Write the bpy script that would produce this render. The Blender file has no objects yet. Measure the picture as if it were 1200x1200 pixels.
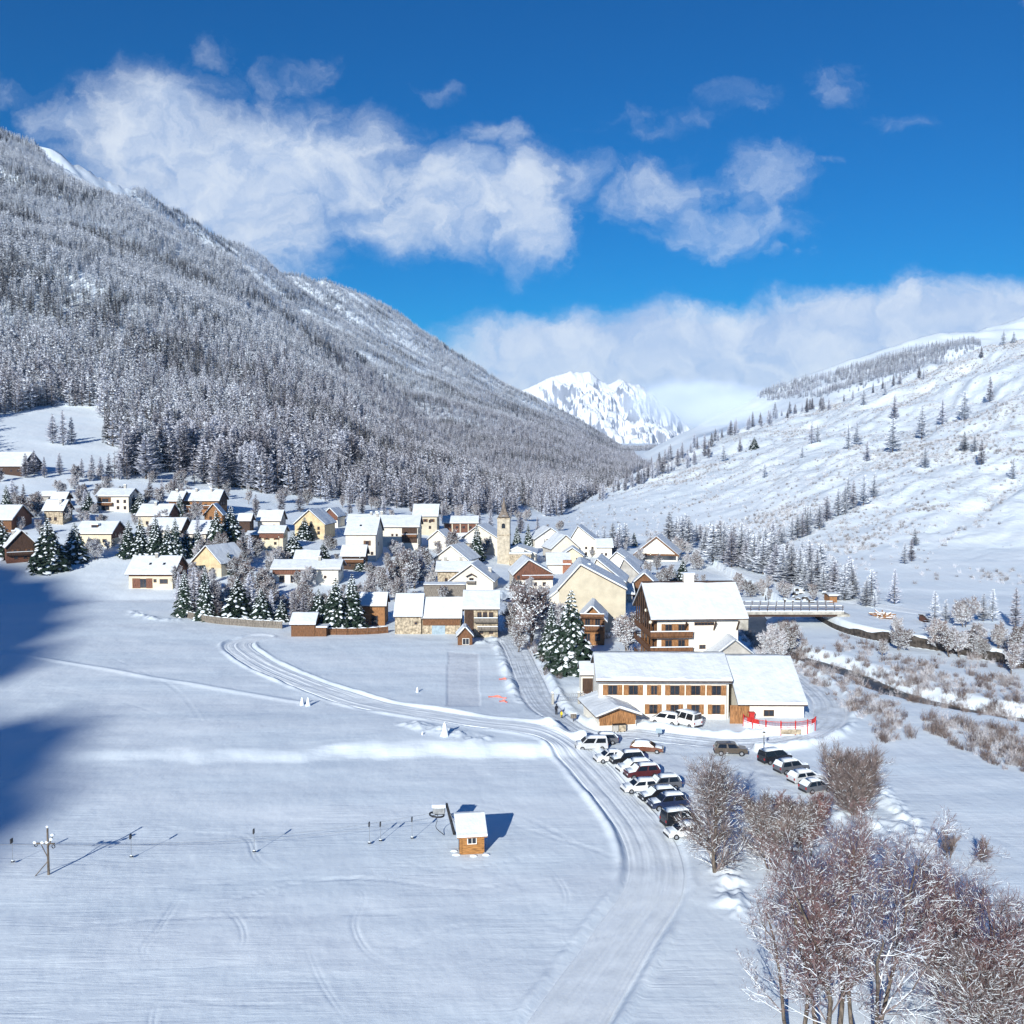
import bpy, math, random
import numpy as np
from mathutils import Vector, Matrix

S = bpy.context.scene
COL = S.collection
R = math.radians

# ------------------------------------------------------------------ camera
F = 1200.0
HORIZON = 529.0
CAM_H = 42.0
PITCH = math.atan((600 - HORIZON) / F)
cam_d = bpy.data.cameras.new('camera')
cam = bpy.data.objects.new('camera', cam_d)
COL.objects.link(cam)
cam.location = (0, 0, CAM_H)
cam.rotation_euler = (math.pi / 2 - PITCH, 0, 0)
cam_d.sensor_width = 36
cam_d.lens = 36
cam_d.clip_start = 0.5
cam_d.clip_end = 30000
S.camera = cam
S.render.resolution_x = 1024
S.render.resolution_y = 1024

# ------------------------------------------------------------------ light
SUN_EL = 20.0
SUN_AZ = 18.0      # shadows fall away from the camera, this much to the right
SKY_STRENGTH = 0.057
SUN_STRENGTH = 4.4
HAZE = 0.00003
S.view_settings.view_transform = 'Standard'
S.view_settings.look = 'None'
S.view_settings.gamma = 1
S.view_settings.exposure = 0.48
S.cycles.use_denoising = True
S.cycles.max_bounces = 6
S.cycles.diffuse_bounces = 3
S.cycles.glossy_bounces = 2
S.cycles.transmission_bounces = 2
S.cycles.transparent_max_bounces = 6
S.cycles.volume_bounces = 3
S.cycles.caustics_reflective = False
S.cycles.caustics_refractive = False

sun_d = bpy.data.lights.new('sun', 'SUN')
sun_d.energy = SUN_STRENGTH
sun_d.angle = R(0.5)
sun_d.color = (1.0, 0.995, 0.925)
sun = bpy.data.objects.new('sun', sun_d)
COL.objects.link(sun)
_to = Vector((math.sin(R(SUN_AZ)) * math.cos(R(SUN_EL)), math.cos(R(SUN_AZ)) * math.cos(R(SUN_EL)), -math.sin(R(SUN_EL))))
sun.rotation_euler = _to.to_track_quat('-Z', 'Y').to_euler()
sun.location = (-200, -600, 400)


class NT:
    """small helper round a node tree"""
    def __init__(s, tree):
        s.t = tree
        s.n = tree.nodes
        s.l = tree.links

    def node(s, kind, ins=None, **props):
        nd = s.n.new(kind)
        for k, v in props.items():
            setattr(nd, k, v)
        for k, v in (ins or {}).items():
            s.put(nd.inputs[k], v)
        return nd

    def put(s, sock, v):
        if hasattr(v, 'is_output'):
            s.l.new(v, sock)
        elif isinstance(v, bpy.types.Node):
            s.l.new(v.outputs[0], sock)
        else:
            if sock.type == 'RGBA' and len(v) == 3:
                v = (*v, 1)
            sock.default_value = v

    def math(s, op, a, b=0.0, c=None, clamp=False):
        nd = s.n.new('ShaderNodeMath')
        nd.operation = op
        nd.use_clamp = clamp
        s.put(nd.inputs[0], a)
        s.put(nd.inputs[1], b)
        if c is not None:
            s.put(nd.inputs[2], c)
        return nd.outputs[0]

    def vmath(s, op, a, b=(0, 0, 0), out=0):
        nd = s.n.new('ShaderNodeVectorMath')
        nd.operation = op
        s.put(nd.inputs[0], a)
        s.put(nd.inputs[1], b)
        return nd.outputs[out]

    def smooth(s, v, lo, hi, a=0.0, b=1.0):
        nd = s.n.new('ShaderNodeMapRange')
        nd.interpolation_type = 'SMOOTHSTEP'
        s.put(nd.inputs[0], v)
        nd.inputs[1].default_value = lo
        nd.inputs[2].default_value = hi
        nd.inputs[3].default_value = a
        nd.inputs[4].default_value = b
        return nd.outputs[0]

    def noise(s, vec, scale, detail=4.0, rough=0.5, dist=0.0):
        nd = s.n.new('ShaderNodeTexNoise')
        s.put(nd.inputs['Vector'], vec)
        nd.inputs['Scale'].default_value = scale
        nd.inputs['Detail'].default_value = detail
        nd.inputs['Roughness'].default_value = rough
        nd.inputs['Distortion'].default_value = dist
        return nd.outputs[0]

    def mix(s, f, a, b):
        nd = s.n.new('ShaderNodeMix')
        nd.data_type = 'RGBA'
        s.put(nd.inputs[0], f)
        s.put(nd.inputs[6], a)
        s.put(nd.inputs[7], b)
        return nd.outputs[2]


# ------------------------------------------------------------------ sky with clouds
W = bpy.data.worlds.new('World')
S.world = W
W.use_nodes = True
w = NT(W.node_tree)
w.n.clear()
sky = w.node('ShaderNodeTexSky', sky_type='NISHITA', sun_disc=False, sun_elevation=R(SUN_EL), sun_rotation=R(180 + SUN_AZ),
             altitude=1600, air_density=1.0, dust_density=0.3, ozone_density=2.0)
skyc = w.node('ShaderNodeHueSaturation', {'Hue': 0.513, 'Saturation': 2.4, 'Value': 1.12, 'Color': sky.outputs[0]}).outputs[0]
geo = w.node('ShaderNodeTexCoord').outputs['Generated']
sep = w.node('ShaderNodeSeparateXYZ', {0: geo})
ysafe = w.math('MAXIMUM', sep.outputs[1], 0.15)
uu = w.math('DIVIDE', sep.outputs[0], ysafe)
vv = w.math('DIVIDE', sep.outputs[2], ysafe)
uv = w.node('ShaderNodeCombineXYZ', {0: uu, 1: vv, 2: 0.0}).outputs[0]
# a warped copy of the direction gives the clouds torn edges
wn = w.node('ShaderNodeTexNoise', {'Vector': uv, 'Scale': 9.0, 'Detail': 6.0, 'Roughness': 0.62})
warp = w.vmath('MULTIPLY', w.vmath('SUBTRACT', wn.outputs[1], (0.5, 0.5, 0.5)), (0.15, 0.095, 0))
uvw = w.vmath('ADD', uv, warp)
blobs = [(10, 112, 55, 20, .45), (105, 150, 60, 34, .75), (190, 165, 120, 62, 1.0), (300, 205, 130, 82, 1.1), (400, 205, 110, 62, 1.0),
         (450, 265, 80, 42, .8), (250, 235, 110, 60, .95), (330, 285, 75, 50, .9), (170, 200, 80, 40, .8), (530, 235, 90, 62, 1.0), (615, 245, 50, 75, .95), (585, 165, 45, 26, .6),
         (345, 92, 60, 20, .42), (255, 72, 30, 18, .36), (672, 212, 40, 30, .7), (775, 225, 75, 40, .62), (840, 268, 85, 30, .7), (730, 235, 60, 28, .5),
         (885, 210, 52, 36, .60), (962, 105, 42, 28, .45), (507, 104, 26, 12, .40), (865, 125, 34, 20, .30), (770, 140, 90, 22, .28),
         (1195, 30, 14, 40, .4), (920, 300, 16, 12, .35), (1045, 150, 40, 16, .28), (402, 320, 18, 10, .3), (965, 200, 30, 8, .3)]
tot = None
for bx_, by_, rx_, ry_, amp in blobs:
    d = w.vmath('SUBTRACT', uvw, ((bx_ - 600) / F, (HORIZON - by_) / F, 0))
    d = w.vmath('MULTIPLY', d, (F / rx_ / 1.25, F / ry_ / 1.25, 0))
    ln = w.vmath('LENGTH', d, out=1)
    b = w.smooth(ln, 0.15, 1.35, amp, 0.0)
    tot = b if tot is None else w.math('MAXIMUM', tot, b)
# the long bank low over the far mountains: its top rises to the right
edge = w.math('MULTIPLY_ADD', uu, 0.085, 0.118)
bank = w.smooth(w.math('SUBTRACT', w.math('MULTIPLY_ADD', w.node('ShaderNodeSeparateXYZ', {0: uvw}).outputs[1], 1.0, 0.0), edge), -0.026, 0.030, 1.35, 0.0)
bank = w.math('MULTIPLY', bank, w.smooth(uu, -0.13, 0.02))
tot = w.math('MAXIMUM', tot, bank)
fine = w.noise(w.vmath('MULTIPLY', uvw, (1.0, 1.35, 1)), 22.0, 8.0, 0.62, 0.4)
big = w.noise(uv, 7.0, 3.0, 0.5)
mask = w.math('ADD', tot, w.math('MULTIPLY', w.math('SUBTRACT', fine, 0.5), 0.95))
mask = w.math('ADD', mask, w.math('MULTIPLY', w.math('SUBTRACT', big, 0.5), 0.35))
mask = w.smooth(mask, 0.08, 1.18, 0.0, 0.94)
mask = w.math('MULTIPLY', mask, w.smooth(tot, 0.0, 0.22))
lit = w.smooth(w.math('ADD', w.math('MULTIPLY', fine, 0.8), w.math('MULTIPLY', w.noise(uvw, 11.0, 4.0, 0.5), 0.6)), 0.42, 0.95)
cl_col = w.mix(lit, (5.6, 7.3, 10.4), (10.2, 11.0, 12.0))
skymix = w.mix(mask, skyc, cl_col)
bg = w.node('ShaderNodeBackground', {'Color': skymix, 'Strength': SKY_STRENGTH})
w.node('ShaderNodeOutputWorld', {0: bg.outputs[0]})


# ------------------------------------------------------------------ noise in numpy
def _hash(ix, iy, seed):
    h = (ix.astype(np.int64) * 374761393 + iy.astype(np.int64) * 668265263 + seed * 982451653) & 0xFFFFFFFF
    h = ((h ^ (h >> 13)) * 1274126177) & 0xFFFFFFFF
    h = h ^ (h >> 16)
    return (h & 0xFFFF) / 65535.0


def vnoise(x, y, seed=0):
    ix = np.floor(x)
    iy = np.floor(y)
    fx = x - ix
    fy = y - iy
    fx = fx * fx * fx * (fx * (fx * 6 - 15) + 10)
    fy = fy * fy * fy * (fy * (fy * 6 - 15) + 10)
    a = _hash(ix, iy, seed)
    b = _hash(ix + 1, iy, seed)
    c = _hash(ix, iy + 1, seed)
    d = _hash(ix + 1, iy + 1, seed)
    return (a * (1 - fx) + b * fx) * (1 - fy) + (c * (1 - fx) + d * fx) * fy - 0.5


def fbm(x, y, octaves=4, seed=0, gain=0.5):
    s = np.zeros_like(x, dtype=float)
    a = 1.0
    for o in range(octaves):
        s += a * vnoise(x * 2 ** o + 17.3 * o, y * 2 ** o - 9.1 * o, seed + o)
        a *= gain
    return s


def sstep(a, b, x):
    t = np.clip((x - a) / (b - a), 0, 1)
    return t * t * (3 - 2 * t)


def smax(a, b, k):
    h = np.clip(0.5 + 0.5 * (a - b) / k, 0, 1)
    return b * (1 - h) + a * h + k * h * (1 - h)


# ------------------------------------------------------------------ terrain
def line(pts):
    """pts: (column, depth, height) or (column, depth, row as ('y', row))"""
    cs, ts, zs = [], [], []
    for c, t, z in pts:
        if isinstance(z, tuple):
            z = CAM_H + (HORIZON - z[1]) / F * t
        cs.append(c)
        ts.append(t)
        zs.append(z)
    g = np.arange(-250, 1451, 10.0)
    k = np.exp(-0.5 * (np.arange(-8, 9) / 3.2) ** 2)
    k /= k.sum()

    def soft(v):
        v = np.interp(g, cs, v)
        return np.convolve(np.pad(v, 8, mode='edge'), k, 'valid')
    return g, soft(ts), soft(zs)


V0 = line([(0, 60, 0)])
V1 = line([(-250, 270, 0), (0, 280, 0), (150, 290, 0), (300, 290, 0), (450, 300, 0), (600, 330, 0), (700, 350, 0), (800, 420, 0), (1000, 600, 0), (1450, 600, 0)])
V2 = line([(-250, 430, 36), (0, 450, 32), (150, 470, 29), (300, 490, 22), (400, 500, 16.6), (500, 520, 12), (600, 560, 6), (640, 600, 3), (760, 700, 2), (1450, 900, 2)])
V3 = line([(0, 1600, 14)])
V4 = line([(0, 3600, 70)])
VAL = [V0, V1, V2, V3, V4]
A_LINES = [V2,
           line([(-250, 640, ('y', 455)), (0, 640, ('y', 468)), (150, 640, ('y', 480)), (300, 650, ('y', 500)), (400, 650, ('y', 530)), (500, 660, ('y', 566)), (600, 660, 6), (640, 660, 3)]),
           line([(-250, 1700, ('y', 20)), (0, 1700, ('y', 147)), (130, 1600, ('y', 215)), (200, 1500, ('y', 262)), (300, 1350, ('y', 330)), (400, 1350, ('y', 408)),
                 (500, 1330, ('y', 500)), (560, 1250, ('y', 552)), (620, 1000, -10), (1450, 1000, -60)])]
B_LINES = [line([(-250, 1500, 0), (400, 1300, 0), (560, 1000, 0), (640, 800, 0), (700, 1100, 2), (755, 1600, 12), (820, 2200, 20), (1450, 2200, -50)]),
           line([(-250, 2000, ('y', 60)), (0, 1900, ('y', 160)), (60, 1900, ('y', 172)), (130, 2000, ('y', 211)), (200, 2150, ('y', 242)), (300, 2300, ('y', 288)), (400, 2500, ('y', 339)),
                 (470, 2600, ('y', 380)), (530, 2700, ('y', 417)), (580, 2750, ('y', 446)), (620, 2800, ('y', 466)), (700, 3000, ('y', 506)), (755, 3000, ('y', 545)), (820, 3000, 0), (1450, 3000, -80)])]
C_LINES = [line([(-250, 560, -60), (600, 560, -12), (640, 565, 0), (700, 520, 1), (760, 480, 0), (850, 420, 0), (950, 310, 0), (1050, 290, 0), (1200, 285, 0), (1450, 285, 0)]),
           line([(-250, 600, -60), (600, 580, -12), (640, 580, 0.5), (700, 560, 3.5), (760, 540, 4), (850, 500, 6), (950, 390, 8), (1050, 370, 8.5), (1200, 360, 8.5), (1450, 360, 9)]),
           line([(-250, 700, -60), (600, 600, -12), (640, 610, ('y', 612)), (700, 720, ('y', 581)), (760, 860, ('y', 549)), (850, 1000, ('y', 507)), (940, 1080, ('y', 478)),
                 (1050, 1060, ('y', 440)), (1130, 980, ('y', 416)), (1200, 900, ('y', 392)), (1450, 900, ('y', 310))])]
D_LINES = [line([(-250, 1400, -80), (700, 1400, -30), (755, 1400, 0), (850, 1300, 5), (1450, 1300, 20)]),
           line([(-250, 2600, -80), (700, 2600, -20), (755, 2600, ('y', 528)), (800, 2600, ('y', 500)), (860, 2600, ('y', 474)), (940, 2600, ('y', 446)), (1000, 2550, ('y', 427)),
                 (1080, 2500, ('y', 405)), (1110, 2500, ('y', 398)), (1140, 2600, ('y', 390)), (1200, 2700, ('y', 374)), (1450, 2700, ('y', 320))])]


def loft(lines, c, t, before=None, after=-0.45):
    T = [np.interp(c, l[0], l[1]) for l in lines]
    Z = [np.interp(c, l[0], l[2]) for l in lines]
    z = Z[0] + (t - T[0]) * (before or 0.0)
    z = np.where(t < T[0], z, Z[0])
    for i in range(len(lines) - 1):
        k = np.clip((t - T[i]) / (T[i + 1] - T[i]), 0, 1)
        z = np.where(t >= T[i], Z[i] + (Z[i + 1] - Z[i]) * k, z)
    return np.where(t > T[-1], Z[-1] + (t - T[-1]) * after, z), T, Z


def flat(px, py, z=0.0):
    t = (CAM_H - z) * F / (py - HORIZON)
    return ((px - 600) / F * t, t)


def flatline(pts, z=0.0):
    return np.array([flat(a, b, z) for a, b in pts])


def smooth_line(P_, n=10):
    """Catmull-Rom through the points"""
    P_ = np.asarray(P_, float)
    Q = np.vstack([2 * P_[0] - P_[1], P_, 2 * P_[-1] - P_[-2]])
    out = []
    for i in range(1, len(Q) - 2):
        for k in range(n):
            u = k / n
            out.append(0.5 * ((2 * Q[i]) + (-Q[i - 1] + Q[i + 1]) * u + (2 * Q[i - 1] - 5 * Q[i] + 4 * Q[i + 1] - Q[i + 2]) * u * u
                              + (-Q[i - 1] + 3 * Q[i] - 3 * Q[i + 1] + Q[i + 2]) * u ** 3))
    out.append(Q[-2])
    return np.array(out)


def dist_line(x, y, pl):
    best = np.full(x.shape, 1e9)
    for (x0, y0), (x1, y1) in zip(pl[:-1], pl[1:]):
        dx, dy = x1 - x0, y1 - y0
        k = np.clip(((x - x0) * dx + (y - y0) * dy) / (dx * dx + dy * dy + 1e-9), 0, 1)
        best = np.minimum(best, np.hypot(x - x0 - k * dx, y - y0 - k * dy))
    return best


ROAD = smooth_line(flatline([(604, 700), (592, 722), (594, 742), (608, 768), (620, 795), (632, 822), (652, 845), (690, 864), (740, 862), (800, 869), (870, 874), (935, 868), (972, 850), (975, 825), (950, 800), (925, 782)]), 6)
PISTE = smooth_line(flatline([(640, 1260), (690, 1180), (735, 1110), (772, 1045), (760, 985), (712, 925), (665, 880), (610, 864), (540, 853), (450, 835), (385, 814), (325, 790), (288, 770), (276, 756), (300, 748)]), 6)
RIDGE1 = smooth_line(flatline([(-80, 752), (0, 766), (180, 798), (350, 827)]), 4)
BANK = smooth_line(flatline([(40, 890), (200, 887), (400, 886), (560, 884), (640, 880)]), 4)
RIVER = smooth_line(flatline([(880, 722), (893, 745), (915, 768), (960, 784), (1010, 800), (1060, 822), (1120, 837), (1200, 852), (1330, 872)], -2.0), 6)
RWALL = smooth_line(flatline([(958, 726), (985, 740), (1020, 750), (1060, 758), (1110, 766), (1180, 780), (1260, 800)], 0), 4)
MAINROAD = smooth_line([(flat(760, 640, 2)), flat(815, 655, 2), flat(870, 672, 2.5), flat(940, 693, 2.5), flat(1010, 708, 2.5), flat(1100, 722, 2.5), flat(1200, 745, 2.5), flat(1300, 770, 2.5)], 6)
GROOVES = [smooth_line(flatline(p), 6) for p in (
    [(350, 1110), (362, 1150), (390, 1200), (420, 1230)], [(385, 1050), (420, 1060), (410, 1100), (440, 1140), (520, 1150), (620, 1120), (700, 1060)],
    [(640, 1020), (665, 1060), (660, 1110), (690, 1150)], [(100, 1060), (250, 1046), (420, 1040), (540, 1052), (640, 1040)],
    [(0, 1110), (200, 1090), (400, 1085), (560, 1076)], [(480, 940), (600, 960), (700, 1010)], [(20, 800), (120, 820), (220, 850), (330, 845)],
    [(120, 770), (200, 810), (235, 860)], [(0, 1180), (150, 1150), (300, 1160)], [(450, 1010), (520, 1030), (640, 1010)])]
HEAPS = [smooth_line(flatline(p), 4) for p in ([(1035, 928), (1060, 958), (1100, 1000)], [(1000, 965), (1060, 985)], [(150, 718), (175, 727), (205, 728)], [(852, 1010), (870, 1080)], [(560, 756), (590, 750)], [(480, 862), (560, 880)])]
_pd = np.gradient(PISTE, axis=0)
_pd /= np.linalg.norm(_pd, axis=1)[:, None]
_pn = np.stack([-_pd[:, 1], _pd[:, 0]], 1)
for _o in (-2.7, -2.3, -1.95, -0.4, 0.9, 2.6):
    GROOVES.append(PISTE + _pn * (_o + 0.12 * np.sin(np.arange(len(PISTE)) * .35 + _o))[:, None])
_rd = np.gradient(ROAD, axis=0)
_rd /= np.linalg.norm(_rd, axis=1)[:, None]
for _o in (-1.5, -0.9, 0.5, 1.3):
    GROOVES.append(ROAD + np.stack([-_rd[:, 1], _rd[:, 0]], 1) * (_o + 0.1 * np.sin(np.arange(len(ROAD)) * .5 + _o))[:, None])
_rg = random.Random(5)
for _k in range(9):
    _x, _y = _rg.uniform(20, 640), _rg.uniform(905, 1190)
    _a = _rg.uniform(-.5, .5) + (math.pi / 2 if _rg.random() < .25 else 0)
    _pts = []
    for _j in range(5):
        _pts.append((_x, max(880, _y)))
        _a += _rg.gauss(0, .45)
        _x += math.cos(_a) * 70
        _y += math.sin(_a) * 32
    GROOVES.append(smooth_line(flatline(_pts), 5))
PADS = [flatline([(524, 766), (560, 768), (562, 834), (522, 834)])]


def inside(x, y, poly):
    r = np.zeros(x.shape, bool)
    n = len(poly)
    for i in range(n):
        x0, y0 = poly[i]
        x1, y1 = poly[(i + 1) % n]
        cond = ((y0 > y) != (y1 > y))
        with np.errstate(divide='ignore', invalid='ignore'):
            xi = (x1 - x0) * (y - y0) / (y1 - y0 + 1e-12) + x0
        r ^= cond & (x < xi)
    return r


def terrain(x, y, detail=True):
    """height and packed-snow mask at world points"""
    x = np.asarray(x, float)
    y = np.asarray(y, float)
    th = np.arctan2(x, y)
    r = np.hypot(x, y)
    lim = R(34)
    thc = np.clip(th, -lim, lim)
    c = np.clip(600 + F * np.tan(thc), -250, 1450)
    t = r * np.cos(thc)
    v, T, Z = loft(VAL, c, t)
    a, _, _ = loft(A_LINES, c, t, before=0.3)
    b, _, _ = loft(B_LINES, c, t, before=0.3)
    cc, _, _ = loft(C_LINES, c, t, before=0.3)
    d, _, _ = loft(D_LINES, c, t, before=0.3)
    n1 = fbm(x / 170, y / 170, 4, 3)
    n2 = fbm(x / 420 + 5, y / 420, 4, 11)
    n3 = fbm(x / 60, y / 60, 4, 23)
    # gullies that run down the slope
    g = fbm((x * 0.97 - y * 0.24) / 900, (x * 0.24 + y * 0.97) / 130, 4, 31)
    am = np.clip((a - 30) / 160, 0, 1)
    a = a + am * (14 * n1 + 26 * g)
    bm = np.clip((b - 20) / 200, 0, 1)
    b = b + bm * (18 * n1 + 22 * n2 + 34 * g)
    cm = np.clip((cc - 5) / 60, 0, 1)
    cc = cc + cm * (11 * n1 + 9 * n3) + np.clip((cc - 2) / 20, 0, 1) * 3.6 * fbm((x + y) / 45, (y - x) / 16, 4, 77)
    dm = np.clip(d / 150, 0, 1)
    d = d + dm * (24 * n1 + 40 * n2)
    v = v + np.clip((t - 250) / 100, 0, 1) * 1.2 * n3
    # mountains stay in front of the camera
    fade = 1 - sstep(R(60), R(95), np.abs(th))
    z = smax(v, a * fade - 2 * (1 - fade), 4.0)
    z = np.maximum(z, b * fade)
    z = smax(z, cc * fade - 2 * (1 - fade), 2.5)
    z = np.maximum(z, d * fade)
    packed = np.zeros_like(z)
    near = (y > 40) & (y < 420) & (np.abs(x) < 330)
    if detail and near.any():
        xn, yn, zn, pn = x[near], y[near], z[near], packed[near]
        nn = fbm(xn / 9, yn / 9, 3, 5)
        zn = zn + 0.30 * fbm(xn / 40, yn / 14, 4, 41) + 0.05 * nn
        # the right bank of the river stands higher, held by a stone wall
        dx = dist_line(xn, yn, RWALL)
        side = np.interp(xn, RWALL[:, 0], RWALL[:, 1])
        up = (xn > RWALL[0, 0] - 3) & (yn > side - 0.2)
        hill_here = np.clip(1 - zn / 6, 0, 1)
        zn = zn + np.where(up, 2.5 * sstep(0.0, 1.2, dx) * hill_here, 0)
        # beds of the river
        dr = dist_line(xn, yn, RIVER)
        zn = zn - 2.3 * (1 - sstep(2.0, 6.5, dr + 1.6 * nn))
        # field bank: rises towards the village, its face turned to the sun
        by = np.interp(xn, BANK[:, 0], BANK[:, 1])
        k = sstep(BANK[0, 0] - 25, BANK[0, 0] + 5, xn) * (1 - sstep(BANK[-1, 0] - 2, BANK[-1, 0] + 7, xn))
        s_ = yn - by + 1.6 * nn + 3.0 * fbm(xn / 18, yn / 60, 4, 19, 0.6)
        k = k * np.clip(0.85 + 0.9 * fbm(xn / 30, yn * 0 + 3, 3, 29), 0.35, 1.2) * sstep(-75, -40, xn)
        zn = zn + k * np.where(s_ < 0, 1.2 * sstep(-4.4, -0.1, s_), 1.2 * (1 - sstep(0.0, 42, s_)))
        d1 = dist_line(xn, yn, RIDGE1)
        zn = zn + 0.22 * np.exp(-(d1 / 0.8) ** 2)
        dp = dist_line(xn, yn, PISTE)
        zn = zn - 0.16 * (1 - sstep(2.9, 3.5, dp)) + 0.30 * np.exp(-((dp - 3.7) / 0.45) ** 2) * np.clip(0.8 + 1.3 * nn, 0.15, 2)
        pn = np.maximum(pn, 0.12 * (1 - sstep(2.7, 3.6, dp)))
        dd = dist_line(xn, yn, ROAD)
        lot = inside(xn, yn, flatline([(690, 862), (800, 872), (880, 878), (962, 935), (905, 935), (835, 925), (850, 1000), (775, 975), (690, 885)]))
        lm = np.where(lot, 1, 0)
        zn = zn - 0.3 * (1 - sstep(2.6, 3.3, dd)) + (1 - lm) * 0.55 * np.exp(-((dd - 3.9) / 0.8) ** 2) * np.clip(0.8 + 2.0 * nn + fbm(xn / 1.6, yn / 1.6, 2, 15), 0.05, 2)
        pn = np.maximum(pn, 1.0 * (1 - sstep(2.3, 3.4, dd)))
        pn = np.maximum(pn, 0.55 * lm * (0.7 + 0.8 * nn))
        zn = zn + lm * 0.12 * fbm(xn / 2.2, yn / 2.2, 2, 91)
        for gpl in (GROOVES if len(xn) > 5000 else []):
            bb = (xn > gpl[:, 0].min() - 2) & (xn < gpl[:, 0].max() + 2) & (yn > gpl[:, 1].min() - 2) & (yn < gpl[:, 1].max() + 2)
            dg = np.full(xn.shape, 99.0)
            dg[bb] = dist_line(xn[bb], yn[bb], gpl)
            e0 = np.minimum(np.hypot(xn - gpl[0, 0], yn - gpl[0, 1]), np.hypot(xn - gpl[-1, 0], yn - gpl[-1, 1]))
            ef = sstep(0, 8, e0) * np.clip(0.6 + 1.2 * nn, 0.1, 1.1)
            zn = zn - ef * (0.05 * np.exp(-((dg - 0.2) / 0.11) ** 2) - 0.012 * np.exp(-((dg - 0.6) / 0.2) ** 2))
        for hp in HEAPS:
            hm = np.exp(-(dist_line(xn, yn, hp) / 1.6) ** 2)
            zn = zn + hm * np.clip(0.35 + 1.1 * fbm(xn / 1.5, yn / 1.5, 3, 101), 0, 1) * 0.8
        for pad in PADS:
            m = inside(xn, yn, pad)
            zn = zn - np.where(m, 0.12, 0)
            pn = np.maximum(pn, np.where(m, 0.8, 0))
        z[near] = zn
        packed[near] = pn
    return z, packed


def tz(x, y):
    return float(terrain(np.array([x]), np.array([y]))[0][0])


CP, SP = math.cos(PITCH), math.sin(PITCH)
_T = np.geomspace(55, 3400, 240)


def P(px, py):
    """the terrain point seen at a pixel of the photograph"""
    xx = (px - 600) / F
    yu = (600 - py) / F
    dy = CP + yu * SP
    a = xx / dy
    s = (-SP + yu * CP) / dy
    T = _T
    for _ in range(2):
        z, _pk = terrain(a * T, T)
        h = CAM_H + s * T - z
        i = max(1, int(np.argmax(h < 0)))
        if not (h < 0).any():
            i = len(T) - 1
        t0, t1, h0, h1 = T[i - 1], T[i], h[i - 1], h[i]
        T = np.linspace(t0, t1, 12)
    k = min(max(h0 / (h0 - h1 + 1e-9), 0), 1)
    t = t0 + (t1 - t0) * k
    return Vector((a * t, t, CAM_H + s * t))


def project(x, y, z):
    d = np.asarray(y) * CP - (np.asarray(z) - CAM_H) * SP
    u = np.asarray(y) * SP + (np.asarray(z) - CAM_H) * CP
    return 600 + F * np.asarray(x) / d, 600 - F * u / d


# ------------------------------------------------------------------ materials
MATS = {}


def mat(name, col, rough=0.7, vary=0.12, scale=3.0, bump=0.0, bscale=20.0, metal=0.0, spec=0.3, aniso=None):
    if name in MATS:
        return MATS[name]
    m = bpy.data.materials.new(name)
    m.use_nodes = True
    t = NT(m.node_tree)
    bs = t.n['Principled BSDF']
    co = t.node('ShaderNodeTexCoord').outputs['Object']
    if aniso:
        co = t.vmath('MULTIPLY', co, aniso)
    n = t.noise(co, scale, 5.0, 0.6)
    dark = tuple(max(0, c * (1 - vary * 2)) for c in col)
    lite = tuple(min(1, c * (1 + vary * 1.6)) for c in col)
    c = t.mix(t.smooth(n, 0.3, 0.7), dark, lite)
    t.put(bs.inputs['Base Color'], c)
    bs.inputs['Roughness'].default_value = rough
    bs.inputs['Metallic'].default_value = metal
    bs.inputs['Specular IOR Level'].default_value = spec
    if bump:
        bn = t.node('ShaderNodeBump', {'Strength': 1.0, 'Distance': bump, 'Height': t.noise(co, bscale, 4.0, 0.6)})
        t.put(bs.inputs['Normal'], bn.outputs[0])
    MATS[name] = m
    return m


SNOWC = (0.80, 0.86, 0.92)


def wood(name, col, vert=True):
    return mat(name, col, 0.75, 0.28, 2.2, aniso=(5, 5, 0.6) if vert else (0.5, 0.5, 6), bump=0.01, bscale=6)


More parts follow.
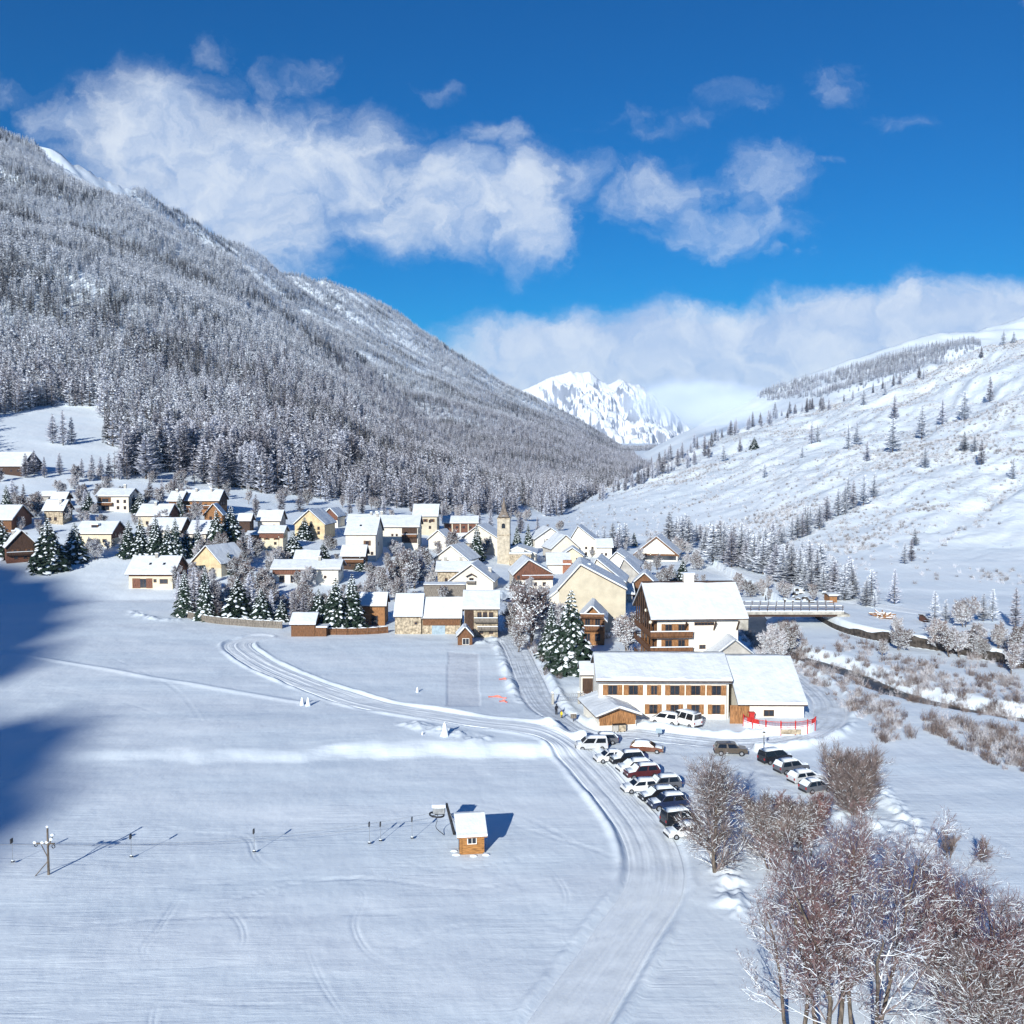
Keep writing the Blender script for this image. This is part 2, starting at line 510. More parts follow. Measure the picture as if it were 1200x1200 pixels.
M_SNOW = mat('snow', SNOWC, 0.6, 0.015, 0.8, bump=0.06, bscale=1.3, spec=0.2)
M_ROOFSNOW = mat('roof snow', (0.715, 0.755, 0.80), 0.6, 0.035, 0.45, bump=0.14, bscale=0.8, spec=0.2)
M = {
    'cream': mat('cream plaster', (0.66, 0.61, 0.53), 0.85, 0.04, 0.5),
    'white': mat('white plaster', (0.80, 0.75, 0.66), 0.85, 0.06, 0.5),
    'yellow': mat('yellow plaster', (0.66, 0.58, 0.43), 0.85, 0.05, 0.5),
    'ochre': mat('ochre plaster', (0.60, 0.47, 0.29), 0.85, 0.10, 0.5),
    'tan': mat('weathered tan plaster', (0.54, 0.48, 0.37), 0.9, 0.06, 0.35),
    'grey': mat('grey render', (0.42, 0.40, 0.37), 0.9, 0.14, 0.4),
    'stone': mat('rubble stone', (0.40, 0.33, 0.24), 0.9, 0.30, 1.6, bump=0.05, bscale=2.5),
    'grey_tan': mat('weathered tower stone', (0.47, 0.41, 0.32), 0.9, 0.13, 0.9, bump=0.03, bscale=2.5),
    'spire': mat('grey brown spire stone', (0.20, 0.165, 0.14), 0.9, 0.25, 1.4),
    'darkstone': mat('dark stone', (0.065, 0.055, 0.048), 0.9, 0.35, 1.2, bump=0.08, bscale=1.5),
    'wood': wood('brown boards', (0.16, 0.075, 0.035)),
    'redwood': wood('red brown boards', (0.16, 0.07, 0.045)),
    'orange': wood('orange timber', (0.30, 0.145, 0.06)),
    'darkwood': wood('dark boards', (0.065, 0.036, 0.024)),
    'greywood': wood('grey weathered boards', (0.19, 0.165, 0.14)),
    'logs': wood('horizontal logs', (0.36, 0.17, 0.055), False),
    'roof': mat('roof edge', (0.10, 0.07, 0.055), 0.8, 0.2, 2.0),
    'tin': mat('grey tin', (0.30, 0.31, 0.33), 0.45, 0.08, 2.0, metal=0.5),
    'glass': mat('window glass', (0.025, 0.03, 0.04), 0.12, 0.2, 1.0, spec=0.5),
    'frame': mat('white frame', (0.75, 0.73, 0.69), 0.6, 0.05),
    'woodframe': mat('brown frame', (0.14, 0.07, 0.035), 0.6, 0.15),
    'brick': mat('brick', (0.30, 0.13, 0.08), 0.85, 0.2, 4.0),
    'bluedoor': mat('faded blue door', (0.30, 0.38, 0.44), 0.8, 0.12, 1.0),
    'lampshade': mat('lamp globe', (0.85, 0.78, 0.62), 0.3, 0.03),
    'iron': mat('dark iron', (0.05, 0.05, 0.055), 0.55, 0.2, 3.0, metal=0.6),
    'galv': mat('galvanised steel', (0.32, 0.33, 0.34), 0.45, 0.12, 3.0, metal=0.6),
    'red': mat('red paint', (0.50, 0.035, 0.03), 0.5, 0.12, 2.0),
    'rednet': mat('red orange netting', (0.62, 0.17, 0.13), 0.7, 0.2, 2.0),
    'concrete': mat('concrete', (0.38, 0.36, 0.32), 0.9, 0.15, 1.0, bump=0.02, bscale=3),
    'tyre': mat('tyre rubber', (0.018, 0.018, 0.02), 0.85, 0.1),
    'rim': mat('wheel rim', (0.42, 0.43, 0.45), 0.35, 0.08, metal=0.7),
    'carglass': mat('car glass', (0.012, 0.014, 0.018), 0.08, 0.1, 1.0, spec=0.6),
    'headlight': mat('headlight', (0.70, 0.72, 0.75), 0.15, 0.05),
    'taillight': mat('taillight', (0.35, 0.01, 0.01), 0.2, 0.1),
    'bark': mat('grey bark', (0.13, 0.105, 0.085), 0.9, 0.3, 6.0, aniso=(1, 1, 0.25)),
    'twig': mat('red brown twigs', (0.175, 0.095, 0.095), 0.85, 0.3, 1.2),
    'twiggrey': mat('grey twigs', (0.19, 0.15, 0.145), 0.85, 0.3, 1.2),
}


def car_paint(name, col):
    m = mat('car paint ' + name, col, 0.35, 0.05, 2.0, spec=0.5)
    m.node_tree.nodes['Principled BSDF'].inputs['Coat Weight'].default_value = 0.5
    return m


def foliage(name, col, frost, frost_amt, seedscale=0.35, rnd=0.34, wide=0.09):
    """needles or twigs with rime caught by part of them"""
    if name in MATS:
        return MATS[name]
    m = bpy.data.materials.new(name)
    m.use_nodes = True
    t = NT(m.node_tree)
    bs = t.n['Principled BSDF']
    co = t.node('ShaderNodeTexCoord').outputs['Object']
    oi = t.node('ShaderNodeObjectInfo')
    n = t.noise(co, seedscale, 5.0, 0.7)
    r = t.math('MULTIPLY_ADD', oi.outputs['Random'], rnd, -rnd / 2)
    k = t.smooth(t.math('ADD', n, r), 0.71 - frost_amt - wide, 0.71 - frost_amt + wide)
    hv = t.node('ShaderNodeHueSaturation', {'Hue': 0.5, 'Saturation': 1.0, 'Value': t.math('MULTIPLY_ADD', oi.outputs['Random'], 0.7, 0.65), 'Color': (*col, 1)})
    t.put(bs.inputs['Base Color'], t.mix(k, hv.outputs[0], frost))
    bs.inputs['Roughness'].default_value = 0.85
    bs.inputs['Specular IOR Level'].default_value = 0.1
    MATS[name] = m
    return m


FROST = (0.66, 0.66, 0.68)
M_SPRUCE = foliage('spruce needles', (0.022, 0.038, 0.026), (0.55, 0.58, 0.62), 0.05, 1.2, 0.08)
M_LARCH = foliage('rimed larch twigs', (0.345, 0.33, 0.375), (0.70, 0.73, 0.82), 0.22, 16.0, 0.40, 0.24)
M_LARCHW = foliage('heavily rimed larch twigs', (0.45, 0.47, 0.525), (0.80, 0.84, 0.91), 0.33, 16.0, 0.40, 0.24)
M_SCRUB = foliage('hill scrub', (0.31, 0.285, 0.285), (0.68, 0.69, 0.73), 0.22, 1.8)
M_BRUSH = foliage('dry brush', (0.21, 0.16, 0.145), (0.66, 0.66, 0.70), 0.14, 1.8, 0.34, 0.16)

# ------------------------------------------------------------------ mesh helpers
_cat_store = {}


class MB:
    def __init__(s):
        s.v = []
        s.f = []
        s.m = []

    def add(s, vs, fs, mi=0):
        o = len(s.v)
        s.v.extend(vs)
        s.f.extend([tuple(i + o for i in f) for f in fs])
        s.m.extend([mi] * len(fs))

    def box(s, x0, x1, y0, y1, z0, z1, mi=0):
        v = [(x0, y0, z0), (x1, y0, z0), (x1, y1, z0), (x0, y1, z0), (x0, y0, z1), (x1, y0, z1), (x1, y1, z1), (x0, y1, z1)]
        s.add(v, [(0, 3, 2, 1), (4, 5, 6, 7), (0, 1, 5, 4), (1, 2, 6, 5), (2, 3, 7, 6), (3, 0, 4, 7)], mi)

    def prism(s, poly, axis, a, b, mi=0):
        """polygon of (u, w) extruded along an axis: 'x' -> (a, u, w), 'y' -> (u, a, w), 'z' -> (u, w, a)"""
        def pt(q, h):
            return (h, q[0], q[1]) if axis == 'x' else ((q[0], h, q[1]) if axis == 'y' else (q[0], q[1], h))
        n = len(poly)
        v = [pt(q, a) for q in poly] + [pt(q, b) for q in poly]
        f = [tuple(range(n))[::-1], tuple(range(n, 2 * n))]
        for i in range(n):
            j = (i + 1) % n
            f.append((i, j, n + j, n + i))
        s.add(v, f, mi)

    def tube(s, p0, p1, r0, r1=None, n=5, mi=0, cap=True):
        r1 = r0 if r1 is None else r1
        p0 = Vector(p0)
        p1 = Vector(p1)
        d = p1 - p0
        if d.length < 1e-6:
            return
        d.normalize()
        a = d.orthogonal().normalized()
        b = d.cross(a)
        v = []
        for p, r in ((p0, r0), (p1, r1)):
            for i in range(n):
                an = 2 * math.pi * i / n
                q = p + a * (math.cos(an) * r) + b * (math.sin(an) * r)
                v.append((q.x, q.y, q.z))
        f = [(i, (i + 1) % n, n + (i + 1) % n, n + i) for i in range(n)]
        if cap:
            f += [tuple(range(n))[::-1], tuple(range(n, 2 * n))]
        s.add(v, f, mi)

    def ring(s, c, axis, r, w, n=16, mi=0):
        """a torus of square section"""
        c = Vector(c)
        ax = Vector(axis).normalized()
        a = ax.orthogonal().normalized()
        b = ax.cross(a)
        v = []
        f = []
        for i in range(n):
            an = 2 * math.pi * i / n
            e = a * math.cos(an) + b * math.sin(an)
            for rr, hh in ((r - w, -w), (r + w, -w), (r + w, w), (r - w, w)):
                v.append(tuple(c + e * rr + ax * hh))
        for i in range(n):
            j = (i + 1) % n
            for k in range(4):
                l = (k + 1) % 4
                f.append((i * 4 + k, j * 4 + k, j * 4 + l, i * 4 + l))
        s.add(v, f, mi)

    def ball(s, c, rx, ry, rz, n=8, m=5, mi=0):
        v = [(c[0], c[1], c[2] + rz)]
        for j in range(1, m):
            ph = math.pi * j / m
            for i in range(n):
                an = 2 * math.pi * i / n
                v.append((c[0] + rx * math.sin(ph) * math.cos(an), c[1] + ry * math.sin(ph) * math.sin(an), c[2] + rz * math.cos(ph)))
        v.append((c[0], c[1], c[2] - rz))
        f = [(0, 1 + i, 1 + (i + 1) % n) for i in range(n)]
        for j in range(m - 2):
            for i in range(n):
                a_ = 1 + j * n + i
                b_ = 1 + j * n + (i + 1) % n
                f.append((a_, a_ + n, b_ + n, b_))
        last = len(v) - 1
        o = 1 + (m - 2) * n
        f += [(o + (i + 1) % n, o + i, last) for i in range(n)]
        s.add(v, f, mi)

    def mesh(s, name, mats, smooth=False):
        me = bpy.data.meshes.new(name)
        me.from_pydata(s.v, [], s.f)
        for m in (mats if isinstance(mats, (list, tuple)) else [mats]):
            me.materials.append(m)
        if any(s.m):
            me.polygons.foreach_set('material_index', s.m)
        if smooth:
            me.polygons.foreach_set('use_smooth', [True] * len(me.polygons))
        me.update()
        return me

    def build(s, name, mats, parent=None, smooth=False, bevel=0.0):
        o = bpy.data.objects.new(name, s.mesh(name, mats, smooth))
        COL.objects.link(o)
        if parent is not None:
            o.parent = parent
        if bevel:
            b = o.modifiers.new('bevel', 'BEVEL')
            b.width = bevel
            b.segments = 2
            b.limit_method = 'ANGLE'
        return o


def tag(o, label=None, cat=None, group=None, kind=None):
    if label:
        o['label'] = label
    if cat:
        o['category'] = cat
    if group:
        o['group'] = group
    if kind:
        o['kind'] = kind
    return o


def empty(name, loc, yaw=0, label=None, cat=None, group=None):
    o = bpy.data.objects.new(name, None)
    o.empty_display_size = 0.5
    COL.objects.link(o)
    o.location = loc
    o.rotation_euler = (0, 0, yaw)
    return tag(o, label, cat, group)


def link_mesh(name, me, parent=None):
    o = bpy.data.objects.new(name, me)
    COL.objects.link(o)
    if parent is not None:
        o.parent = parent
    return o


def copy_tree(o, parent=None):
    c = o.copy()
    COL.objects.link(c)
    if parent is not None:
        c.parent = parent
    for ch in o.children:
        copy_tree(ch, c)
    return c


def pbox(root, name, m, x0, x1, y0, y1, z0, z1, bevel=0.0):
    b = MB()
    b.box(x0, x1, y0, y1, z0, z1)
    return b.build(name, m, root, bevel=bevel)


def np_mesh(name, verts, faces, mats, attrs=None, smooth=True, mi=None):
    me = bpy.data.meshes.new(name)
    nf, k = faces.shape
    me.vertices.add(len(verts))
    me.vertices.foreach_set('co', np.ascontiguousarray(verts, dtype=np.float32).ravel())
    me.loops.add(nf * k)
    me.loops.foreach_set('vertex_index', np.ascontiguousarray(faces, dtype=np.int32).ravel())
    me.polygons.add(nf)
    me.polygons.foreach_set('loop_start', np.arange(0, nf * k, k, dtype=np.int32))
    me.polygons.foreach_set('loop_total', np.full(nf, k, dtype=np.int32))
    if smooth:
        me.polygons.foreach_set('use_smooth', np.ones(nf, dtype=bool))
    if mi is not None:
        me.polygons.foreach_set('material_index', np.asarray(mi, dtype=np.int32))
    for m in mats:
        me.materials.append(m)
    for an, av in (attrs or {}).items():
        a = me.attributes.new(an, 'FLOAT', 'POINT')
        a.data.foreach_set('value', np.ascontiguousarray(av, dtype=np.float32))
    me.update()
    me.validate()
    return me


# ------------------------------------------------------------------ ground sheet
def snow_ground_material():
    m = bpy.data.materials.new('snow field')
    m.use_nodes = True
    t = NT(m.node_tree)
    bs = t.n['Principled BSDF']
    co = t.node('ShaderNodeTexCoord').outputs['Object']
    pk = t.node('ShaderNodeAttribute', attribute_name='packed').outputs['Fac']
    sc = t.node('ShaderNodeAttribute', attribute_name='scrub').outputs['Fac']
    soft = t.noise(t.vmath('MULTIPLY', co, (0.5, 1.6, 1)), 0.05, 5.0, 0.6)
    base = t.mix(t.smooth(soft, 0.3, 0.7), (0.75, 0.835, 0.91), (0.81, 0.87, 0.93))
    dirt = t.noise(t.vmath('MULTIPLY', co, (1, 1, 1)), 0.8, 6.0, 0.7)
    road = t.mix(t.smooth(dirt, 0.42, 0.75), (0.76, 0.80, 0.855), (0.62, 0.65, 0.70))
    base = t.mix(pk, base, road)
    # dry grass and stones poke through on the sunny hillside
    g1 = t.noise(co, 0.55, 8.0, 0.75)
    g2 = t.noise(t.vmath('MULTIPLY', co, (1, 1, 2.2)), 0.022, 4.0, 0.6)
    gm = t.math('MULTIPLY', sc, t.math('ADD', t.math('MULTIPLY', g1, 0.75), t.math('MULTIPLY', g2, 0.55)))
    gcol = t.mix(t.noise(co, 0.3, 3.0), (0.33, 0.29, 0.26), (0.45, 0.41, 0.37))
    base = t.mix(t.smooth(gm, 0.70, 0.80, 0.0, 0.7), base, gcol)
    t.put(bs.inputs['Base Color'], base)
    bs.inputs['Roughness'].default_value = 0.62
    bs.inputs['Specular IOR Level'].default_value = 0.2
    h1 = t.noise(t.vmath('MULTIPLY', co, (0.35, 1.3, 1)), 0.45, 6.0, 0.62)
    h2 = t.noise(co, 2.6, 5.0, 0.65)
    patch = t.smooth(t.noise(co, 0.035, 3.0, 0.5), 0.35, 0.7, 0.01, 0.06)
    h3 = t.noise(t.vmath('MULTIPLY', co, (1.0, 0.5, 1)), 0.12, 4.0, 0.55)
    rg_ = t.math('ABSOLUTE', t.math('SUBTRACT', t.noise(t.vmath('MULTIPLY', co, (0.10, 1.0, 1)), 0.8, 3.0, 0.55, 0.3), 0.5))
    h1 = t.math('ADD', h1, t.math('MULTIPLY', t.smooth(rg_, 0.0, 0.12), 0.26))
    h = t.math('ADD', t.math('MULTIPLY_ADD', h3, 0.5, t.math('MULTIPLY', h1, patch)), t.math('ADD', t.math('MULTIPLY', h2, 0.022), t.math('MULTIPLY', sc, t.math('MULTIPLY', t.noise(co, 0.16, 7.0, 0.68), 1.1))))
    bn = t.node('ShaderNodeBump', {'Strength': 1.0, 'Distance': 1.0, 'Height': h})
    t.put(bs.inputs['Normal'], bn.outputs[0])
    return m


M_GROUND = snow_ground_material()


def build_ground():
    fr = np.linspace(-R(31), R(31), 860)
    lf = np.linspace(-R(180), -R(31), 70)[:-1]
    rt = np.linspace(R(31), R(180), 70)[1:]
    th = np.concatenate([lf, fr, rt])
    rr = np.concatenate([[0.5, 15, 30], np.geomspace(45, 420, 700), np.geomspace(423, 3600, 330)[0:], [4200, 5200, 7000, 9000]])
    TH, RR = np.meshgrid(th, rr)
    X = RR * np.sin(TH)
    Y = RR * np.cos(TH)
    z, pk = terrain(X.ravel(), Y.ravel())
    z = z.reshape(X.shape)
    z[-4:, :] = np.minimum(z[-4:, :], 40)
    c = 600 + F * np.tan(np.clip(TH, -R(34), R(34)))
    t = RR * np.cos(np.clip(TH, -R(34), R(34)))
    cc, _, _ = loft(C_LINES, np.clip(c, -250, 1450), t, before=0.3)
    scrub = np.clip((cc - 4) / 20, 0, 1) * (z < cc + 30) * sstep(640, 700, c)
    V = np.stack([X.ravel(), Y.ravel(), z.ravel()], 1)
    nr, nc = X.shape
    i = np.arange(nr - 1)[:, None] * nc + np.arange(nc - 1)[None, :]
    Fc = np.stack([i, i + 1, i + nc + 1, i + nc], -1).reshape(-1, 4)[:, ::-1]
    me = np_mesh('ground', V, Fc, [M_GROUND], {'packed': pk, 'scrub': scrub.ravel()})
    o = link_mesh('ground', me)
    tag(o, kind='structure')


build_ground()


def ribbon(name, pl, hw, m, lift=0.07, n=15):
    pl = np.asarray(pl)
    d = np.gradient(pl, axis=0)
    d /= np.linalg.norm(d, axis=1)[:, None] + 1e-9
    nrm = np.stack([-d[:, 1], d[:, 0]], 1)
    ks = np.linspace(-1, 1, n)
    pts = pl[:, None, :] + nrm[:, None, :] * (ks * hw)[None, :, None]
    z, _ = terrain(pts[..., 0].ravel(), pts[..., 1].ravel())
    z = z.reshape(pts.shape[:2]) + lift
    ii, kk = np.meshgrid(np.arange(len(pl)), np.arange(n), indexing='ij')
    z = z + 0.16 * fbm(ii / 60.0, kk * 9.0 / n, 3, 33) * 0.7 + 0.03 * fbm(ii / 3.5, kk * 14.0 / n, 2, 35)
    z[:, 0] -= lift + 0.12
    z[:, -1] -= lift + 0.12
    V = np.concatenate([pts, z[..., None]], -1).reshape(-1, 3)
    i = np.arange(len(pl) - 1)[:, None] * n + np.arange(n - 1)[None, :]
    Fc = np.stack([i, i + 1, i + n + 1, i + n], -1).reshape(-1, 4)
    o = link_mesh(name, np_mesh(name, V, Fc, [m]))
    return tag(o, kind='structure')


M_ROAD = mat('packed road snow', (0.69, 0.745, 0.81), 0.65, 0.09, 0.5, bump=0.06, bscale=1.6, spec=0.2)
M_TRACK = mat('groomed snow', (0.83, 0.88, 0.925), 0.6, 0.03, 0.4, bump=0.03, bscale=4.0, spec=0.2)


def resample(pl, step):
    d = np.r_[0, np.cumsum(np.hypot(*np.diff(pl, axis=0).T))]
    s = np.arange(0, d[-1], step)
    return np.stack([np.interp(s, d, pl[:, 0]), np.interp(s, d, pl[:, 1])], 1)


ribbon('road', resample(ROAD, 0.7), 2.5, M_ROAD, n=41)
ribbon('ski_track', resample(PISTE, 0.5), 2.85, M_TRACK, n=49)
ribbon('valley_road', resample(MAINROAD, 1.5), 3.2, M_TRACK, 0.12)

# river water
M_WATER = mat('river water', (0.022, 0.027, 0.036), 0.35, 0.4, 0.7, bump=0.12, bscale=1.6, spec=0.25)
rv = resample(RIVER, 1.0)
dv = np.gradient(rv, axis=0)
dv /= np.linalg.norm(dv, axis=1)[:, None]
nv = np.stack([-dv[:, 1], dv[:, 0]], 1)
wv = []
for k in range(len(rv)):
    for s_ in (-4.5, 4.5):
        q = rv[k] + nv[k] * s_
        wv.append((q[0], q[1], -1.75))
wf = np.array([(2 * k, 2 * k + 1, 2 * k + 3, 2 * k + 2) for k in range(len(rv) - 1)])
tag(link_mesh('river_water', np_mesh('river_water', np.array(wv), wf, [M_WATER])), kind='structure')

# a mountain flank behind the camera: it shades the left of the field
_rt = np.array([math.cos(R(SUN_AZ)), -math.sin(R(SUN_AZ))])
_fw = np.array([math.sin(R(SUN_AZ)), math.cos(R(SUN_AZ))])
_sh = [(-400, 380), (-291, 306), (-257, 288), (-218, 264), (-198, 238), (-172, 203), (-163, 190), (-150, 168), (-140, 142), (-133, 138), (-125, 137), (-118, 135), (-112, 138), (-106, 132), (-95, 114), (-83, 92), (-70, 62), (-58, 30), (-40, -20), (0, -200)]
ac = np.array([q[0] for q in _sh], float)
hz = (np.array([q[1] for q in _sh], float) + 600) * math.tan(R(SUN_EL))
xs = np.concatenate([np.linspace(-1500, -420, 30), np.linspace(-410, 60, 240), np.linspace(80, 700, 30)])
prof = np.interp(xs, np.r_[-1500, -700, ac, 60, 700], np.r_[420, 390, hz, hz[-1] - 40, 0])
prof = prof + np.where((xs > -420) & (xs < 20), 4.0 * fbm(xs / 7, xs * 0, 4, 8), 0)
ls = np.array([0, 60, 130, 200, 270, 330, 370, 400, 430, 470, 530, 600, 680, 760, 800]) - 1000.0
HX, HL = np.meshgrid(xs, ls)
HZ = prof[None, :] * np.clip(1 - np.abs(HL + 600) / 400, 0, 1) ** 0.9 - 3
HP = HX[..., None] * _rt + HL[..., None] * _fw
hv_ = np.concatenate([HP, HZ[..., None]], -1).reshape(-1, 3)
i = np.arange(len(ls) - 1)[:, None] * len(xs) + np.arange(len(xs) - 1)[None, :]
tag(link_mesh('hill', np_mesh('hill', hv_, np.stack([i, i + 1, i + len(xs) + 1, i + len(xs)], -1).reshape(-1, 4), [M_SNOW])), kind='structure')


# far snowy peaks
def far_peak(name, sil, depth, back, mt, seed, rough=60):
    cs = np.linspace(sil[0][0], sil[-1][0], 420)
    top = CAM_H + (HORIZON - np.interp(cs, [s[0] for s in sil], [s[1] for s in sil])) / F * depth
    dd = np.linspace(-1, 1, 150)
    Cc, Dd = np.meshgrid(cs, dd)
    Yw = depth + Dd * back
    Xw = (Cc - 600) / F * depth
    rid = 1 - np.abs(2 * fbm(Xw / 420 + Yw / 900, Yw / 1100 - Xw / 1500, 5, seed))
    rid2 = 1 - np.abs(2.2 * fbm(Xw / 150 + Yw / 700, Yw / 320 - Xw / 900, 6, seed + 7, 0.6))
    base = top[None, :] * (1 - np.abs(Dd) ** 0.85)
    Zw = base + (rid - 0.8) * rough * 3.0 * np.clip(np.abs(Dd) * 5, 0, 1) * np.clip(1 - np.abs(Dd), 0, 1) + (rid2 - 0.8) * rough * np.clip(np.abs(Dd) * 6, 0.25, 1) - 20
    Vw = np.stack([Xw, Yw, Zw], -1).reshape(-1, 3)
    n = len(cs)
    i = np.arange(len(dd) - 1)[:, None] * n + np.arange(n - 1)[None, :]
    Fw = np.stack([i, i + 1, i + n + 1, i + n], -1).reshape(-1, 4)
    tag(link_mesh(name, np_mesh(name, Vw, Fw, [mt], smooth=False)), kind='structure')


def peak_material():
    m = bpy.data.materials.new('peak snow and rock')
    m.use_nodes = True
    t = NT(m.node_tree)
    bs = t.n['Principled BSDF']
    co = t.node('ShaderNodeTexCoord').outputs['Object']
    gn = t.node('ShaderNodeNewGeometry')
    nz = t.node('ShaderNodeSeparateXYZ', {0: gn.outputs['Normal']}).outputs[2]
    k = t.math('ADD', nz, t.math('MULTIPLY', t.math('SUBTRACT', t.noise(co, 0.012, 6.0, 0.7), 0.5), 0.5))
    t.put(bs.inputs['Base Color'], t.mix(t.smooth(k, 0.53, 0.68), (0.29, 0.32, 0.39), (0.80, 0.84, 0.90)))
    bs.inputs['Roughness'].default_value = 0.8
    return m


M_PEAK = peak_material()
far_peak('mountain', [(480, 530), (560, 480), (600, 458), (625, 446), (648, 436), (668, 429), (690, 428), (700, 437), (712, 441), (728, 436), (738, 441), (755, 450), (775, 466), (800, 490), (830, 520)], 5600, 1300, M_PEAK, 4, 70)
# ================================================================== trees
def larch_mesh(name, seed, tiers, nb, frost_mat, radius=0.2, trunk=True, sub=0):
    """unit-height rimed larch: whorls of thin blades round a trunk; scaled per tree"""
    rng = random.Random(seed)
    b = MB()
    if trunk:
        b.tube((0, 0, -0.02), (0, 0, 0.97), 0.014, 0.002, 4, 0, cap=False)
    for i in range(tiers):
        h = 0.10 + 0.90 * (i + rng.random() * 0.6) / tiers
        rad = radius * (1 - ((h - 0.08) / 0.94)) ** 0.75 * rng.uniform(0.75, 1.12)
        if h < 0.2:
            rad *= 0.75
        off = rng.random() * 6.3
        for j in range(nb):
            an = off + 2 * math.pi * (j + rng.uniform(-.3, .3)) / nb
            r = rad * rng.uniform(0.6, 1.15) + 0.008
            up = rng.uniform(-0.10, 0.35) * r
            ca, sa = math.cos(an), math.sin(an)
            wd = r * rng.uniform(0.16, 0.30) + 0.004
            th_ = rng.uniform(0.006, 0.022)
            h_ = h
            h = min(.99, h + rng.gauss(0, .5 / tiers))
            p0 = (0, 0, h)
            m1 = (ca * r * .55 - sa * wd, sa * r * .55 + ca * wd, h + up * .4 + rng.uniform(-.5, .5) * th_)
            m2 = (ca * r * .55 + sa * wd, sa * r * .55 - ca * wd, h + up * .4 + rng.uniform(-.5, .5) * th_)
            tip = (ca * r, sa * r, h + up)
            dn = (ca * r * .6, sa * r * .6, h + up * .4 - th_ * 1.6)
            b.add([p0, m1, tip, m2, dn], [(0, 1, 2), (0, 2, 3), (0, 4, 2)], 1)
            for q in range(sub):
                k = rng.uniform(0.3, 1.0)
                an2 = an + rng.choice((-1, 1)) * rng.uniform(.35, .9)
                l2 = r * rng.uniform(.25, .5)
                s0 = (ca * r * k, sa * r * k, h + up * k)
                s1 = (s0[0] + math.cos(an2) * l2, s0[1] + math.sin(an2) * l2, s0[2] + rng.uniform(-.25, .3) * l2)
                mid = ((s0[0] + s1[0]) / 2 - math.sin(an2) * l2 * .22, (s0[1] + s1[1]) / 2 + math.cos(an2) * l2 * .22, (s0[2] + s1[2]) / 2 - rng.random() * th_)
                b.add([s0, mid, s1], [(0, 1, 2)], 1)
            h = h_
    return b.mesh(name, [M['bark'], frost_mat])


LARCH_FAR = [larch_mesh('larch_tree', 10 + i, 9, 6, M_LARCH, rad) for i, rad in enumerate((0.20, 0.24, 0.27))]
LARCH_FARW = [larch_mesh('larch_tree', 20 + i, 9, 6, M_LARCHW, rad) for i, rad in enumerate((0.20, 0.24, 0.26))]
LARCH_NEAR = [larch_mesh('larch_tree', 30 + i, 20, 9, M_LARCH, rad, sub=2) for i, rad in enumerate((0.20, 0.23, 0.26, 0.29))]
LARCH_NEARW = [larch_mesh('larch_tree', 40 + i, 20, 9, M_LARCHW, rad, sub=2) for i, rad in enumerate((0.23, 0.27))]
M_FIRFAR = foliage('dark fir needles', (0.085, 0.09, 0.10), (0.50, 0.52, 0.58), 0.14, 16.0, .34, .2)
FIR_FAR = [larch_mesh('fir_tree', 50 + i, 10, 7, M_FIRFAR, rad) for i, rad in enumerate((0.16, 0.19))]


def scatter(name, pts, scales, idx, meshes, label, cat=None, squash=None):
    """one uncountable mass: points carrying instances"""
    c = bpy.data.collections.new(name + ' kinds')
    for k, me in enumerate(meshes):
        o = bpy.data.objects.new('kind_%02d' % k, me)
        c.objects.link(o)
    me = bpy.data.meshes.new(name)
    me.vertices.add(len(pts))
    me.vertices.foreach_set('co', np.ascontiguousarray(pts, dtype=np.float32).ravel())
    rng = np.random.default_rng(len(pts))
    for an, av, ty in (('siz', scales, 'FLOAT'), ('rot', rng.random(len(pts)) * 6.283, 'FLOAT'), ('kindex', idx, 'INT')):
        a = me.attributes.new(an, ty, 'POINT')
        a.data.foreach_set('value', np.ascontiguousarray(av, dtype=np.float32 if ty == 'FLOAT' else np.int32))
    o = link_mesh(name, me)
    ng = bpy.data.node_groups.new(name, 'GeometryNodeTree')
    ng.interface.new_socket('Geometry', in_out='INPUT', socket_type='NodeSocketGeometry')
    ng.interface.new_socket('Geometry', in_out='OUTPUT', socket_type='NodeSocketGeometry')
    n = ng.nodes
    gi = n.new('NodeGroupInput')
    go = n.new('NodeGroupOutput')
    ci = n.new('GeometryNodeCollectionInfo')
    ci.inputs['Collection'].default_value = c
    ci.inputs['Separate Children'].default_value = True
    ci.inputs['Reset Children'].default_value = True

    def attr(nm, ty):
        a_ = n.new('GeometryNodeInputNamedAttribute')
        a_.data_type = ty
        a_.inputs['Name'].default_value = nm
        return a_.outputs['Attribute']
    cx = n.new('ShaderNodeCombineXYZ')
    ng.links.new(attr('rot', 'FLOAT'), cx.inputs[2])
    cs = n.new('ShaderNodeCombineXYZ')
    sz = attr('siz', 'FLOAT')
    for k in range(3):
        ng.links.new(sz, cs.inputs[k])
    ip = n.new('GeometryNodeInstanceOnPoints')
    ip.inputs['Pick Instance'].default_value = True
    ng.links.new(gi.outputs[0], ip.inputs['Points'])
    ng.links.new(ci.outputs[0], ip.inputs['Instance'])
    ng.links.new(attr('kindex', 'INT'), ip.inputs['Instance Index'])
    ng.links.new(cx.outputs[0], ip.inputs['Rotation'])
    ng.links.new(cs.outputs[0], ip.inputs['Scale'])
    ng.links.new(ip.outputs[0], go.inputs[0])
    md = o.modifiers.new('scatter', 'NODES')
    md.node_group = ng
    return tag(o, label, cat, kind='stuff')


def in_px(px, py, poly):
    return inside(np.asarray(px, float), np.asarray(py, float), poly)


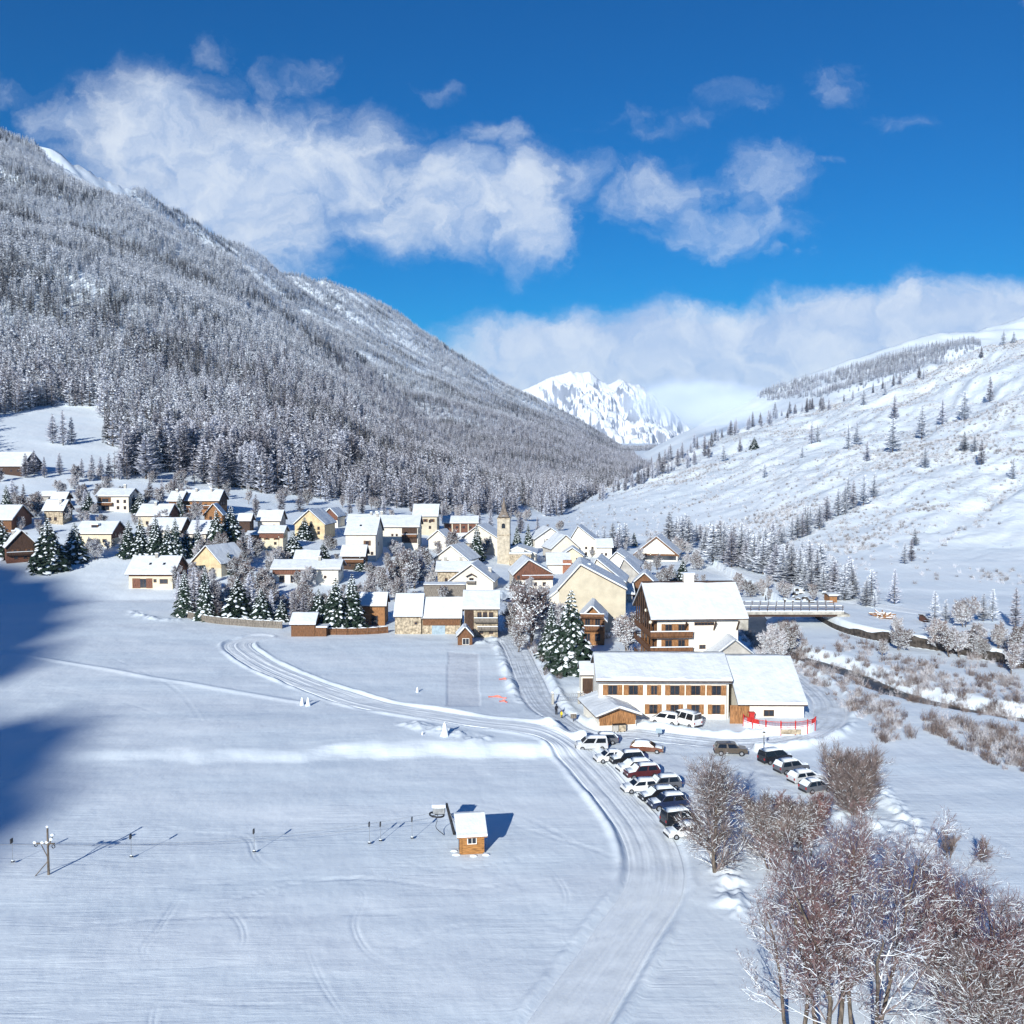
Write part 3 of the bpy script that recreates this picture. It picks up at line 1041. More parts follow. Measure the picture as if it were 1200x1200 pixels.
CLEARINGS = [[(-60, 500), (10, 486), (60, 476), (112, 478), (124, 500), (118, 520), (152, 530), (162, 545), (125, 562), (92, 568), (60, 566), (0, 566), (-60, 566)],
             [(25, 150), (70, 168), (110, 184), (168, 208), (160, 222), (135, 234), (100, 220), (62, 196)],
             [(175, 556), (240, 552), (236, 566), (180, 568)],
             [(610, 590), (640, 604), (632, 622), (600, 612)]]


def forest(c0, c1, t0, t1, n, seed, which):
    """random points on a mountain face in view of the photograph"""
    rng = np.random.default_rng(seed)
    c = rng.uniform(c0, c1, n)
    # uniform over the ground: density in (c, t) grows with depth
    t = np.sqrt(rng.uniform(t0 * t0, t1 * t1, n))
    x = (c - 600) / F * t
    y = t
    z, _ = terrain(x, y)
    px, py = project(x, y, z)
    ok = np.ones(n, bool)
    for pol in CLEARINGS:
        ok &= ~in_px(px, py, pol)
    return c[ok], t[ok], x[ok], y[ok], z[ok], px[ok], py[ok], rng


# the wooded mountain on the left
N_NEAR = 80
fa = forest(-190, 860, 430, 3050, 400000, 5, 'A')
c_, t_, x_, y_, z_, px_, py_, rg = fa
vz, _, _ = loft(VAL, c_, t_)
foot = np.interp(c_, V2[0], V2[1])
ccz, _, _ = loft(C_LINES, c_, t_, before=0.3)
ddz, _, _ = loft(D_LINES, c_, t_, before=0.3)
az_, _, _ = loft(A_LINES, c_, t_, before=0.3)
bz_, _, _ = loft(B_LINES, c_, t_, before=0.3)
on = (t_ > foot * 0.99) & (np.maximum(az_, bz_) > np.maximum(ccz, ddz) + 1) & (z_ > -1)
# thin stands and white gaps by noise, thinner with steep gullies
dn = fbm(x_ / 90, y_ / 90, 4, 61)
ax_ = (x_ * 0.24 + y_ * 0.97)
dn = dn + 0.35 * np.minimum(0, fbm(x_ / 500, ax_ / 60, 3, 63) + 0.12) * (t_ > 1200)
keep = rg.random(len(x_)) < np.clip(1.05 + 0.9 * dn, 0.25, 1) * np.interp(t_, [430, 700, 1200, 2000, 3000], [0.8, 0.95, 0.85, 0.62, 0.55])
# behind a crest nothing is seen
cr = np.interp(c_, A_LINES[-1][0], A_LINES[-1][1])
hidden = (t_ > cr + 25) & (az_ > bz_ - 8)
crb = np.interp(c_, B_LINES[-1][0], B_LINES[-1][1])
on &= keep & ~hidden & (t_ < np.maximum(crb, 700) + 20)
c_, t_, x_, y_, z_, px_, py_ = [q[on] for q in (c_, t_, x_, y_, z_, px_, py_)]
hgt = (1 + 0.5 * fbm(x_ / 45, y_ / 45, 2, 97)) * np.interp(t_, [430, 600, 1000, 1700, 3000], [20, 16, 12, 10, 9.5]) * rg.uniform(0.6, 1.25, len(t_))
frosty = sstep(25, 200, z_ + 90 * fbm(x_ / 200, y_ / 200, 3, 71))
white = rg.random(len(t_)) < frosty
dark = (fbm(x_ / 70, y_ / 70, 3, 81) > 0.17) & (rg.random(len(t_)) < 0.6)
print('forest trees', len(t_))
pxh = hgt * F / t_
seen = (px_ > -30) & (px_ < 1230)
order = np.argsort(-np.where(seen, pxh, 0))
near_ids = order[:N_NEAR]
far_mask = np.ones(len(t_), bool)
far_mask[near_ids] = False
idx = np.where(dark, 6 + rg.integers(0, 2, len(t_)), np.where(white, 3, 0) + rg.integers(0, 3, len(t_)))
scatter('mountain_forest', np.stack([x_, y_, z_ - 0.3], 1)[far_mask], hgt[far_mask], idx[far_mask],
        LARCH_FAR + LARCH_FARW + FIR_FAR, 'dense rimed larch forest covering the steep mountain on the left')
for k in near_ids:
    me = (LARCH_NEARW if white[k] else LARCH_NEAR)[int(rg.integers(0, 2 if white[k] else 4))]
    o = link_mesh('larch_tree', me)
    o.location = (x_[k], y_[k], z_[k] - 0.3)
    o.rotation_euler = (0, 0, rg.random() * 6.28)
    o.scale = (hgt[k] * rg.uniform(1.15, 1.5),) * 2 + (hgt[k],)
    tag(o, 'tall rimed larch at the foot of the wooded mountain, behind the village', 'tree', 'larches at the foot of the wooded mountain')

# wood on the clouded slope far right
c_, t_, x_, y_, z_, px_, py_, rg = forest(840, 1260, 1500, 2650, 26000, 9, 'D')
az2 = in_px(px_, py_, [(880, 462), (940, 446), (1010, 430), (1060, 412), (1140, 398), (1150, 405), (1100, 440), (1050, 452), (980, 464), (900, 470)])
keep = az2 & (rg.random(len(x_)) < np.clip(0.6 + 1.4 * fbm(x_ / 160, y_ / 160, 4, 66), 0, 1))
hgt = 15 * rg.uniform(0.6, 1.2, len(t_))
scatter('distant_wood', np.stack([x_, y_, z_ - 0.3], 1)[keep], hgt[keep], rg.integers(0, 6, len(t_))[keep], LARCH_FAR + LARCH_FARW,
        'faint grey wood on the misty slope far right')


# ------------------------------------------------------------------ broadleaf trees, bare and dusted with snow
def grow(seed, height, stems, levels, spread, leader=0.0, base_r=0.018, low=0.25, dens=1.0, up=0.10, fork=(3, 5)):
    """segments (p0, p1, r0, r1, level) of a bare tree"""
    rng = random.Random(seed)
    segs = []

    def branch(p, d, length, r, lev):
        n = 5 if lev == 0 else (4 if lev == 1 else 3)
        step = length / n
        pr = r
        for i in range(n):
            jit = 0.10 if lev == 0 else 0.24
            d = (d + Vector((rng.gauss(0, jit), rng.gauss(0, jit), rng.gauss(0, jit * .6) + up * (1 if lev else .4)))).normalized()
            q = p + d * step
            r1 = r * (1 - (i + 1) / n * (0.62 if lev < levels else 0.8))
            segs.append((p.copy(), q.copy(), pr, r1, lev))
            frac = (i + 1) / n
            if lev < levels and (lev > 0 or frac >= low):
                kids = rng.randint(*fork) if lev < levels - 1 else rng.randint(2, 4)
                kids = max(1, round(kids * dens))
                for _ in range(kids):
                    ax = d.orthogonal().normalized()
                    ax.rotate(Matrix.Rotation(rng.random() * 6.283, 3, d))
                    ang = rng.uniform(0.45, 1.0) * spread
                    dd = (d * math.cos(ang) + ax * math.sin(ang)).normalized()
                    k = rng.uniform(0.42, 0.68) * (1 - 0.45 * frac if lev == 0 else 1 - 0.25 * frac)
                    st = p.lerp(q, rng.random())
                    branch(st, dd, length * k, max(r1 * rng.uniform(.45, .65), 0.006), lev + 1)
            p = q
            pr = r1
    for s_ in range(stems):
        an = 6.283 * s_ / stems + rng.random()
        tilt = 0.0 if stems == 1 else rng.uniform(0.08, 0.42) * (1 if leader == 0 else leader)
        d = Vector((math.cos(an) * tilt, math.sin(an) * tilt, 1)).normalized()
        branch(Vector((math.cos(an) * .03 * height * (stems > 1), math.sin(an) * .03 * height * (stems > 1), -0.4)), d, height * rng.uniform(.62, .8), height * base_r / (1 if stems == 1 else stems ** .4), 0)
    return segs


def bare_tree_meshes(name, segs, snow_p, twig_mat, twig_r=0.011, snow_thick=0.035, seed=1, shoot=3):
    rng = random.Random(seed)
    top = max(max(a[0].z, a[1].z) for a in segs)
    tr = MB()
    tw = MB()
    sn = MB()
    for p0, p1, r0, r1, lev in segs:
        if lev == 0:
            tr.tube(p0, p1, r0, r1, 6, 0, cap=False)
        elif lev == 1:
            tw.tube(p0, p1, max(r0, twig_r * 1.5), max(r1, twig_r * 1.3), 4, 0, cap=False)
        else:
            tw.tube(p0, p1, max(r0, twig_r), max(r1, twig_r * .8), 3, 1 if lev >= shoot else 0, cap=False)
        d = (p1 - p0).normalized()
        hgt = max(0, p0.z) / top
        prob = snow_p * (1.25 - 0.9 * hgt) * (1 - abs(d.z) ** 2)
        prob *= 1.7 if lev < shoot else .45
        if lev == 0:
            prob = 0.0 if abs(d.z) > .85 else .4
        if snow_p > 0 and rng.random() < prob:
            r = max((r0 + r1) * .5, twig_r)
            u = Vector((0, 0, r * .8 + snow_thick * .3))
            sn.tube(p0 + u, p1 + u, r * .8 + snow_thick * .6, r * .7 + snow_thick * .45, 4, 0, cap=True)
    tw.add(sn.v, sn.f, 2)
    return tr.mesh('trunk', M['bark'], True), tw.mesh('crown', ([M['twiggrey'], twig_mat] if shoot < 9 else [twig_mat, twig_mat]) + [M_SNOW])


def place_bare(meshes, pos, scale, yaw, name, label, cat='tree', group=None):
    root = empty(name, pos, yaw, label, cat, group)
    root.scale = (scale,) * 3
    for nm, me in zip(('trunk', 'crown'), meshes):
        if len(me.vertices):
            link_mesh(nm, me, root)
    # the snow lies on the crown
    return root


# big ones in the foreground, each grown on its own
def big_bare(px, yb, yt, seed, label, stems=1, levels=4, spread=0.95, snow_p=0.55, twig='twig', name='bare_tree', group=None, **kw):
    p = P(px, yb)
    sc = F / p.y
    h = (yb - yt) / sc
    segs = grow(seed, h, stems, levels, spread, **kw)
    top = max(max(a[0].z, a[1].z) for a in segs)
    me = bare_tree_meshes(name, segs, snow_p, M[twig], twig_r=0.0085 * p.y / 80, snow_thick=.016, seed=seed, shoot=levels)
    return place_bare(me, p, h / top, 0, name, label, 'tree', group)


big_bare(838, 1022, 868, 3, 'slender bare tree with a straight trunk standing beside the row of parked cars', 1, 3, 1.05, .34, 'twiggrey', low=.15, base_r=.016, dens=1.35, up=.12)
big_bare(1000, 954, 857, 7, 'round-crowned bare tree by the bend of the road, its stems fanning from the ground', 16, 2, 0.62, .16, 'twiggrey', dens=1.7, up=.10, low=.15, leader=1.45, base_r=.012)
big_bare(948, 1002, 922, 11, 'reddish bare tree crowding behind the tall clump, below the snow-covered cars', 4, 3, .8, .22, 'twig', dens=1.25)
big_bare(905, 1020, 918, 13, 'low snow-laden bare tree just right of the slender one', 4, 3, .9, .42, 'twiggrey', dens=1.2)
big_bare(934, 1222, 962, 17, 'left trunk of the tall bare clump in the foreground, leaning to the field', 3, 4, 1.0, .5, 'twig', dens=.62, fork=(3, 4), up=.12, low=.24, base_r=.015)
big_bare(975, 1236, 925, 19, 'tallest bare tree in the middle of the foreground clump, red twigs at its top', 3, 4, .95, .3, 'twig', dens=.66, fork=(3, 4), up=.12, low=.24, base_r=.015)
big_bare(1020, 1240, 955, 23, 'right-hand bare tree of the foreground clump, forked low and crusted with snow', 3, 4, 1.0, .5, 'twig', dens=.60, fork=(3, 4), low=.22, base_r=.015)
big_bare(1122, 1200, 974, 29, 'wide bare tree near the bottom right corner with several dark trunks', 5, 3, 1.0, .42, 'twig', dens=.9, low=.1, base_r=.013)
big_bare(1160, 1222, 1000, 30, 'second wide bare tree near the bottom right corner, behind the leaning one', 3, 3, 1.0, .42, 'twig', dens=.85, low=.1, base_r=.013)
big_bare(1184, 1245, 1060, 31, 'leaning bare tree at the right edge of the foreground', 2, 3, .8, .4, 'twiggrey', dens=1.0, leader=1.6, low=.12)
big_bare(1112, 1006, 968, 37, 'tiny bare sapling in the open snow, the one nearest the foreground clump', 4, 2, .5, 0, 'twiggrey', name='bare_shrub')
big_bare(1150, 1010, 975, 38, 'small bare shrub in the open snow behind the wide tree', 4, 2, .7, 0, 'twiggrey', name='bare_shrub')

# shared kinds for the village and the river banks
KIND_BARE = []
for q in range(4):
    sg = grow(100 + q, 1.0 * 8, 1 if q < 2 else 3, 3, .85, low=.22, base_r=.02)
    KIND_BARE.append(bare_tree_meshes('bare_tree', sg, .20, foliage('rimed twigs', (0.19, 0.145, 0.14), (0.52, 0.51, 0.55), .10, 1.6, .34, .18), twig_r=.030, snow_thick=.06, seed=q, shoot=9))
KIND_SHRUB = []
KIND_SCRUB = []
for q in range(6):
    rs = random.Random(700 + q)
    b = MB()
    for k in range(26):
        an = rs.random() * 6.283
        til = rs.uniform(.05, .75)
        p0 = Vector((rs.gauss(0, .45), rs.gauss(0, .45), -.1))
        d = Vector((math.cos(an) * til, math.sin(an) * til, 1)).normalized()
        ln = rs.uniform(.6, 2.3)
        for sgm in range(3):
            p1 = p0 + d * ln / 3
            b.tube(p0, p1, .024 - .005 * sgm, .019 - .005 * sgm, 3, 0, cap=False)
            for tq in range(3):
                a2 = rs.random() * 6.283
                d2 = (d + Vector((math.cos(a2), math.sin(a2), rs.uniform(-.2, .4))) * .9).normalized()
                st = p0.lerp(p1, rs.random())
                b.tube(st, st + d2 * rs.uniform(.2, .55), .014, .010, 3, 0, cap=False)
            p0 = p1
            d = (d + Vector((rs.gauss(0, .2), rs.gauss(0, .2), rs.gauss(0, .12)))).normalized()
    KIND_SHRUB.append(b.mesh('shrub', M_BRUSH))
    KIND_SCRUB.append(b.mesh('shrub', M_SCRUB))


def bare(px, yb, yt, kind, label, group=None, name='bare_tree'):
    p = P(px, yb)
    h = (yb - yt) * p.y / F
    me = KIND_BARE[kind % 4]
    top = 7.2
    return place_bare(me, p, h / top, (px * 7.3) % 6.28, name, label, 'tree', group)


# ------------------------------------------------------------------ spruces under heavy snow
def spruce_meshes(seed, height, radius, tiers, nb):
    rng = random.Random(seed)
    tr = MB()
    tr.tube((0, 0, -.5), (0, 0, height * .96), height * .016, height * .003, 6, 0, cap=False)
    fo = MB()
    sn = MB()
    for i in range(tiers):
        fr = (i + rng.random() * .4) / tiers
        h = height * (0.05 + 0.93 * fr)
        rad = radius * (1 - fr) ** 0.82 * rng.uniform(.88, 1.08) + .12
        n = max(4, int(nb * (1 - fr * .6)))
        off = rng.random() * 6.3
        for j in range(n):
            an = off + 6.283 * (j + rng.uniform(-.25, .25)) / n
            r = rad * rng.uniform(.72, 1.12)
            ca, sa = math.cos(an), math.sin(an)
            dr = r * rng.uniform(.18, .42)
            wd = r * rng.uniform(.17, .27) + .08

            def pt(k, s_, dz):
                return (ca * r * k - sa * wd * s_, sa * r * k + ca * wd * s_, h - dr * k * k + dz)
            th_ = .10 * r + .05
            vs = [pt(0, 0, .1), pt(.45, 1, 0), pt(.45, -1, 0), pt(.8, .8, -.02), pt(.8, -.8, -.02), pt(1.02, 0, -.04), pt(.45, 0, -th_ * 1.6), pt(.8, 0, -th_ * 2.0)]
            fo.add(vs, [(0, 2, 1), (1, 2, 4, 3), (3, 4, 5), (0, 1, 6), (0, 6, 2), (1, 3, 7, 6), (2, 6, 7, 4), (3, 5, 7), (4, 7, 5)], 0)
            # fringe of drooping twigs
            for q in range(5):
                k = rng.uniform(.3, 1.0)
                s_ = rng.choice((-1, 1))
                a0 = pt(k, s_ * .35, -.02)
                a1 = pt(k + .10, s_ * (1.25 + rng.random() * .5), -th_ * rng.uniform(.6, 2.6))
                a2 = pt(k + .16, s_ * .4, -th_ * .5)
                fo.add([a0, a1, a2], [(0, 1, 2)], 0)
            # snow pads on the bough
            for q in range(rng.choice((1, 1, 2, 2))):
                if rng.random() < .25:
                    continue
                k = rng.uniform(.42, .92)
                l_ = r * rng.uniform(.09, .20) + .04
                w_ = wd * rng.uniform(.35, .8)
                hh = .05 * r + rng.uniform(.04, .10)
                s_ = rng.uniform(-.4, .4)
                c0 = Vector(pt(k, s_, 0))
                ring_ = []
                for e in range(6):
                    aa = 6.283 * e / 6
                    kk = k + math.cos(aa) * l_ / max(r, .1)
                    v_ = pt(kk, s_ + math.sin(aa) * w_ / wd, rng.uniform(-.03, .03))
                    ring_.append(v_)
                in_ = [tuple(c0.lerp(Vector(v_), .55) + Vector((0, 0, hh * rng.uniform(.7, 1.1)))) for v_ in ring_]
                sn.add(ring_ + in_ + [tuple(c0 + Vector((0, 0, hh * 1.25)))],
                       [(e, (e + 1) % 6, 6 + (e + 1) % 6, 6 + e) for e in range(6)] + [(6 + e, 6 + (e + 1) % 6, 12) for e in range(6)], 0)
    fo.add(sn.v, sn.f, 1)
    return tr.mesh('trunk', M['bark']), fo.mesh('crown', [M_SPRUCE, M_SNOW])


SPRUCES = [spruce_meshes(300, 14, 3.3, 27, 13), spruce_meshes(301, 14, 2.7, 27, 12), spruce_meshes(302, 14, 4.2, 24, 14), spruce_meshes(303, 14, 2.3, 26, 11)]


def spruce(px, yb, yt, wide, label, group=None):
    """wide: crown width in pixels, picks the nearest kind and stretches it a little"""
    p = P(px, yb)
    h = (yb - yt) * p.y / F
    rel = wide / (yb - yt)
    k = min(range(4), key=lambda i: abs((2 * (3.3, 2.7, 4.2, 2.3)[i] / 14) - rel))
    root = empty('spruce_tree', p - Vector((0, 0, .2)), (px * 3.7 + yb) % 6.28, label, 'tree', group)
    s_ = h / 14
    sx = 1.16 * s_ * min(1.25, max(.8, rel / (2 * (3.3, 2.7, 4.2, 2.3)[k] / 14)))
    root.scale = (sx, sx, s_)
    for nm, me in zip(('trunk', 'crown'), SPRUCES[k]):
        link_mesh(nm, me, root)
    return root


spruce(669, 788, 684, 56, 'tallest snow-laden spruce in the middle of the village, left of the orange timber chalet')
spruce(646, 772, 704, 32, 'slim snow-laden spruce standing close left of the tallest one')
spruce(57, 667, 603, 44, 'broad snow-laden spruce beside the dark red chalet at the left edge')
spruce(88, 657, 609, 30, 'narrower spruce between the broad one and the yellow house with a dormer')
spruce(2, 652, 606, 34, 'snow-dusted spruce cut off by the left edge of the photo')
for a in [(151, 652, 607, 24, 'first spruce at the left end of the row above the yellow chalet'),
          (165, 654, 603, 24, 'second spruce of the row above the yellow chalet, counted from the left'),
          (183, 655, 601, 26, 'tall spruce in the middle of the row above the yellow chalet'),
          (197, 656, 612, 24, 'short spruce in the row above the yellow chalet, right of its middle'),
          (206, 655, 604, 22, 'slender spruce in front of the half-hidden white roof'),
          (219, 651, 619, 24, 'low spruce at the right end of the row above the yellow chalet'),
          (231, 649, 617, 22, 'spruce between the row of spruces and the cream house with a pale fence'),
          (164, 602, 575, 20, 'dark spruce right of the cream house with the recessed brown balcony'),
          (157, 598, 578, 15, 'smaller dark spruce touching the cream house with the recessed brown balcony'),
          (211, 606, 577, 15, 'dark spruce left of the long double chalet with two chimneys'),
          (254, 645, 594, 28, 'grey spruce right of the orange-brown gabled chalet'),
          (271, 640, 590, 34, 'large snowy spruce between the long double chalet and the dark shadowed chalet'),
          (268, 672, 645, 24, 'dark spruce under the shaded grey roof'),
          (217, 722, 664, 26, 'first spruce inside the curved board fence, at its left end'),
          (241, 726, 660, 24, 'thin dark spruce behind the curved board fence'),
          (279, 728, 672, 44, 'broad green spruce full of snow lumps behind the curved board fence'),
          (306, 729, 686, 30, 'small spruce near the middle of the curved board fence'),
          (330, 728, 700, 26, 'low spruce behind the curved board fence, left of the brown shed'),
          (374, 738, 686, 30, 'left one of the spruces by the brown shed'),
          (394, 740, 672, 38, 'tall spruce behind the brown shed'),
          (413, 738, 668, 34, 'tall spruce left of the orange board barn'),
          (344, 658, 620, 32, 'broad grey spruce right of the yellow house with a red fascia'),
          (357, 632, 604, 24, 'spruce in front of the ochre gabled house'),
          (379, 655, 633, 18, 'small spruce behind the long low house with a red fascia'),
          (390, 612, 596, 12, 'tiny spruce below the brown-topped gable'),
          (423, 668, 645, 20, 'rimed spruce in front of the dark wooden barn'),
          (559, 656, 612, 20, 'spruce standing in front of the cream gable left of the church tower'),
          (606, 640, 613, 11, 'left small spruce behind the church nave'),
          (619, 640, 611, 11, 'right small spruce behind the church nave'),
          (8, 600, 566, 16, 'tall thin spruce below the chalet at the far left edge'),
          (104, 600, 575, 22, 'snowy spruce left of the cream house with the recessed brown balcony'),
          (800, 682, 651, 17, 'snowy spruce behind the ridge of the big hotel chalet'),
          (790, 684, 664, 13, 'small spruce beside the snowy one behind the big hotel chalet'),
          (743, 640, 622, 9, 'small dark spruce on the slope left of the long gabled roof far back'),
          (884, 526, 511, 14, 'single dark spruce among the larches on the right hillside')]:
    spruce(*a)

# larches one can tell apart on the right hillside
HILL = [(1012, 475, 455), (1130, 493, 458), (1104, 498, 466), (1080, 515, 475), (1046, 530, 489), (1160, 471, 441), (994, 527, 497), (1004, 522, 494), (951, 520, 494), (958, 518, 497),
        (940, 537, 521), (1016, 541, 516), (896, 560, 541), (848, 541, 520), (867, 530, 512), (1187, 562, 536), (1084, 549, 523), (1048, 492, 463), (1176, 405, 386), (1188, 402, 388), (1150, 420, 405), (1037, 463, 447),
        (1012, 592, 555), (1000, 596, 562), (982, 605, 573), (1024, 583, 556), (940, 630, 600), (928, 634, 603), (960, 620, 593), (1150, 545, 514), (1142, 530, 508), (1130, 530, 505), (1068, 658, 630), (1060, 661, 634), (1072, 640, 618),
        (1048, 708, 664), (1095, 742, 690), (1108, 728, 700), (1190, 735, 686), (1163, 728, 688), (1152, 728, 694), (1200, 780, 735), (1025, 712, 690)]
for k, (px, yb, yt) in enumerate(HILL):
    p = P(px, yb)
    h = (yb - yt) * p.y / F
    o = link_mesh('larch_tree', (LARCH_NEARW + LARCH_NEAR[:1])[k % 3])
    o.location = p - Vector((0, 0, .3))
    o.rotation_euler = (0, 0, k * 1.7)
    o.scale = (h * 1.15, h * 1.15, h)
    tag(o, 'lone grey larch on the open snowy hillside at the right', 'tree', 'scattered larches on the right hillside')
rg = np.random.default_rng(12)


LEFTOVER = []


def tree_line(pts, n, hpx, label, group, spread=4, meshes=None, mass=False):
    pts = np.array(pts, float)
    for k in range(n):
        u = (k + rg.random()) / n * (len(pts) - 1)
        i = min(int(u), len(pts) - 2)
        q = pts[i] + (pts[i + 1] - pts[i]) * (u - i)
        hp = rg.uniform(*hpx)
        p = P(q[0] + rg.normal() * spread, q[1] + rg.normal() * spread * .5)
        h = hp * p.y / F
        if mass:
            LEFTOVER.append((p.x, p.y, p.z - .3, h, k % 4))
            continue
        o = link_mesh('larch_tree', (meshes or (LARCH_NEARW + LARCH_NEAR[1:2] + LARCH_NEARW))[(k * 3) % 5])
        o.location = p - Vector((0, 0, .3))
        o.rotation_euler = (0, 0, rg.random() * 6.28)
        o.scale = (h * 1.35, h * 1.35, h)
        tag(o, label, 'tree', group)


tree_line([(760, 553), (800, 534), (850, 512), (900, 496), (940, 483), (975, 478)], 46, (9, 18), 'small larch in the row along the skyline of the right hill', 'larches along the skyline of the right hill', 3, mass=True)
tree_line([(985, 472), (1040, 455), (1090, 440)], 9, (8, 14), 'small larch in the row along the skyline of the right hill', 'larches along the skyline of the right hill', 3, mass=True)
tree_line([(700, 586), (740, 566), (780, 553), (830, 536)], 30, (10, 20), 'grey larch on the near shoulder of the right hill', 'larches on the shoulder of the right hill', 5, mass=True)
tree_line([(836, 656), (880, 668), (930, 684), (975, 697), (1020, 706)], 46, (30, 50), 'rimed larch in the dense row above the valley road', 'larches in the row above the valley road', 5)
tree_line([(780, 640), (830, 648), (880, 655), (930, 664), (965, 678)], 34, (24, 42), 'rimed larch in the second rank behind the valley road row', 'larches in the second rank above the valley road', 6)
tree_line([(770, 632), (810, 634), (850, 638)], 16, (16, 30), 'small larch at the foot of the right hill behind the village', 'larches at the foot of the right hill behind the village', 5)
tree_line([(885, 648), (920, 634), (960, 612), (1000, 590)], 26, (14, 34), 'grey larch in the strip climbing the right hillside', 'larches in the strip climbing the right hillside', 5)
tree_line([(690, 645), (715, 645), (735, 640)], 9, (20, 36), 'reddish grey larch behind the white houses right of the church', 'larches behind the white houses right of the church', 4)

LO = np.array(LEFTOVER)
scatter('skyline_larches', LO[:, :3], LO[:, 3] * 1.1, LO[:, 4].astype(int), LARCH_NEAR, 'thin line of small larches along the skyline and shoulder of the right hill')

# scrub of the right hillside and the river flats: nobody could count it
n = 170000
cq = rg.uniform(640, 1260, n)
tq = np.sqrt(rg.uniform(260 ** 2, 1080 ** 2, n))
xq = (cq - 600) / F * tq
zq, _ = terrain(xq, tq)
qx, qy = project(xq, tq, zq)
c0z, T0, Z0 = loft(C_LINES, cq, tq, before=.3)
dens = fbm(xq / 60, tq / 60, 4, 55) + 0.5 * fbm((xq + tq) / 40, (tq - xq) / 160, 3, 56)
prob = np.clip((dens - .12) * 1.3, 0, .6) + 0.035
smooth_field = in_px(qx, qy, [(960, 660), (1030, 640), (1200, 560), (1260, 560), (1260, 730), (1000, 700)])
prob = np.where(smooth_field, prob * .12, prob)
for pol, v in [([(965, 612), (1010, 598), (1060, 596), (1066, 620), (1040, 634), (990, 636), (965, 628)], .55), ([(1060, 616), (1098, 614), (1095, 622), (1062, 628)], .5),
               ([(1140, 616), (1160, 575), (1185, 556), (1200, 552), (1200, 566), (1165, 600), (1150, 622)], .5), ([(1095, 640), (1130, 616), (1136, 622), (1105, 644)], .4),
               ([(1136, 676), (1160, 666), (1200, 668), (1200, 686), (1140, 682)], .35), ([(880, 660), (965, 600), (1040, 560), (1100, 545), (1100, 552), (1000, 598), (900, 670)], .3),
               ([(900, 575), (960, 552), (1010, 535), (1020, 548), (950, 575), (900, 600)], .22)]:
    prob = np.where(in_px(qx, qy, pol), v * .5, prob)
keep = (rg.random(n) < prob) & (c0z > .5) & (T0[0] < tq)
scatter('hillside_scrub', np.stack([xq, tq, zq - .1], 1)[keep], rg.uniform(.25, .8, n)[keep], rg.integers(0, 6, n)[keep], KIND_SCRUB, 'low grey brush strewn over the snowy hillside at the right')
n = 15000
qx = rg.uniform(860, 1240, n)
qy = rg.uniform(728, 930, n)
keep = np.zeros(n, bool)
for pol, v in [([(935, 770), (985, 800), (1060, 830), (1080, 870), (1040, 878), (1020, 850), (970, 812), (930, 785)], .18), ([(1090, 842), (1200, 862), (1240, 870), (1240, 915), (1190, 908), (1130, 880), (1090, 860)], .20),
               ([(985, 742), (1040, 765), (1110, 790), (1080, 815), (1030, 798), (985, 765)], .12), ([(1080, 780), (1200, 800), (1240, 830), (1160, 830), (1090, 800)], .14), ([(885, 735), (935, 730), (950, 760), (915, 785), (890, 770)], .35),
               ([(1100, 760), (1200, 770), (1240, 790), (1100, 785)], .10), ([(1080, 905), (1100, 900), (1105, 910), (1085, 915)], .0)]:
    keep |= in_px(qx, qy, pol) & (rg.random(n) < v)
tt = (CAM_H) * F / (qy - HORIZON)
xx_ = (qx - 600) / F * tt
zz_, _ = terrain(xx_, tt)
dr_ = dist_line(xx_, tt, RIVER)
keep |= (dr_ < 7) & (rg.random(n) < .15)
wet = dr_ < 1.6
keep &= ~wet
scatter('riverside_brush', np.stack([xx_, tt, zz_ - .1], 1)[keep], rg.uniform(.30, .95, n)[keep], rg.integers(0, 6, n)[keep], KIND_SHRUB, 'bare brown and rimed brush along both banks of the stream')

# single bare trees through the village
for k, (px, yb, yt) in enumerate([(30, 612, 578), (22, 600, 572), (42, 606, 580), (96, 596, 570), (125, 578, 556), (186, 592, 566), (200, 580, 562), (230, 612, 588), (285, 668, 640), (292, 690, 652),
                                  (300, 712, 672), (252, 720, 684), (318, 724, 690), (345, 720, 680), (355, 728, 692), (230, 716, 668), (205, 690, 660), (360, 708, 676), (452, 690, 660), (470, 688, 650), (486, 690, 640),
                                  (478, 664, 636), (498, 668, 640), (530, 650, 622), (516, 655, 632), (462, 705, 676), (445, 684, 664), (435, 700, 672), (612, 742, 690), (622, 752, 680), (636, 750, 700), (630, 735, 690),
                                  (735, 765, 712), (726, 752, 715), (818, 668, 648), (770, 668, 650), (785, 676, 660), (812, 690, 668), (910, 775, 735), (925, 768, 732), (895, 765, 740), (300, 600, 582), (330, 590, 572), (360, 592, 574), (420, 600, 582),
                                  (1140, 770, 735), (1130, 735, 700), (1170, 760, 730), (1185, 790, 750), (640, 625, 612), (655, 622, 610), (700, 705, 690), (590, 650, 636), (500, 720, 700), (880, 700, 680), (865, 690, 672), (900, 690, 672)]):
    bare(px, yb, yt, k, 'bare rimed tree standing between the village houses and the stream', 'bare rimed trees through the village')
bare(735, 768, 712, 1, 'snowy bare tree with two trunks in front of the big hotel chalet')
bare(622, 756, 676, 0, 'tall reddish bare tree beside the village street')

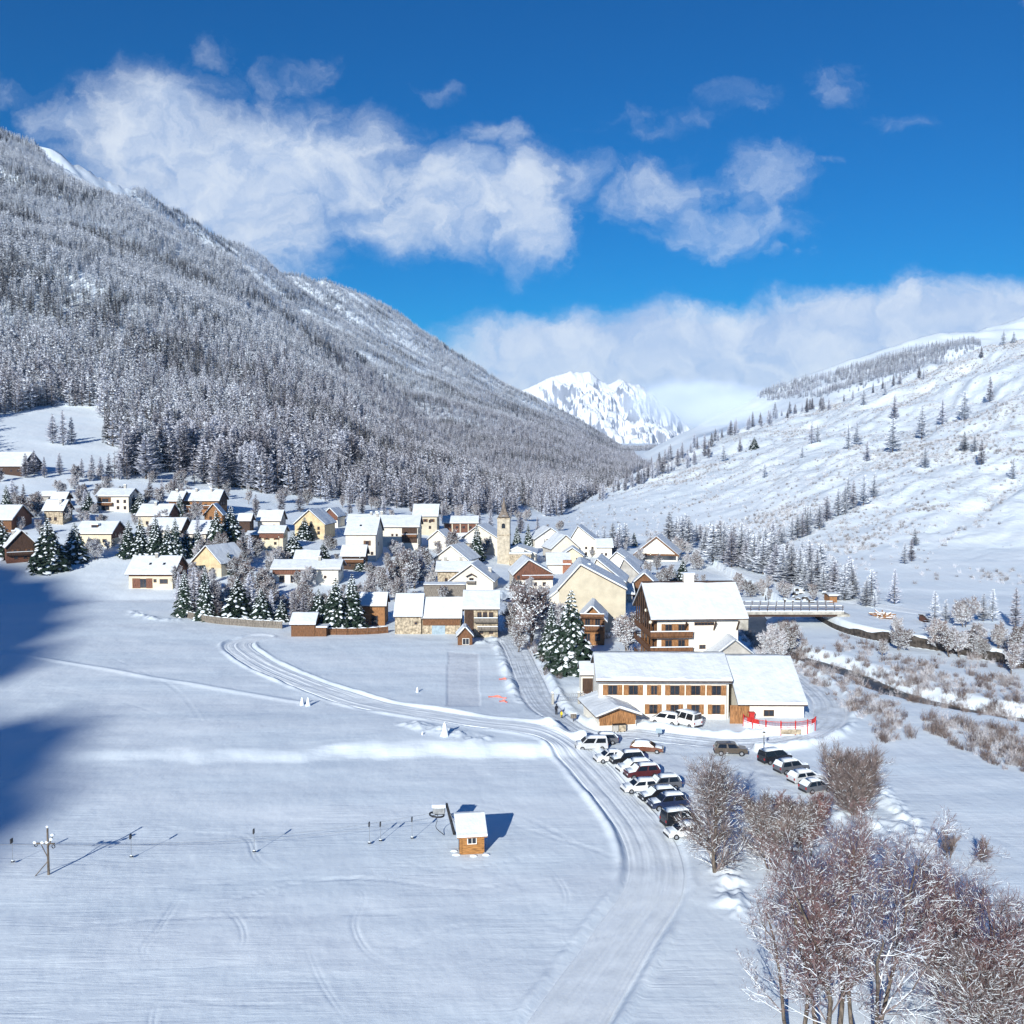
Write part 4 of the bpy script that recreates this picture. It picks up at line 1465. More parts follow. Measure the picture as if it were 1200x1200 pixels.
VIL = [(20, 600, 250, 640), (100, 640, 300, 660), (220, 655, 330, 722), (300, 640, 420, 735), (430, 640, 520, 712), (380, 590, 620, 612), (0, 560, 300, 592), (520, 640, 580, 660), (600, 690, 660, 770), (690, 640, 830, 690), (840, 690, 960, 706), (1000, 735, 1200, 775)]
cnt = [20, 20, 24, 24, 26, 24, 34, 10, 12, 22, 10, 10]
for (xa, ya, xb, yb_), nn_ in zip(VIL, cnt):
    for k in range(nn_):
        px, yb = rg.uniform(xa, xb), rg.uniform(ya, yb_)
        p = P(px, yb)
        h = rg.uniform(3.0, 7.5)
        bare(px, yb, yb - h * F / p.y, k, 'bare rimed tree standing between the village houses and the stream', 'bare rimed trees through the village')
for k, (px, yb, hp) in enumerate([(640, 790, 14), (655, 795, 12), (636, 775, 12), (648, 782, 14), (684, 800, 10), (300, 728, 22), (262, 726, 26), (346, 730, 20), (355, 734, 18), (430, 735, 14), (470, 690, 16), (620, 760, 22), (628, 765, 18), (735, 770, 20), (750, 765, 14), (712, 748, 14), (905, 782, 24), (922, 780, 26), (892, 776, 22), (938, 772, 20)]):
    p = P(px, yb)
    o = link_mesh('shrub', KIND_SHRUB[k % 4])
    o.location = p - Vector((0, 0, .1))
    s_ = hp * p.y / F / 2.6
    o.scale = (s_, s_, s_)
    o.rotation_euler = (0, 0, k * 2.1)
    tag(o, 'rimed brown shrub growing low by a fence, street or wall in the village', 'shrub', 'rimed shrubs in the village')

for k, (px, yb, yt) in enumerate([(210, 716, 668), (228, 722, 662), (252, 725, 672), (293, 727, 668), (318, 728, 688), (345, 732, 690), (356, 735, 694), (62, 520, 484), (74, 522, 480), (84, 520, 488), (30, 560, 530), (40, 556, 526), (52, 560, 534), (96, 560, 536), (108, 560, 532), (118, 562, 534), (128, 560, 530), (140, 562, 538), (70, 556, 530), (15, 592, 560), (28, 598, 566), (46, 604, 574), (100, 600, 572), (176, 586, 560), (190, 590, 560), (205, 584, 556), (232, 640, 604), (286, 650, 618), (293, 660, 624), (470, 676, 640), (480, 690, 645), (492, 684, 640), (454, 694, 664), (300, 606, 578), (330, 602, 574), (352, 600, 572), (410, 604, 578), (425, 602, 580), (450, 604, 580), (520, 612, 588), (545, 612, 586), (575, 622, 596), (560, 618, 594), (610, 625, 600), (630, 628, 604)]):
    p = P(px, yb)
    h = (yb - yt) * p.y / F
    o = link_mesh('larch_tree', LARCH_NEAR[k % 4])
    o.location = p - Vector((0, 0, .3))
    o.rotation_euler = (0, 0, k * 1.3)
    o.scale = (h * 1.05, h * 1.05, h)
    tag(o, 'grey-brown rimed larch among or just behind the village gardens', 'tree', 'larches among the village gardens')
# ================================================================== buildings
def window(root, face, W_, D_, u, z, w_, h_, shut=None, frame='frame', name='window', x0=None):
    """a framed window set on a wall, its pane a sub-part, shutters too where it has them"""
    o = bpy.data.objects.new(name, None)
    me = MB()
    t = 0.09
    me.box(-w_ / 2, w_ / 2, -t, 0.02, 0, h_)
    o = me.build(name, M[frame], root)
    if face == 'F':
        o.location = ((u - .5) * W_, 0, z)
    elif face == 'R':
        o.location = (W_ / 2, u * D_, z)
        o.rotation_euler = (0, 0, math.pi / 2)
    elif face == 'L':
        o.location = (-W_ / 2, u * D_, z)
        o.rotation_euler = (0, 0, -math.pi / 2)
    b = MB()
    e = min(.09, w_ * .12)
    mid = 0.035
    if w_ > .7:
        b.box(-w_ / 2 + e, -mid, -t - .012, -t + .02, e, h_ - e)
        b.box(mid, w_ / 2 - e, -t - .012, -t + .02, e, h_ - e)
    else:
        b.box(-w_ / 2 + e, w_ / 2 - e, -t - .012, -t + .02, e, h_ - e)
    b.build('pane', M['glass'], o)
    if shut:
        for s in (-1, 1):
            q = MB()
            a0, a1 = sorted((s * (w_ / 2 + .03), s * (w_ / 2 + .03 + w_ * .5)))
            q.box(a0, a1, -.10, 0.0, -.04, h_ + .04)
            q.build('shutter', M[shut], o)
    return o


def snow_loft(sn, sec, axis, a, b, seed):
    """roof snow: the section carried along the ridge with uneven depth and a ragged eave"""
    n = max(2, int(abs(b - a) / 1.1))
    m = len(sec)
    rs = np.random.default_rng(seed)
    dz = rs.normal(0, .045, (n + 1, m))
    dz = (dz + np.roll(dz, 1, 0)) * .7
    dy = rs.normal(0, .05, (n + 1, 2))
    vs = []
    mid = (sec[0][0] + sec[2][0]) / 2
    for i in range(n + 1):
        h = a + (b - a) * i / n
        for j, (u, w_) in enumerate(sec):
            if j > 2:
                w_ = w_ + dz[i, j]
                if j in (3, m - 1):
                    u = u + (dy[i, 0] if u < mid else -dy[i, 1])
            vs.append((h, u, w_) if axis == 'x' else (u, h, w_))
    fs = [(i * m + j, i * m + (j + 1) % m, (i + 1) * m + (j + 1) % m, (i + 1) * m + j) for i in range(n) for j in range(m)]
    for e in (0, n * m):
        fs += [(e, e + 1, e + 6, e + 7, e + 8), (e + 1, e + 5, e + 6), (e + 1, e + 2, e + 3, e + 4, e + 5)]
    sn.add(vs, fs)


def house(label, name, xl, xr, yb, ye, yr, typ='E', depth=9.0, yaw=0.0, wall='cream', gable=None, pitch=30.0, oh=0.7, wins=(), chim=(), cat='house', back=None,
          snow=0.30, roofm='roof', group=None, pos=None, hw=None, wid=None, asym=0.0, base=None):
    """typ E: eaves towards the camera, xl..xr along the front eave; typ G: gable towards the camera, xl..xr the wall.
    yb, ye, yr: rows of the wall foot, the eave and the ridge."""
    p = pos or P((xl + xr) / 2, yb)
    sc = F / p.y
    cy = max(.5, math.cos(R(yaw)))
    Wd = wid or (xr - xl) / sc / cy
    Hw = hw or max(1.2, (yb - ye) / sc)
    Ra = max(.6, (ye - yr) / sc)
    root = empty(name, p, R(yaw), label, cat, group)
    if typ == 'E':
        Wd = Wd - 2 * oh
        vs = max(.02, (CAM_H - p.z - Hw) / p.y)
        tp = math.tan(R(pitch))
        hd = Ra / (tp + vs)
        if hd < 2.6:
            hd = 2.6
            tp = max(.12, Ra / hd - vs)
        if hd > 11:
            hd = 11
            tp = Ra / hd - vs
        D = 2 * (hd - oh)
        if back is not None:
            D = hd + back - 2 * oh
        zr = Hw + hd * tp
        ridge_y = hd - oh
        zb = zr - (D + oh - ridge_y) * tp
        # walls with both gable triangles, one closed solid
        b = MB()
        sec = [(0, -2.0), (D, -2.0), (D, zr - (D - ridge_y) * tp - .05), (ridge_y, zr - .05), (0, zr - ridge_y * tp - .05)]
        b.prism(sec, 'x', -Wd / 2, Wd / 2)
        b.build('walls', M[wall], root)
        if gable:
            for s in (-1, 1):
                g = MB()
                zz = Hw * (.55 if Hw < 4 else .62)
                sec = [(0.02, zz), (D - .02, zz), (D - .02, zr - (D - ridge_y) * tp - .06), (ridge_y, zr - .06), (0.02, zr - ridge_y * tp - .06)]
                a0, a1 = sorted((s * (Wd / 2 - .02), s * (Wd / 2 + .05)))
                g.prism(sec, 'x', a0, a1)
                g.build('gable_boarding', M[gable], root)
        x0, x1 = -Wd / 2 - oh, Wd / 2 + oh
        yf, zf = -oh, zr - (ridge_y + oh) * tp
        yk, zk = D + oh, zr - (D + oh - ridge_y) * tp
        rf = MB()
        th = .24
        rf.prism([(yf, zf), (ridge_y, zr), (yk, zk), (yk, zk + th), (ridge_y, zr + th), (yf, zf + th)], 'x', x0, x1)
        roof = rf.build('roof', M[roofm], root)
        sn = MB()
        i_ = .05
        s0 = th + .004
        snow_loft(sn, [(yf - .06, zf + s0 - .02), (ridge_y, zr + s0), (yk + .06, zk + s0 - .02), (yk + .02, zk + s0 + snow * .8), (yk - .4, zk + s0 + snow + .4 * tp), (ridge_y + .3, zr + s0 + snow - .3 * tp * .8),
                  (ridge_y - .3, zr + s0 + snow - .3 * tp * .8), (yf + .4, zf + s0 + snow + .4 * tp), (yf - .02, zf + s0 + snow * .8)], 'x', x0 + i_ - .06, x1 - i_ + .06, int(xl * 7 + yb))
        sn.build('roof_snow', M_ROOFSNOW, roof)
    else:
        D = depth
        tp = (2 * Ra / Wd)
        zr = Hw + Ra
        rx = asym * Wd
        b = MB()
        b.prism([(-Wd / 2, -2.0), (Wd / 2, -2.0), (Wd / 2, Hw - .05), (rx, zr - .05), (-Wd / 2, Hw - .05)], 'y', 0, D)
        b.build('walls', M[wall], root)
        tl = Ra / (Wd / 2 + rx)
        tr_ = Ra / (Wd / 2 - rx)
        if gable:
            g = MB()
            zz = Hw * .62
            g.prism([(-Wd / 2 + .02, zz), (Wd / 2 - .02, zz), (Wd / 2 - .02, Hw - .06), (rx, zr - .06), (-Wd / 2 + .02, Hw - .06)], 'y', -.06, .02)
            g.build('gable_boarding', M[gable], root)
        y0, y1 = -oh, D + oh
        xa, za = -Wd / 2 - oh * .7, Hw - oh * .7 * tl
        xb, zb = Wd / 2 + oh * .7, Hw - oh * .7 * tr_
        rf = MB()
        th = .24
        rf.prism([(xa, za), (rx, zr), (xb, zb), (xb, zb + th), (rx, zr + th), (xa, za + th)], 'y', y0, y1)
        roof = rf.build('roof', M[roofm], root)
        sn = MB()
        s0 = th + .004
        snow_loft(sn, [(xa - .05, za + s0 - .02), (rx, zr + s0), (xb + .05, zb + s0 - .02), (xb + .0, zb + s0 + snow * .8), (xb - .4, zb + s0 + snow + .4 * tr_), (rx + .3, zr + s0 + snow - .3 * tr_ * .8),
                  (rx - .3, zr + s0 + snow - .3 * tl * .8), (xa + .4, za + s0 + snow + .4 * tl), (xa - .0, za + s0 + snow * .8)], 'y', y0 - .05, y1 + .05, int(xl * 7 + yb))
        sn.build('roof_snow', M_ROOFSNOW, roof)
        ridge_y = D / 2
        tp = tl
    wins = list(wins)
    front = [q for q in wins if q[0] == 'F']
    if cat == 'house' or cat is None or name in ('chalet', 'house'):
        if 0 < len(front) < 5 and Hw > 4.4 and front[0][2] < Hw - 3.6:
            wins += [('F', u, Hw - 2.2, .95, 1.25, 'wood' if int(yb) % 2 else None, 'woodframe') for u in ((.2, .5, .8) if Wd > 9 else (.28, .72))]
        if typ == 'E' and not any(q[0] == 'R' for q in wins) and xr < 560:
            wins += [('R', v, Hw * .62 + .5, .9, 1.1, None, 'woodframe') for v in (.3, .6)]
    for wn in wins:
        face, u, z, w_, h_ = wn[:5]
        shut = wn[5] if len(wn) > 5 else None
        fr = wn[6] if len(wn) > 6 else 'woodframe'
        nm = wn[7] if len(wn) > 7 else 'window'
        window(root, face, Wd, D, u, z, w_, h_, shut, fr, nm)
    for u, v in chim:
        c = MB()
        if typ == 'E':
            cx = (u - .5) * Wd
            cyy = v * D
            zt = zr - abs(cyy - ridge_y) * tp
        else:
            cx = (u - .5) * Wd
            cyy = v * D
            zt = zr - abs(cx - rx) * tp
        c.box(cx - .42, cx + .42, cyy - .42, cyy + .42, zt - .5, zt + 1.5, 0)
        c.box(cx - .55, cx + .55, cyy - .55, cyy + .55, zt + 1.503, zt + 1.65, 1)
        c.box(cx - .5, cx + .5, cyy - .5, cyy + .5, zt + 1.653, zt + 1.95, 2)
        c.build('chimney', [M['grey'], M['concrete'], M_SNOW], roof)
    root['_'] = 0
    del root['_']
    return root, dict(W=Wd, D=D, H=Hw, zr=zr, ry=ridge_y, tp=tp, sc=sc, p=p)


def balcony(root, x0, x1, y0, y1, z, m='wood', h=1.0, snow=True, name='balcony'):
    b = MB()
    b.box(x0, x1, y0, y1, z - .14, z, 0)
    k = .07
    for (a0, a1, c0, c1) in ((x0, x1, y0, y0 + k), (x0, x0 + k, y0 + k + .003, y1), (x1 - k, x1, y0 + k + .003, y1)):
        b.box(a0, a1, c0, c1, z + .12, z + h, 0)
    if snow:
        b.box(x0 - .03, x1 + .03, y0 - .05, y0 + k + .05, z + h + .003, z + h + .16, 1)
    return b.build(name, [M[m], M_SNOW], root)


def skylight(root, d, u, v, s=.8):
    """roof window lying bare in the snow of a front roof slope"""
    x = (u - .5) * d['W']
    y = v * d['ry']
    z = d['zr'] - (d['ry'] - y) * d['tp'] + .5
    b = MB()
    dz = d['tp'] * .45
    b.add([(x - s / 2, y - .45, z - dz), (x + s / 2, y - .45, z - dz), (x + s / 2, y + .45, z + dz), (x - s / 2, y + .45, z + dz),
           (x - s / 2, y - .45, z - dz + .08), (x + s / 2, y - .45, z - dz + .08), (x + s / 2, y + .45, z + dz + .08), (x - s / 2, y + .45, z + dz + .08)],
          [(0, 3, 2, 1), (4, 5, 6, 7), (0, 1, 5, 4), (1, 2, 6, 5), (2, 3, 7, 6), (3, 0, 4, 7)])
    return b.build('skylight', M['glass'], root)


def dormer(root, d, u, v, w_=2.2, h_=1.5, m='wood'):
    x = (u - .5) * d['W']
    y = v * d['ry']
    z = d['zr'] - (d['ry'] - y) * d['tp']
    b = MB()
    b.box(x - w_ / 2, x + w_ / 2, y, y + 2.5, z - .2, z + h_, 0)
    b.box(x - w_ / 2 + .3, x + w_ / 2 - .3, y - .04, y + .02, z + .45, z + h_ - .2, 1)
    b.box(x - w_ / 2 - .25, x + w_ / 2 + .25, y - .35, y + 3.2, z + h_ + .003, z + h_ + .4, 2)
    return b.build('dormer', [M[m], M['glass'], M_SNOW], root)


def row(face, us, z, w_=1.0, h_=1.3, shut=None, frame='woodframe'):
    return [(face, u, z, w_, h_, shut, frame) for u in us]


# ---- the left-hand slope
house('dark chalet with a wide white roof, cut by the left edge below the forest clearing', 'chalet', -16, 27, 556, 547, 530, wall='darkwood', wins=row('F', (.7, .9), 1.0))
house('brown gabled chalet at the left edge with a speckled snowy roof', 'chalet', -20, 16, 623, 610, 592, wall='wood', gable='redwood', wins=row('R', (.3, .6), 1.2))
r_, d_ = house('small dark red chalet near the left edge, left of the broad spruce', 'chalet', 12, 40, 659, 640, 622, 'G', depth=11, yaw=32, wall='redwood', gable='darkwood', wins=row('F', (.3, .6), 1.0, 1.1, 1.2), chim=[(.3, .5)])
balcony(r_, -d_['W'] / 2, d_['W'] / 2, -1.3, 0, 2.4, 'darkwood')
house('stone chalet with a dark right gable behind the broad spruce', 'chalet', 50, 76, 614, 599, 586, wall='stone', gable='darkwood', pitch=38, wins=row('F', (.3, .6), 1.2) + row('R', (.5,), 2.0), chim=[(.75, .3)])
house('small upper chalet roof rising just behind the stone chalet', 'chalet', 60, 79, 594, 585, 577, wall='darkwood', pitch=38)
house('low snowy roof half hidden by rimed trees, left of the stone chalet', 'chalet', 44, 64, 588, 582, 576, wall='grey', pitch=30)
r_, d_ = house('cream modern house with a recessed brown balcony on its left half', 'house', 112, 153, 599, 582, 573, wall='cream', pitch=22, wins=row('F', (.66, .88), 3.2) + row('F', (.66, .88), .7), chim=[(.72, .5)])
pbox(r_, 'timber_recess', M['wood'], -d_['W'] * .46, -d_['W'] * .06, -.06, .02, d_['H'] * .45, d_['H'] - .3)
balcony(r_, -d_['W'] * .48, 0.0, -1.3, 0, d_['H'] * .42, 'wood')
for z_, w_ in ((.4, 3.0), (3.1, 2.6)):
    window(r_, 'F', d_['W'], d_['D'], .26, z_, w_, 1.9, None, 'woodframe', 'balcony_door')
r_, d_ = house('yellow house with a dark boxy dormer on its snowy roof', 'house', 88, 133, 640, 626, 611, wall='yellow', gable='redwood', pitch=28, wins=row('F', (.42, .80), 1.2, 1.3, 1.2))
dormer(r_, d_, .44, .35)
house('brown-gabled house behind the row of spruces, partly hidden', 'house', 160, 199, 618, 605, 591, wall='tan', gable='redwood', wins=row('F', (.3, .7), 1.0) + row('R', (.5,), 2.2), chim=[(.45, .4)])
house('white roof half hidden by spruces, in front of the brown-gabled house', 'house', 172, 214, 636, 622, 607, wall='cream', gable='darkwood', wins=row('F', (.3, .7), 1.0))
r_, d_ = house('long brown double chalet with two chimneys on its snowy roof, high on the left', 'chalet', 212, 258, 603, 587.5, 574.5, wall='orange', gable='darkwood', pitch=30, wins=row('F', (.15, .4, .65, .88), 3.3, 1.2, 1.1) + row('F', (.2, .5, .8), .8), chim=[(.3, .38), (.72, .38)])
balcony(r_, -d_['W'] * .48, d_['W'] * .3, -1.2, 0, 2.7, 'wood')
house('snow-roofed chalet with a bare chimney at the left of the long double chalet', 'chalet', 196, 214, 602, 588, 576, wall='wood', wins=row('F', (.5,), 1.2), chim=[(.4, .4)])
house('orange-brown gabled chalet in front of the long double chalet', 'chalet', 240, 260, 613, 603, 591, 'G', depth=9, wall='orange', wins=row('F', (.35, .7), 1.4), yaw=8)
house('cream house with a white roof, right of the row of spruces', 'house', 219, 244, 640, 626, 610, wall='cream', wins=row('F', (.3, .7), 1.0))
house('gabled house in full shade with a blue-grey roof and a pale barge board', 'house', 224, 262, 674, 659, 640, 'G', depth=12, yaw=-24, wall='tan', gable='ochre', wins=row('F', (.35, .7), 1.2))
r_, d_ = house('yellow chalet with red-brown doors standing alone at the edge of the field', 'chalet', 147.5, 206, 690, 673.5, 651, wall='yellow', gable='redwood', pitch=31, oh=.9,
               wins=row('F', (.60,), 1.9, .9, 1.0) + [('F', .80, 1.5, 2.4, 1.4, None, 'redwood')], chim=[(.5, .42)])
pbox(r_, 'sliding_door', M['redwood'], -d_['W'] * .42, -d_['W'] * .24, -.11, .02, .2, 3.1)
pbox(r_, 'sliding_door', M['redwood'], -d_['W'] * .10, d_['W'] * .04, -.11, .02, .2, 3.1)
window(r_, 'F', d_['W'], d_['D'], .33, .3, 2.4, 2.7, None, 'woodframe', 'patio_door')
pbox(r_, 'eaves_board', M['redwood'], -d_['W'] / 2 + .05, d_['W'] / 2 - .05, -.05, .02, d_['H'] - .45, d_['H'] - .02)
skylight(r_, d_, .42, .45)
skylight(r_, d_, .74, .45)
house('cream house with a grey right gable, behind the yellow one with a red fascia', 'house', 300, 330, 623, 611, 598, wall='cream', gable='grey', pitch=33, wins=row('F', (.25, .75), 1.4) + row('R', (.5,), 2.0))
r_, d_ = house('small yellow house with a red-brown fascia band under its roof', 'house', 303, 334, 645, 625, 616.5, wall='yellow', pitch=25, wins=row('F', (.66,), 2.0, .9, 1.0))
pbox(r_, 'fascia', M['redwood'], -d_['W'] / 2 - .3, d_['W'] / 2 + .3, -.35, -.02, d_['H'] - 1.6, d_['H'] - .1)
house('dark shadowed chalet left of the cream house with a grey gable', 'chalet', 278, 295, 624, 611, 602, wall='darkwood', pitch=36)
house('low wooden lean-to beside the small yellow house', 'shed', 288, 305, 632, 627.5, 623, wall='wood', pitch=15, cat='shed')
r_, d_ = house('ochre gabled house with a blue shaded roof behind the broad grey spruce', 'house', 345, 381, 630, 614, 598, 'G', depth=13, yaw=-8, wall='ochre', wins=row('F', (.3, .8), 1.2) + row('F', (.55,), 4.0))
house('small house whose gable is brown boards above and white below, behind the ochre one', 'house', 378, 396, 617, 605, 596, 'G', depth=9, yaw=-10, wall='white', gable='redwood', wins=row('F', (.35, .65), .8, .8, .9))
house('square snowy roof peeping over the long low house with a red fascia', 'house', 344, 374, 668, 656, 645, wall='cream', pitch=30)
r_, d_ = house('long low house, its left half with a red-brown fascia over yellow walls', 'house', 317, 400, 684, 667.5, 656, wall='white', pitch=21, oh=.9,
               wins=[('F', .13, .3, 1.6, 2.3, None, 'woodframe', 'door'), ('F', .30, .3, 1.6, 2.3, None, 'woodframe', 'door')] + row('F', (.62, .8), 1.6, .8, .9), chim=[(.68, .4)])
pbox(r_, 'fascia', M['redwood'], -d_['W'] / 2 - .2, -d_['W'] * .06, -.5, -.02, d_['H'] - 1.4, d_['H'] - .05)
r_, d_ = house('tall cream house with two roof windows, left of the village centre', 'house', 403.5, 442, 657, 627, 606, wall='cream', pitch=27, oh=.5, wins=row('F', (.72,), 5.3, 1.2, 1.6, 'woodframe') + row('F', (.06,), 3.0, .9, 1.0) + row('F', (.55, .88), 2.0, .9, 1.1) + row('R', (.4,), 4.5), chim=[(.95, .5)])
skylight(r_, d_, .45, .45)
skylight(r_, d_, .68, .5)
r_, d_ = house('long house behind the tall white one, one white bay between dark wooden bays', 'house', 436, 492, 642, 618, 604, wall='cream', pitch=24, wins=row('F', (.42, .52), 4.4, .8, .9) + [('F', .47, .4, 2.4, 2.2, None, 'woodframe', 'garage_door')], chim=[(.12, .5), (.0, .5)])
for a0, a1 in ((-.48, -.30), (.14, .48)):
    pbox(r_, 'timber_bay', M['darkwood'], d_['W'] * a0, d_['W'] * a1, -.3, .02, d_['H'] * .25, d_['H'] - .2)
balcony(r_, d_['W'] * .14, d_['W'] * .48, -1.5, -.32, d_['H'] * .55, 'wood')
house('snowy long roof joining the tall white house to the forest edge', 'house', 406, 440, 622, 612, 603, wall='white', pitch=24, chim=[(.85, .4)])
house('tan stone house with the highest roof at the forest edge, behind the long house', 'house', 483, 514, 627, 605.5, 591, wall='tan', pitch=30, wins=row('F', (.3, .7), 2.6) + row('F', (.3, .7), 5.2))
r_, d_ = house('red-brown house with pale posts, left of the cream gable by the church', 'house', 518, 561, 627, 613.5, 605, wall='redwood', pitch=24, wins=row('F', (.2, .4, .6, .8), 2.8, 1.2, 1.2))
for u in (-.48, -.24, 0, .24, .48):
    pbox(r_, 'post', M['tan'], d_['W'] * u - .25, d_['W'] * u + .25, -.5, -.08, -1, d_['H'] - .1)
r_, d_ = house('dark wooden barn with a balcony, in front of the tall white house', 'barn', 398.5, 429, 668, 652.5, 639, wall='darkwood', gable='darkwood', pitch=32, wins=row('F', (.35, .65), 1.0, 1.0, 1.1), cat='barn')
balcony(r_, -d_['W'] / 2, d_['W'] / 2, -1.1, 0, 2.6, 'wood')
house('little cream gabled house right of the rimed trees in the centre', 'house', 502, 525, 644, 632, 622, 'G', depth=9, yaw=-14, wall='cream', wins=row('F', (.5,), 2.2, .8, 1.0))
house('cream gabled house with a long shaded roof, screened by bare trees', 'house', 508, 549, 666, 656, 640, 'G', depth=12, yaw=-16, wall='cream', wins=row('F', (.4, .7), 1.5))
r_, d_ = house('stone house with two chimneys behind the cream gable with a window hood', 'house', 510, 556, 690, 670, 658, wall='stone', pitch=24, wins=row('F', (.25,), 1.8, .9, 1.5), chim=[(.2, .5), (.66, .5)])
r_, d_ = house('cream gabled house with a small window hood in the middle of its gable', 'house', 527, 578, 692, 681, 662, 'G', depth=12, yaw=-6, wall='cream', wins=row('F', (.5,), 2.3, 1.3, 1.5), chim=[(.85, .7)])
hd_ = MB()
hd_.prism([(-1.6, 4.2), (0, 5.0), (1.6, 4.2), (1.6, 4.35), (0, 5.2), (-1.6, 4.35)], 'y', -1.2, 0)
hd_.build('window_hood', M['darkwood'], r_)
balcony(r_, -1.3, 1.3, -1.1, 0, 2.2, 'greywood', .8)
r_, d_ = house('flat-topped grey plank barn with a dark opening, behind the twin stone barns', 'barn', 496, 546, 703, 686, 684.5, wall='greywood', pitch=4, oh=.15, snow=.15, wins=[('F', .48, 2.0, 2.2, 1.8, None, 'darkwood', 'opening')], cat='barn')
house('left one of the twin stone barns, its snowy roof the steeper', 'barn', 461, 495.5, 743, 723, 695.5, wall='stone', pitch=36, oh=.35, snow=.34, wins=row('F', (.8,), 2.2, .7, .6), cat='barn')
r_, d_ = house('right one of the twin stone barns, with a faded blue door', 'barn', 493, 541.5, 743, 725, 700, wall='stone', pitch=34, oh=.35, snow=.34, cat='barn')
pbox(r_, 'timber_band', M['wood'], -d_['W'] / 2 + .1, d_['W'] / 2 - .1, -.1, .02, d_['H'] - 1.5, d_['H'] - .1)
pbox(r_, 'door', M['bluedoor'], -d_['W'] * .25, d_['W'] * .10, -.08, .02, 0, d_['H'] - 1.55)
r_, d_ = house('stone house with snow-covered balconies, right of the twin barns', 'house', 541.5, 586, 747, 714, 692, wall='stone', pitch=28, oh=.5, snow=.36, wins=row('F', (.45, .62, .8), 4.4, 1.0, 1.4) + row('F', (.5, .8), .8, 1.0, 1.5))
balcony(r_, -d_['W'] * .2, d_['W'] / 2, -1.2, 0, 3.6, 'greywood')
balcony(r_, -d_['W'] * .1, d_['W'] / 2, -1.6, 0, 1.9, 'greywood', .8)
pbox(r_, 'painted_porch_shade', M['darkwood'], -d_['W'] / 2 + .1, -d_['W'] * .22, -.06, .02, 0, d_['H'] - .2)  # flat dark panel on the wall, a porch's shade put in as colour
r_, d_ = house('orange board barn beside the tall spruce behind the field fence', 'barn', 419, 453.5, 733, 710.5, 694.5, wall='orange', pitch=34, oh=.5, snow=.34, wins=[('F', .6, .2, 1.6, 2.2, None, 'wood', 'door')], cat='barn')
house('tiny brown cabin with a pale door, below the stone house with balconies', 'cabin', 536.5, 553.5, 756, 745, 735.5, 'G', depth=3.6, wall='wood', oh=.45, snow=.28, wins=[('F', .55, .1, 1.5, 1.4, None, 'frame', 'door')], cat='cabin', yaw=4)
r_, d_ = house('brown plank shed at the field edge with a lower lean-to on its right', 'shed', 339.5, 370.5, 746, 732.5, 719, wall='wood', pitch=28, oh=.3, snow=.36, cat='shed')
lt = MB()
lt.box(d_['W'] / 2 + .05, d_['W'] / 2 + 2.6, .1, 3.4, -1, d_['H'] - .5, 0)
lt.box(d_['W'] / 2 + .32, d_['W'] / 2 + 2.9, -.2, 3.6, d_['H'] - .497, d_['H'] - .2, 1)
lt.build('lean_to', [M['wood'], M_ROOFSNOW], r_)

# ---- church
p = P(590, 661)
ch = empty('church', p, R(-4), 'stone village church with a tall square bell tower and pointed spire', 'church')
s_ = p.y / F
tw_ = 14.6 * s_
zt = 54 * s_
b = MB()
b.box(-tw_ / 2, tw_ / 2, 0, tw_, -2, zt)
tower = b.build('tower', M['grey_tan'], ch)
b = MB()
for z_ in (zt * .62, zt * .985):
    b.box(-tw_ / 2 - .15, tw_ / 2 + .15, -.15, tw_ + .15, z_, z_ + .3)
b.build('cornice', M['stone'], tower)
b = MB()
hs = 26 * s_
q = tw_ / 2 - .1
c0 = tw_ / 2
b.add([(-q, c0 - q, zt + .31), (q, c0 - q, zt + .31), (q, c0 + q, zt + .31), (-q, c0 + q, zt + .31), (0, c0, zt + hs * .55)], [(0, 1, 4), (1, 2, 4), (2, 3, 4), (3, 0, 4), (3, 2, 1, 0)])
q2 = q * .62
b.add([(math.cos(a_) * q2, c0 + math.sin(a_) * q2, zt + hs * .12) for a_ in [k * math.pi / 4 for k in range(8)]] + [(0, c0, zt + hs)], [(k, (k + 1) % 8, 8) for k in range(8)])
spire = b.build('spire', M['spire'], tower)
b = MB()
b.tube((0, c0, zt + hs), (0, c0, zt + hs + 1.6), .06, .06, 4)
b.tube((-.45, c0, zt + hs + 1.1), (.45, c0, zt + hs + 1.1), .05, .05, 4)
b.build('cross', M['iron'], spire)
for (fx, rot) in (((0, -.02, zt * .78), 0), ((-tw_ / 2 - .02, c0, zt * .78), -math.pi / 2), ((tw_ / 2 + .02, c0, zt * .78), math.pi / 2)):
    b = MB()
    pts = [(-.65, 0), (.65, 0), (.65, 1.2)] + [(.65 * math.cos(a_), 1.2 + .65 * math.sin(a_)) for a_ in np.linspace(.3, math.pi - .3, 6)] + [(-.65, 1.2)]
    b.prism(pts, 'y', -.06, .03)
    o = b.build('belfry_opening', M['glass'], tower)
    o.location = fx
    o.rotation_euler = (0, 0, rot)
b = MB()
b.ball((0, c0, zt + hs * .10), q * 1.05, q * 1.05, .35, 8, 4)
b.build('snow', M_SNOW, spire)
nw = 30 * s_
b = MB()
b.prism([(tw_ / 2 - .2, -2), (tw_ / 2 + nw, -2), (tw_ / 2 + nw, 12 * s_), (tw_ / 2 + nw * .3, 19 * s_), (tw_ / 2 - .2, 15 * s_)], 'y', 1.5, 16)
nave = b.build('nave', M['cream'], ch)
b = MB()
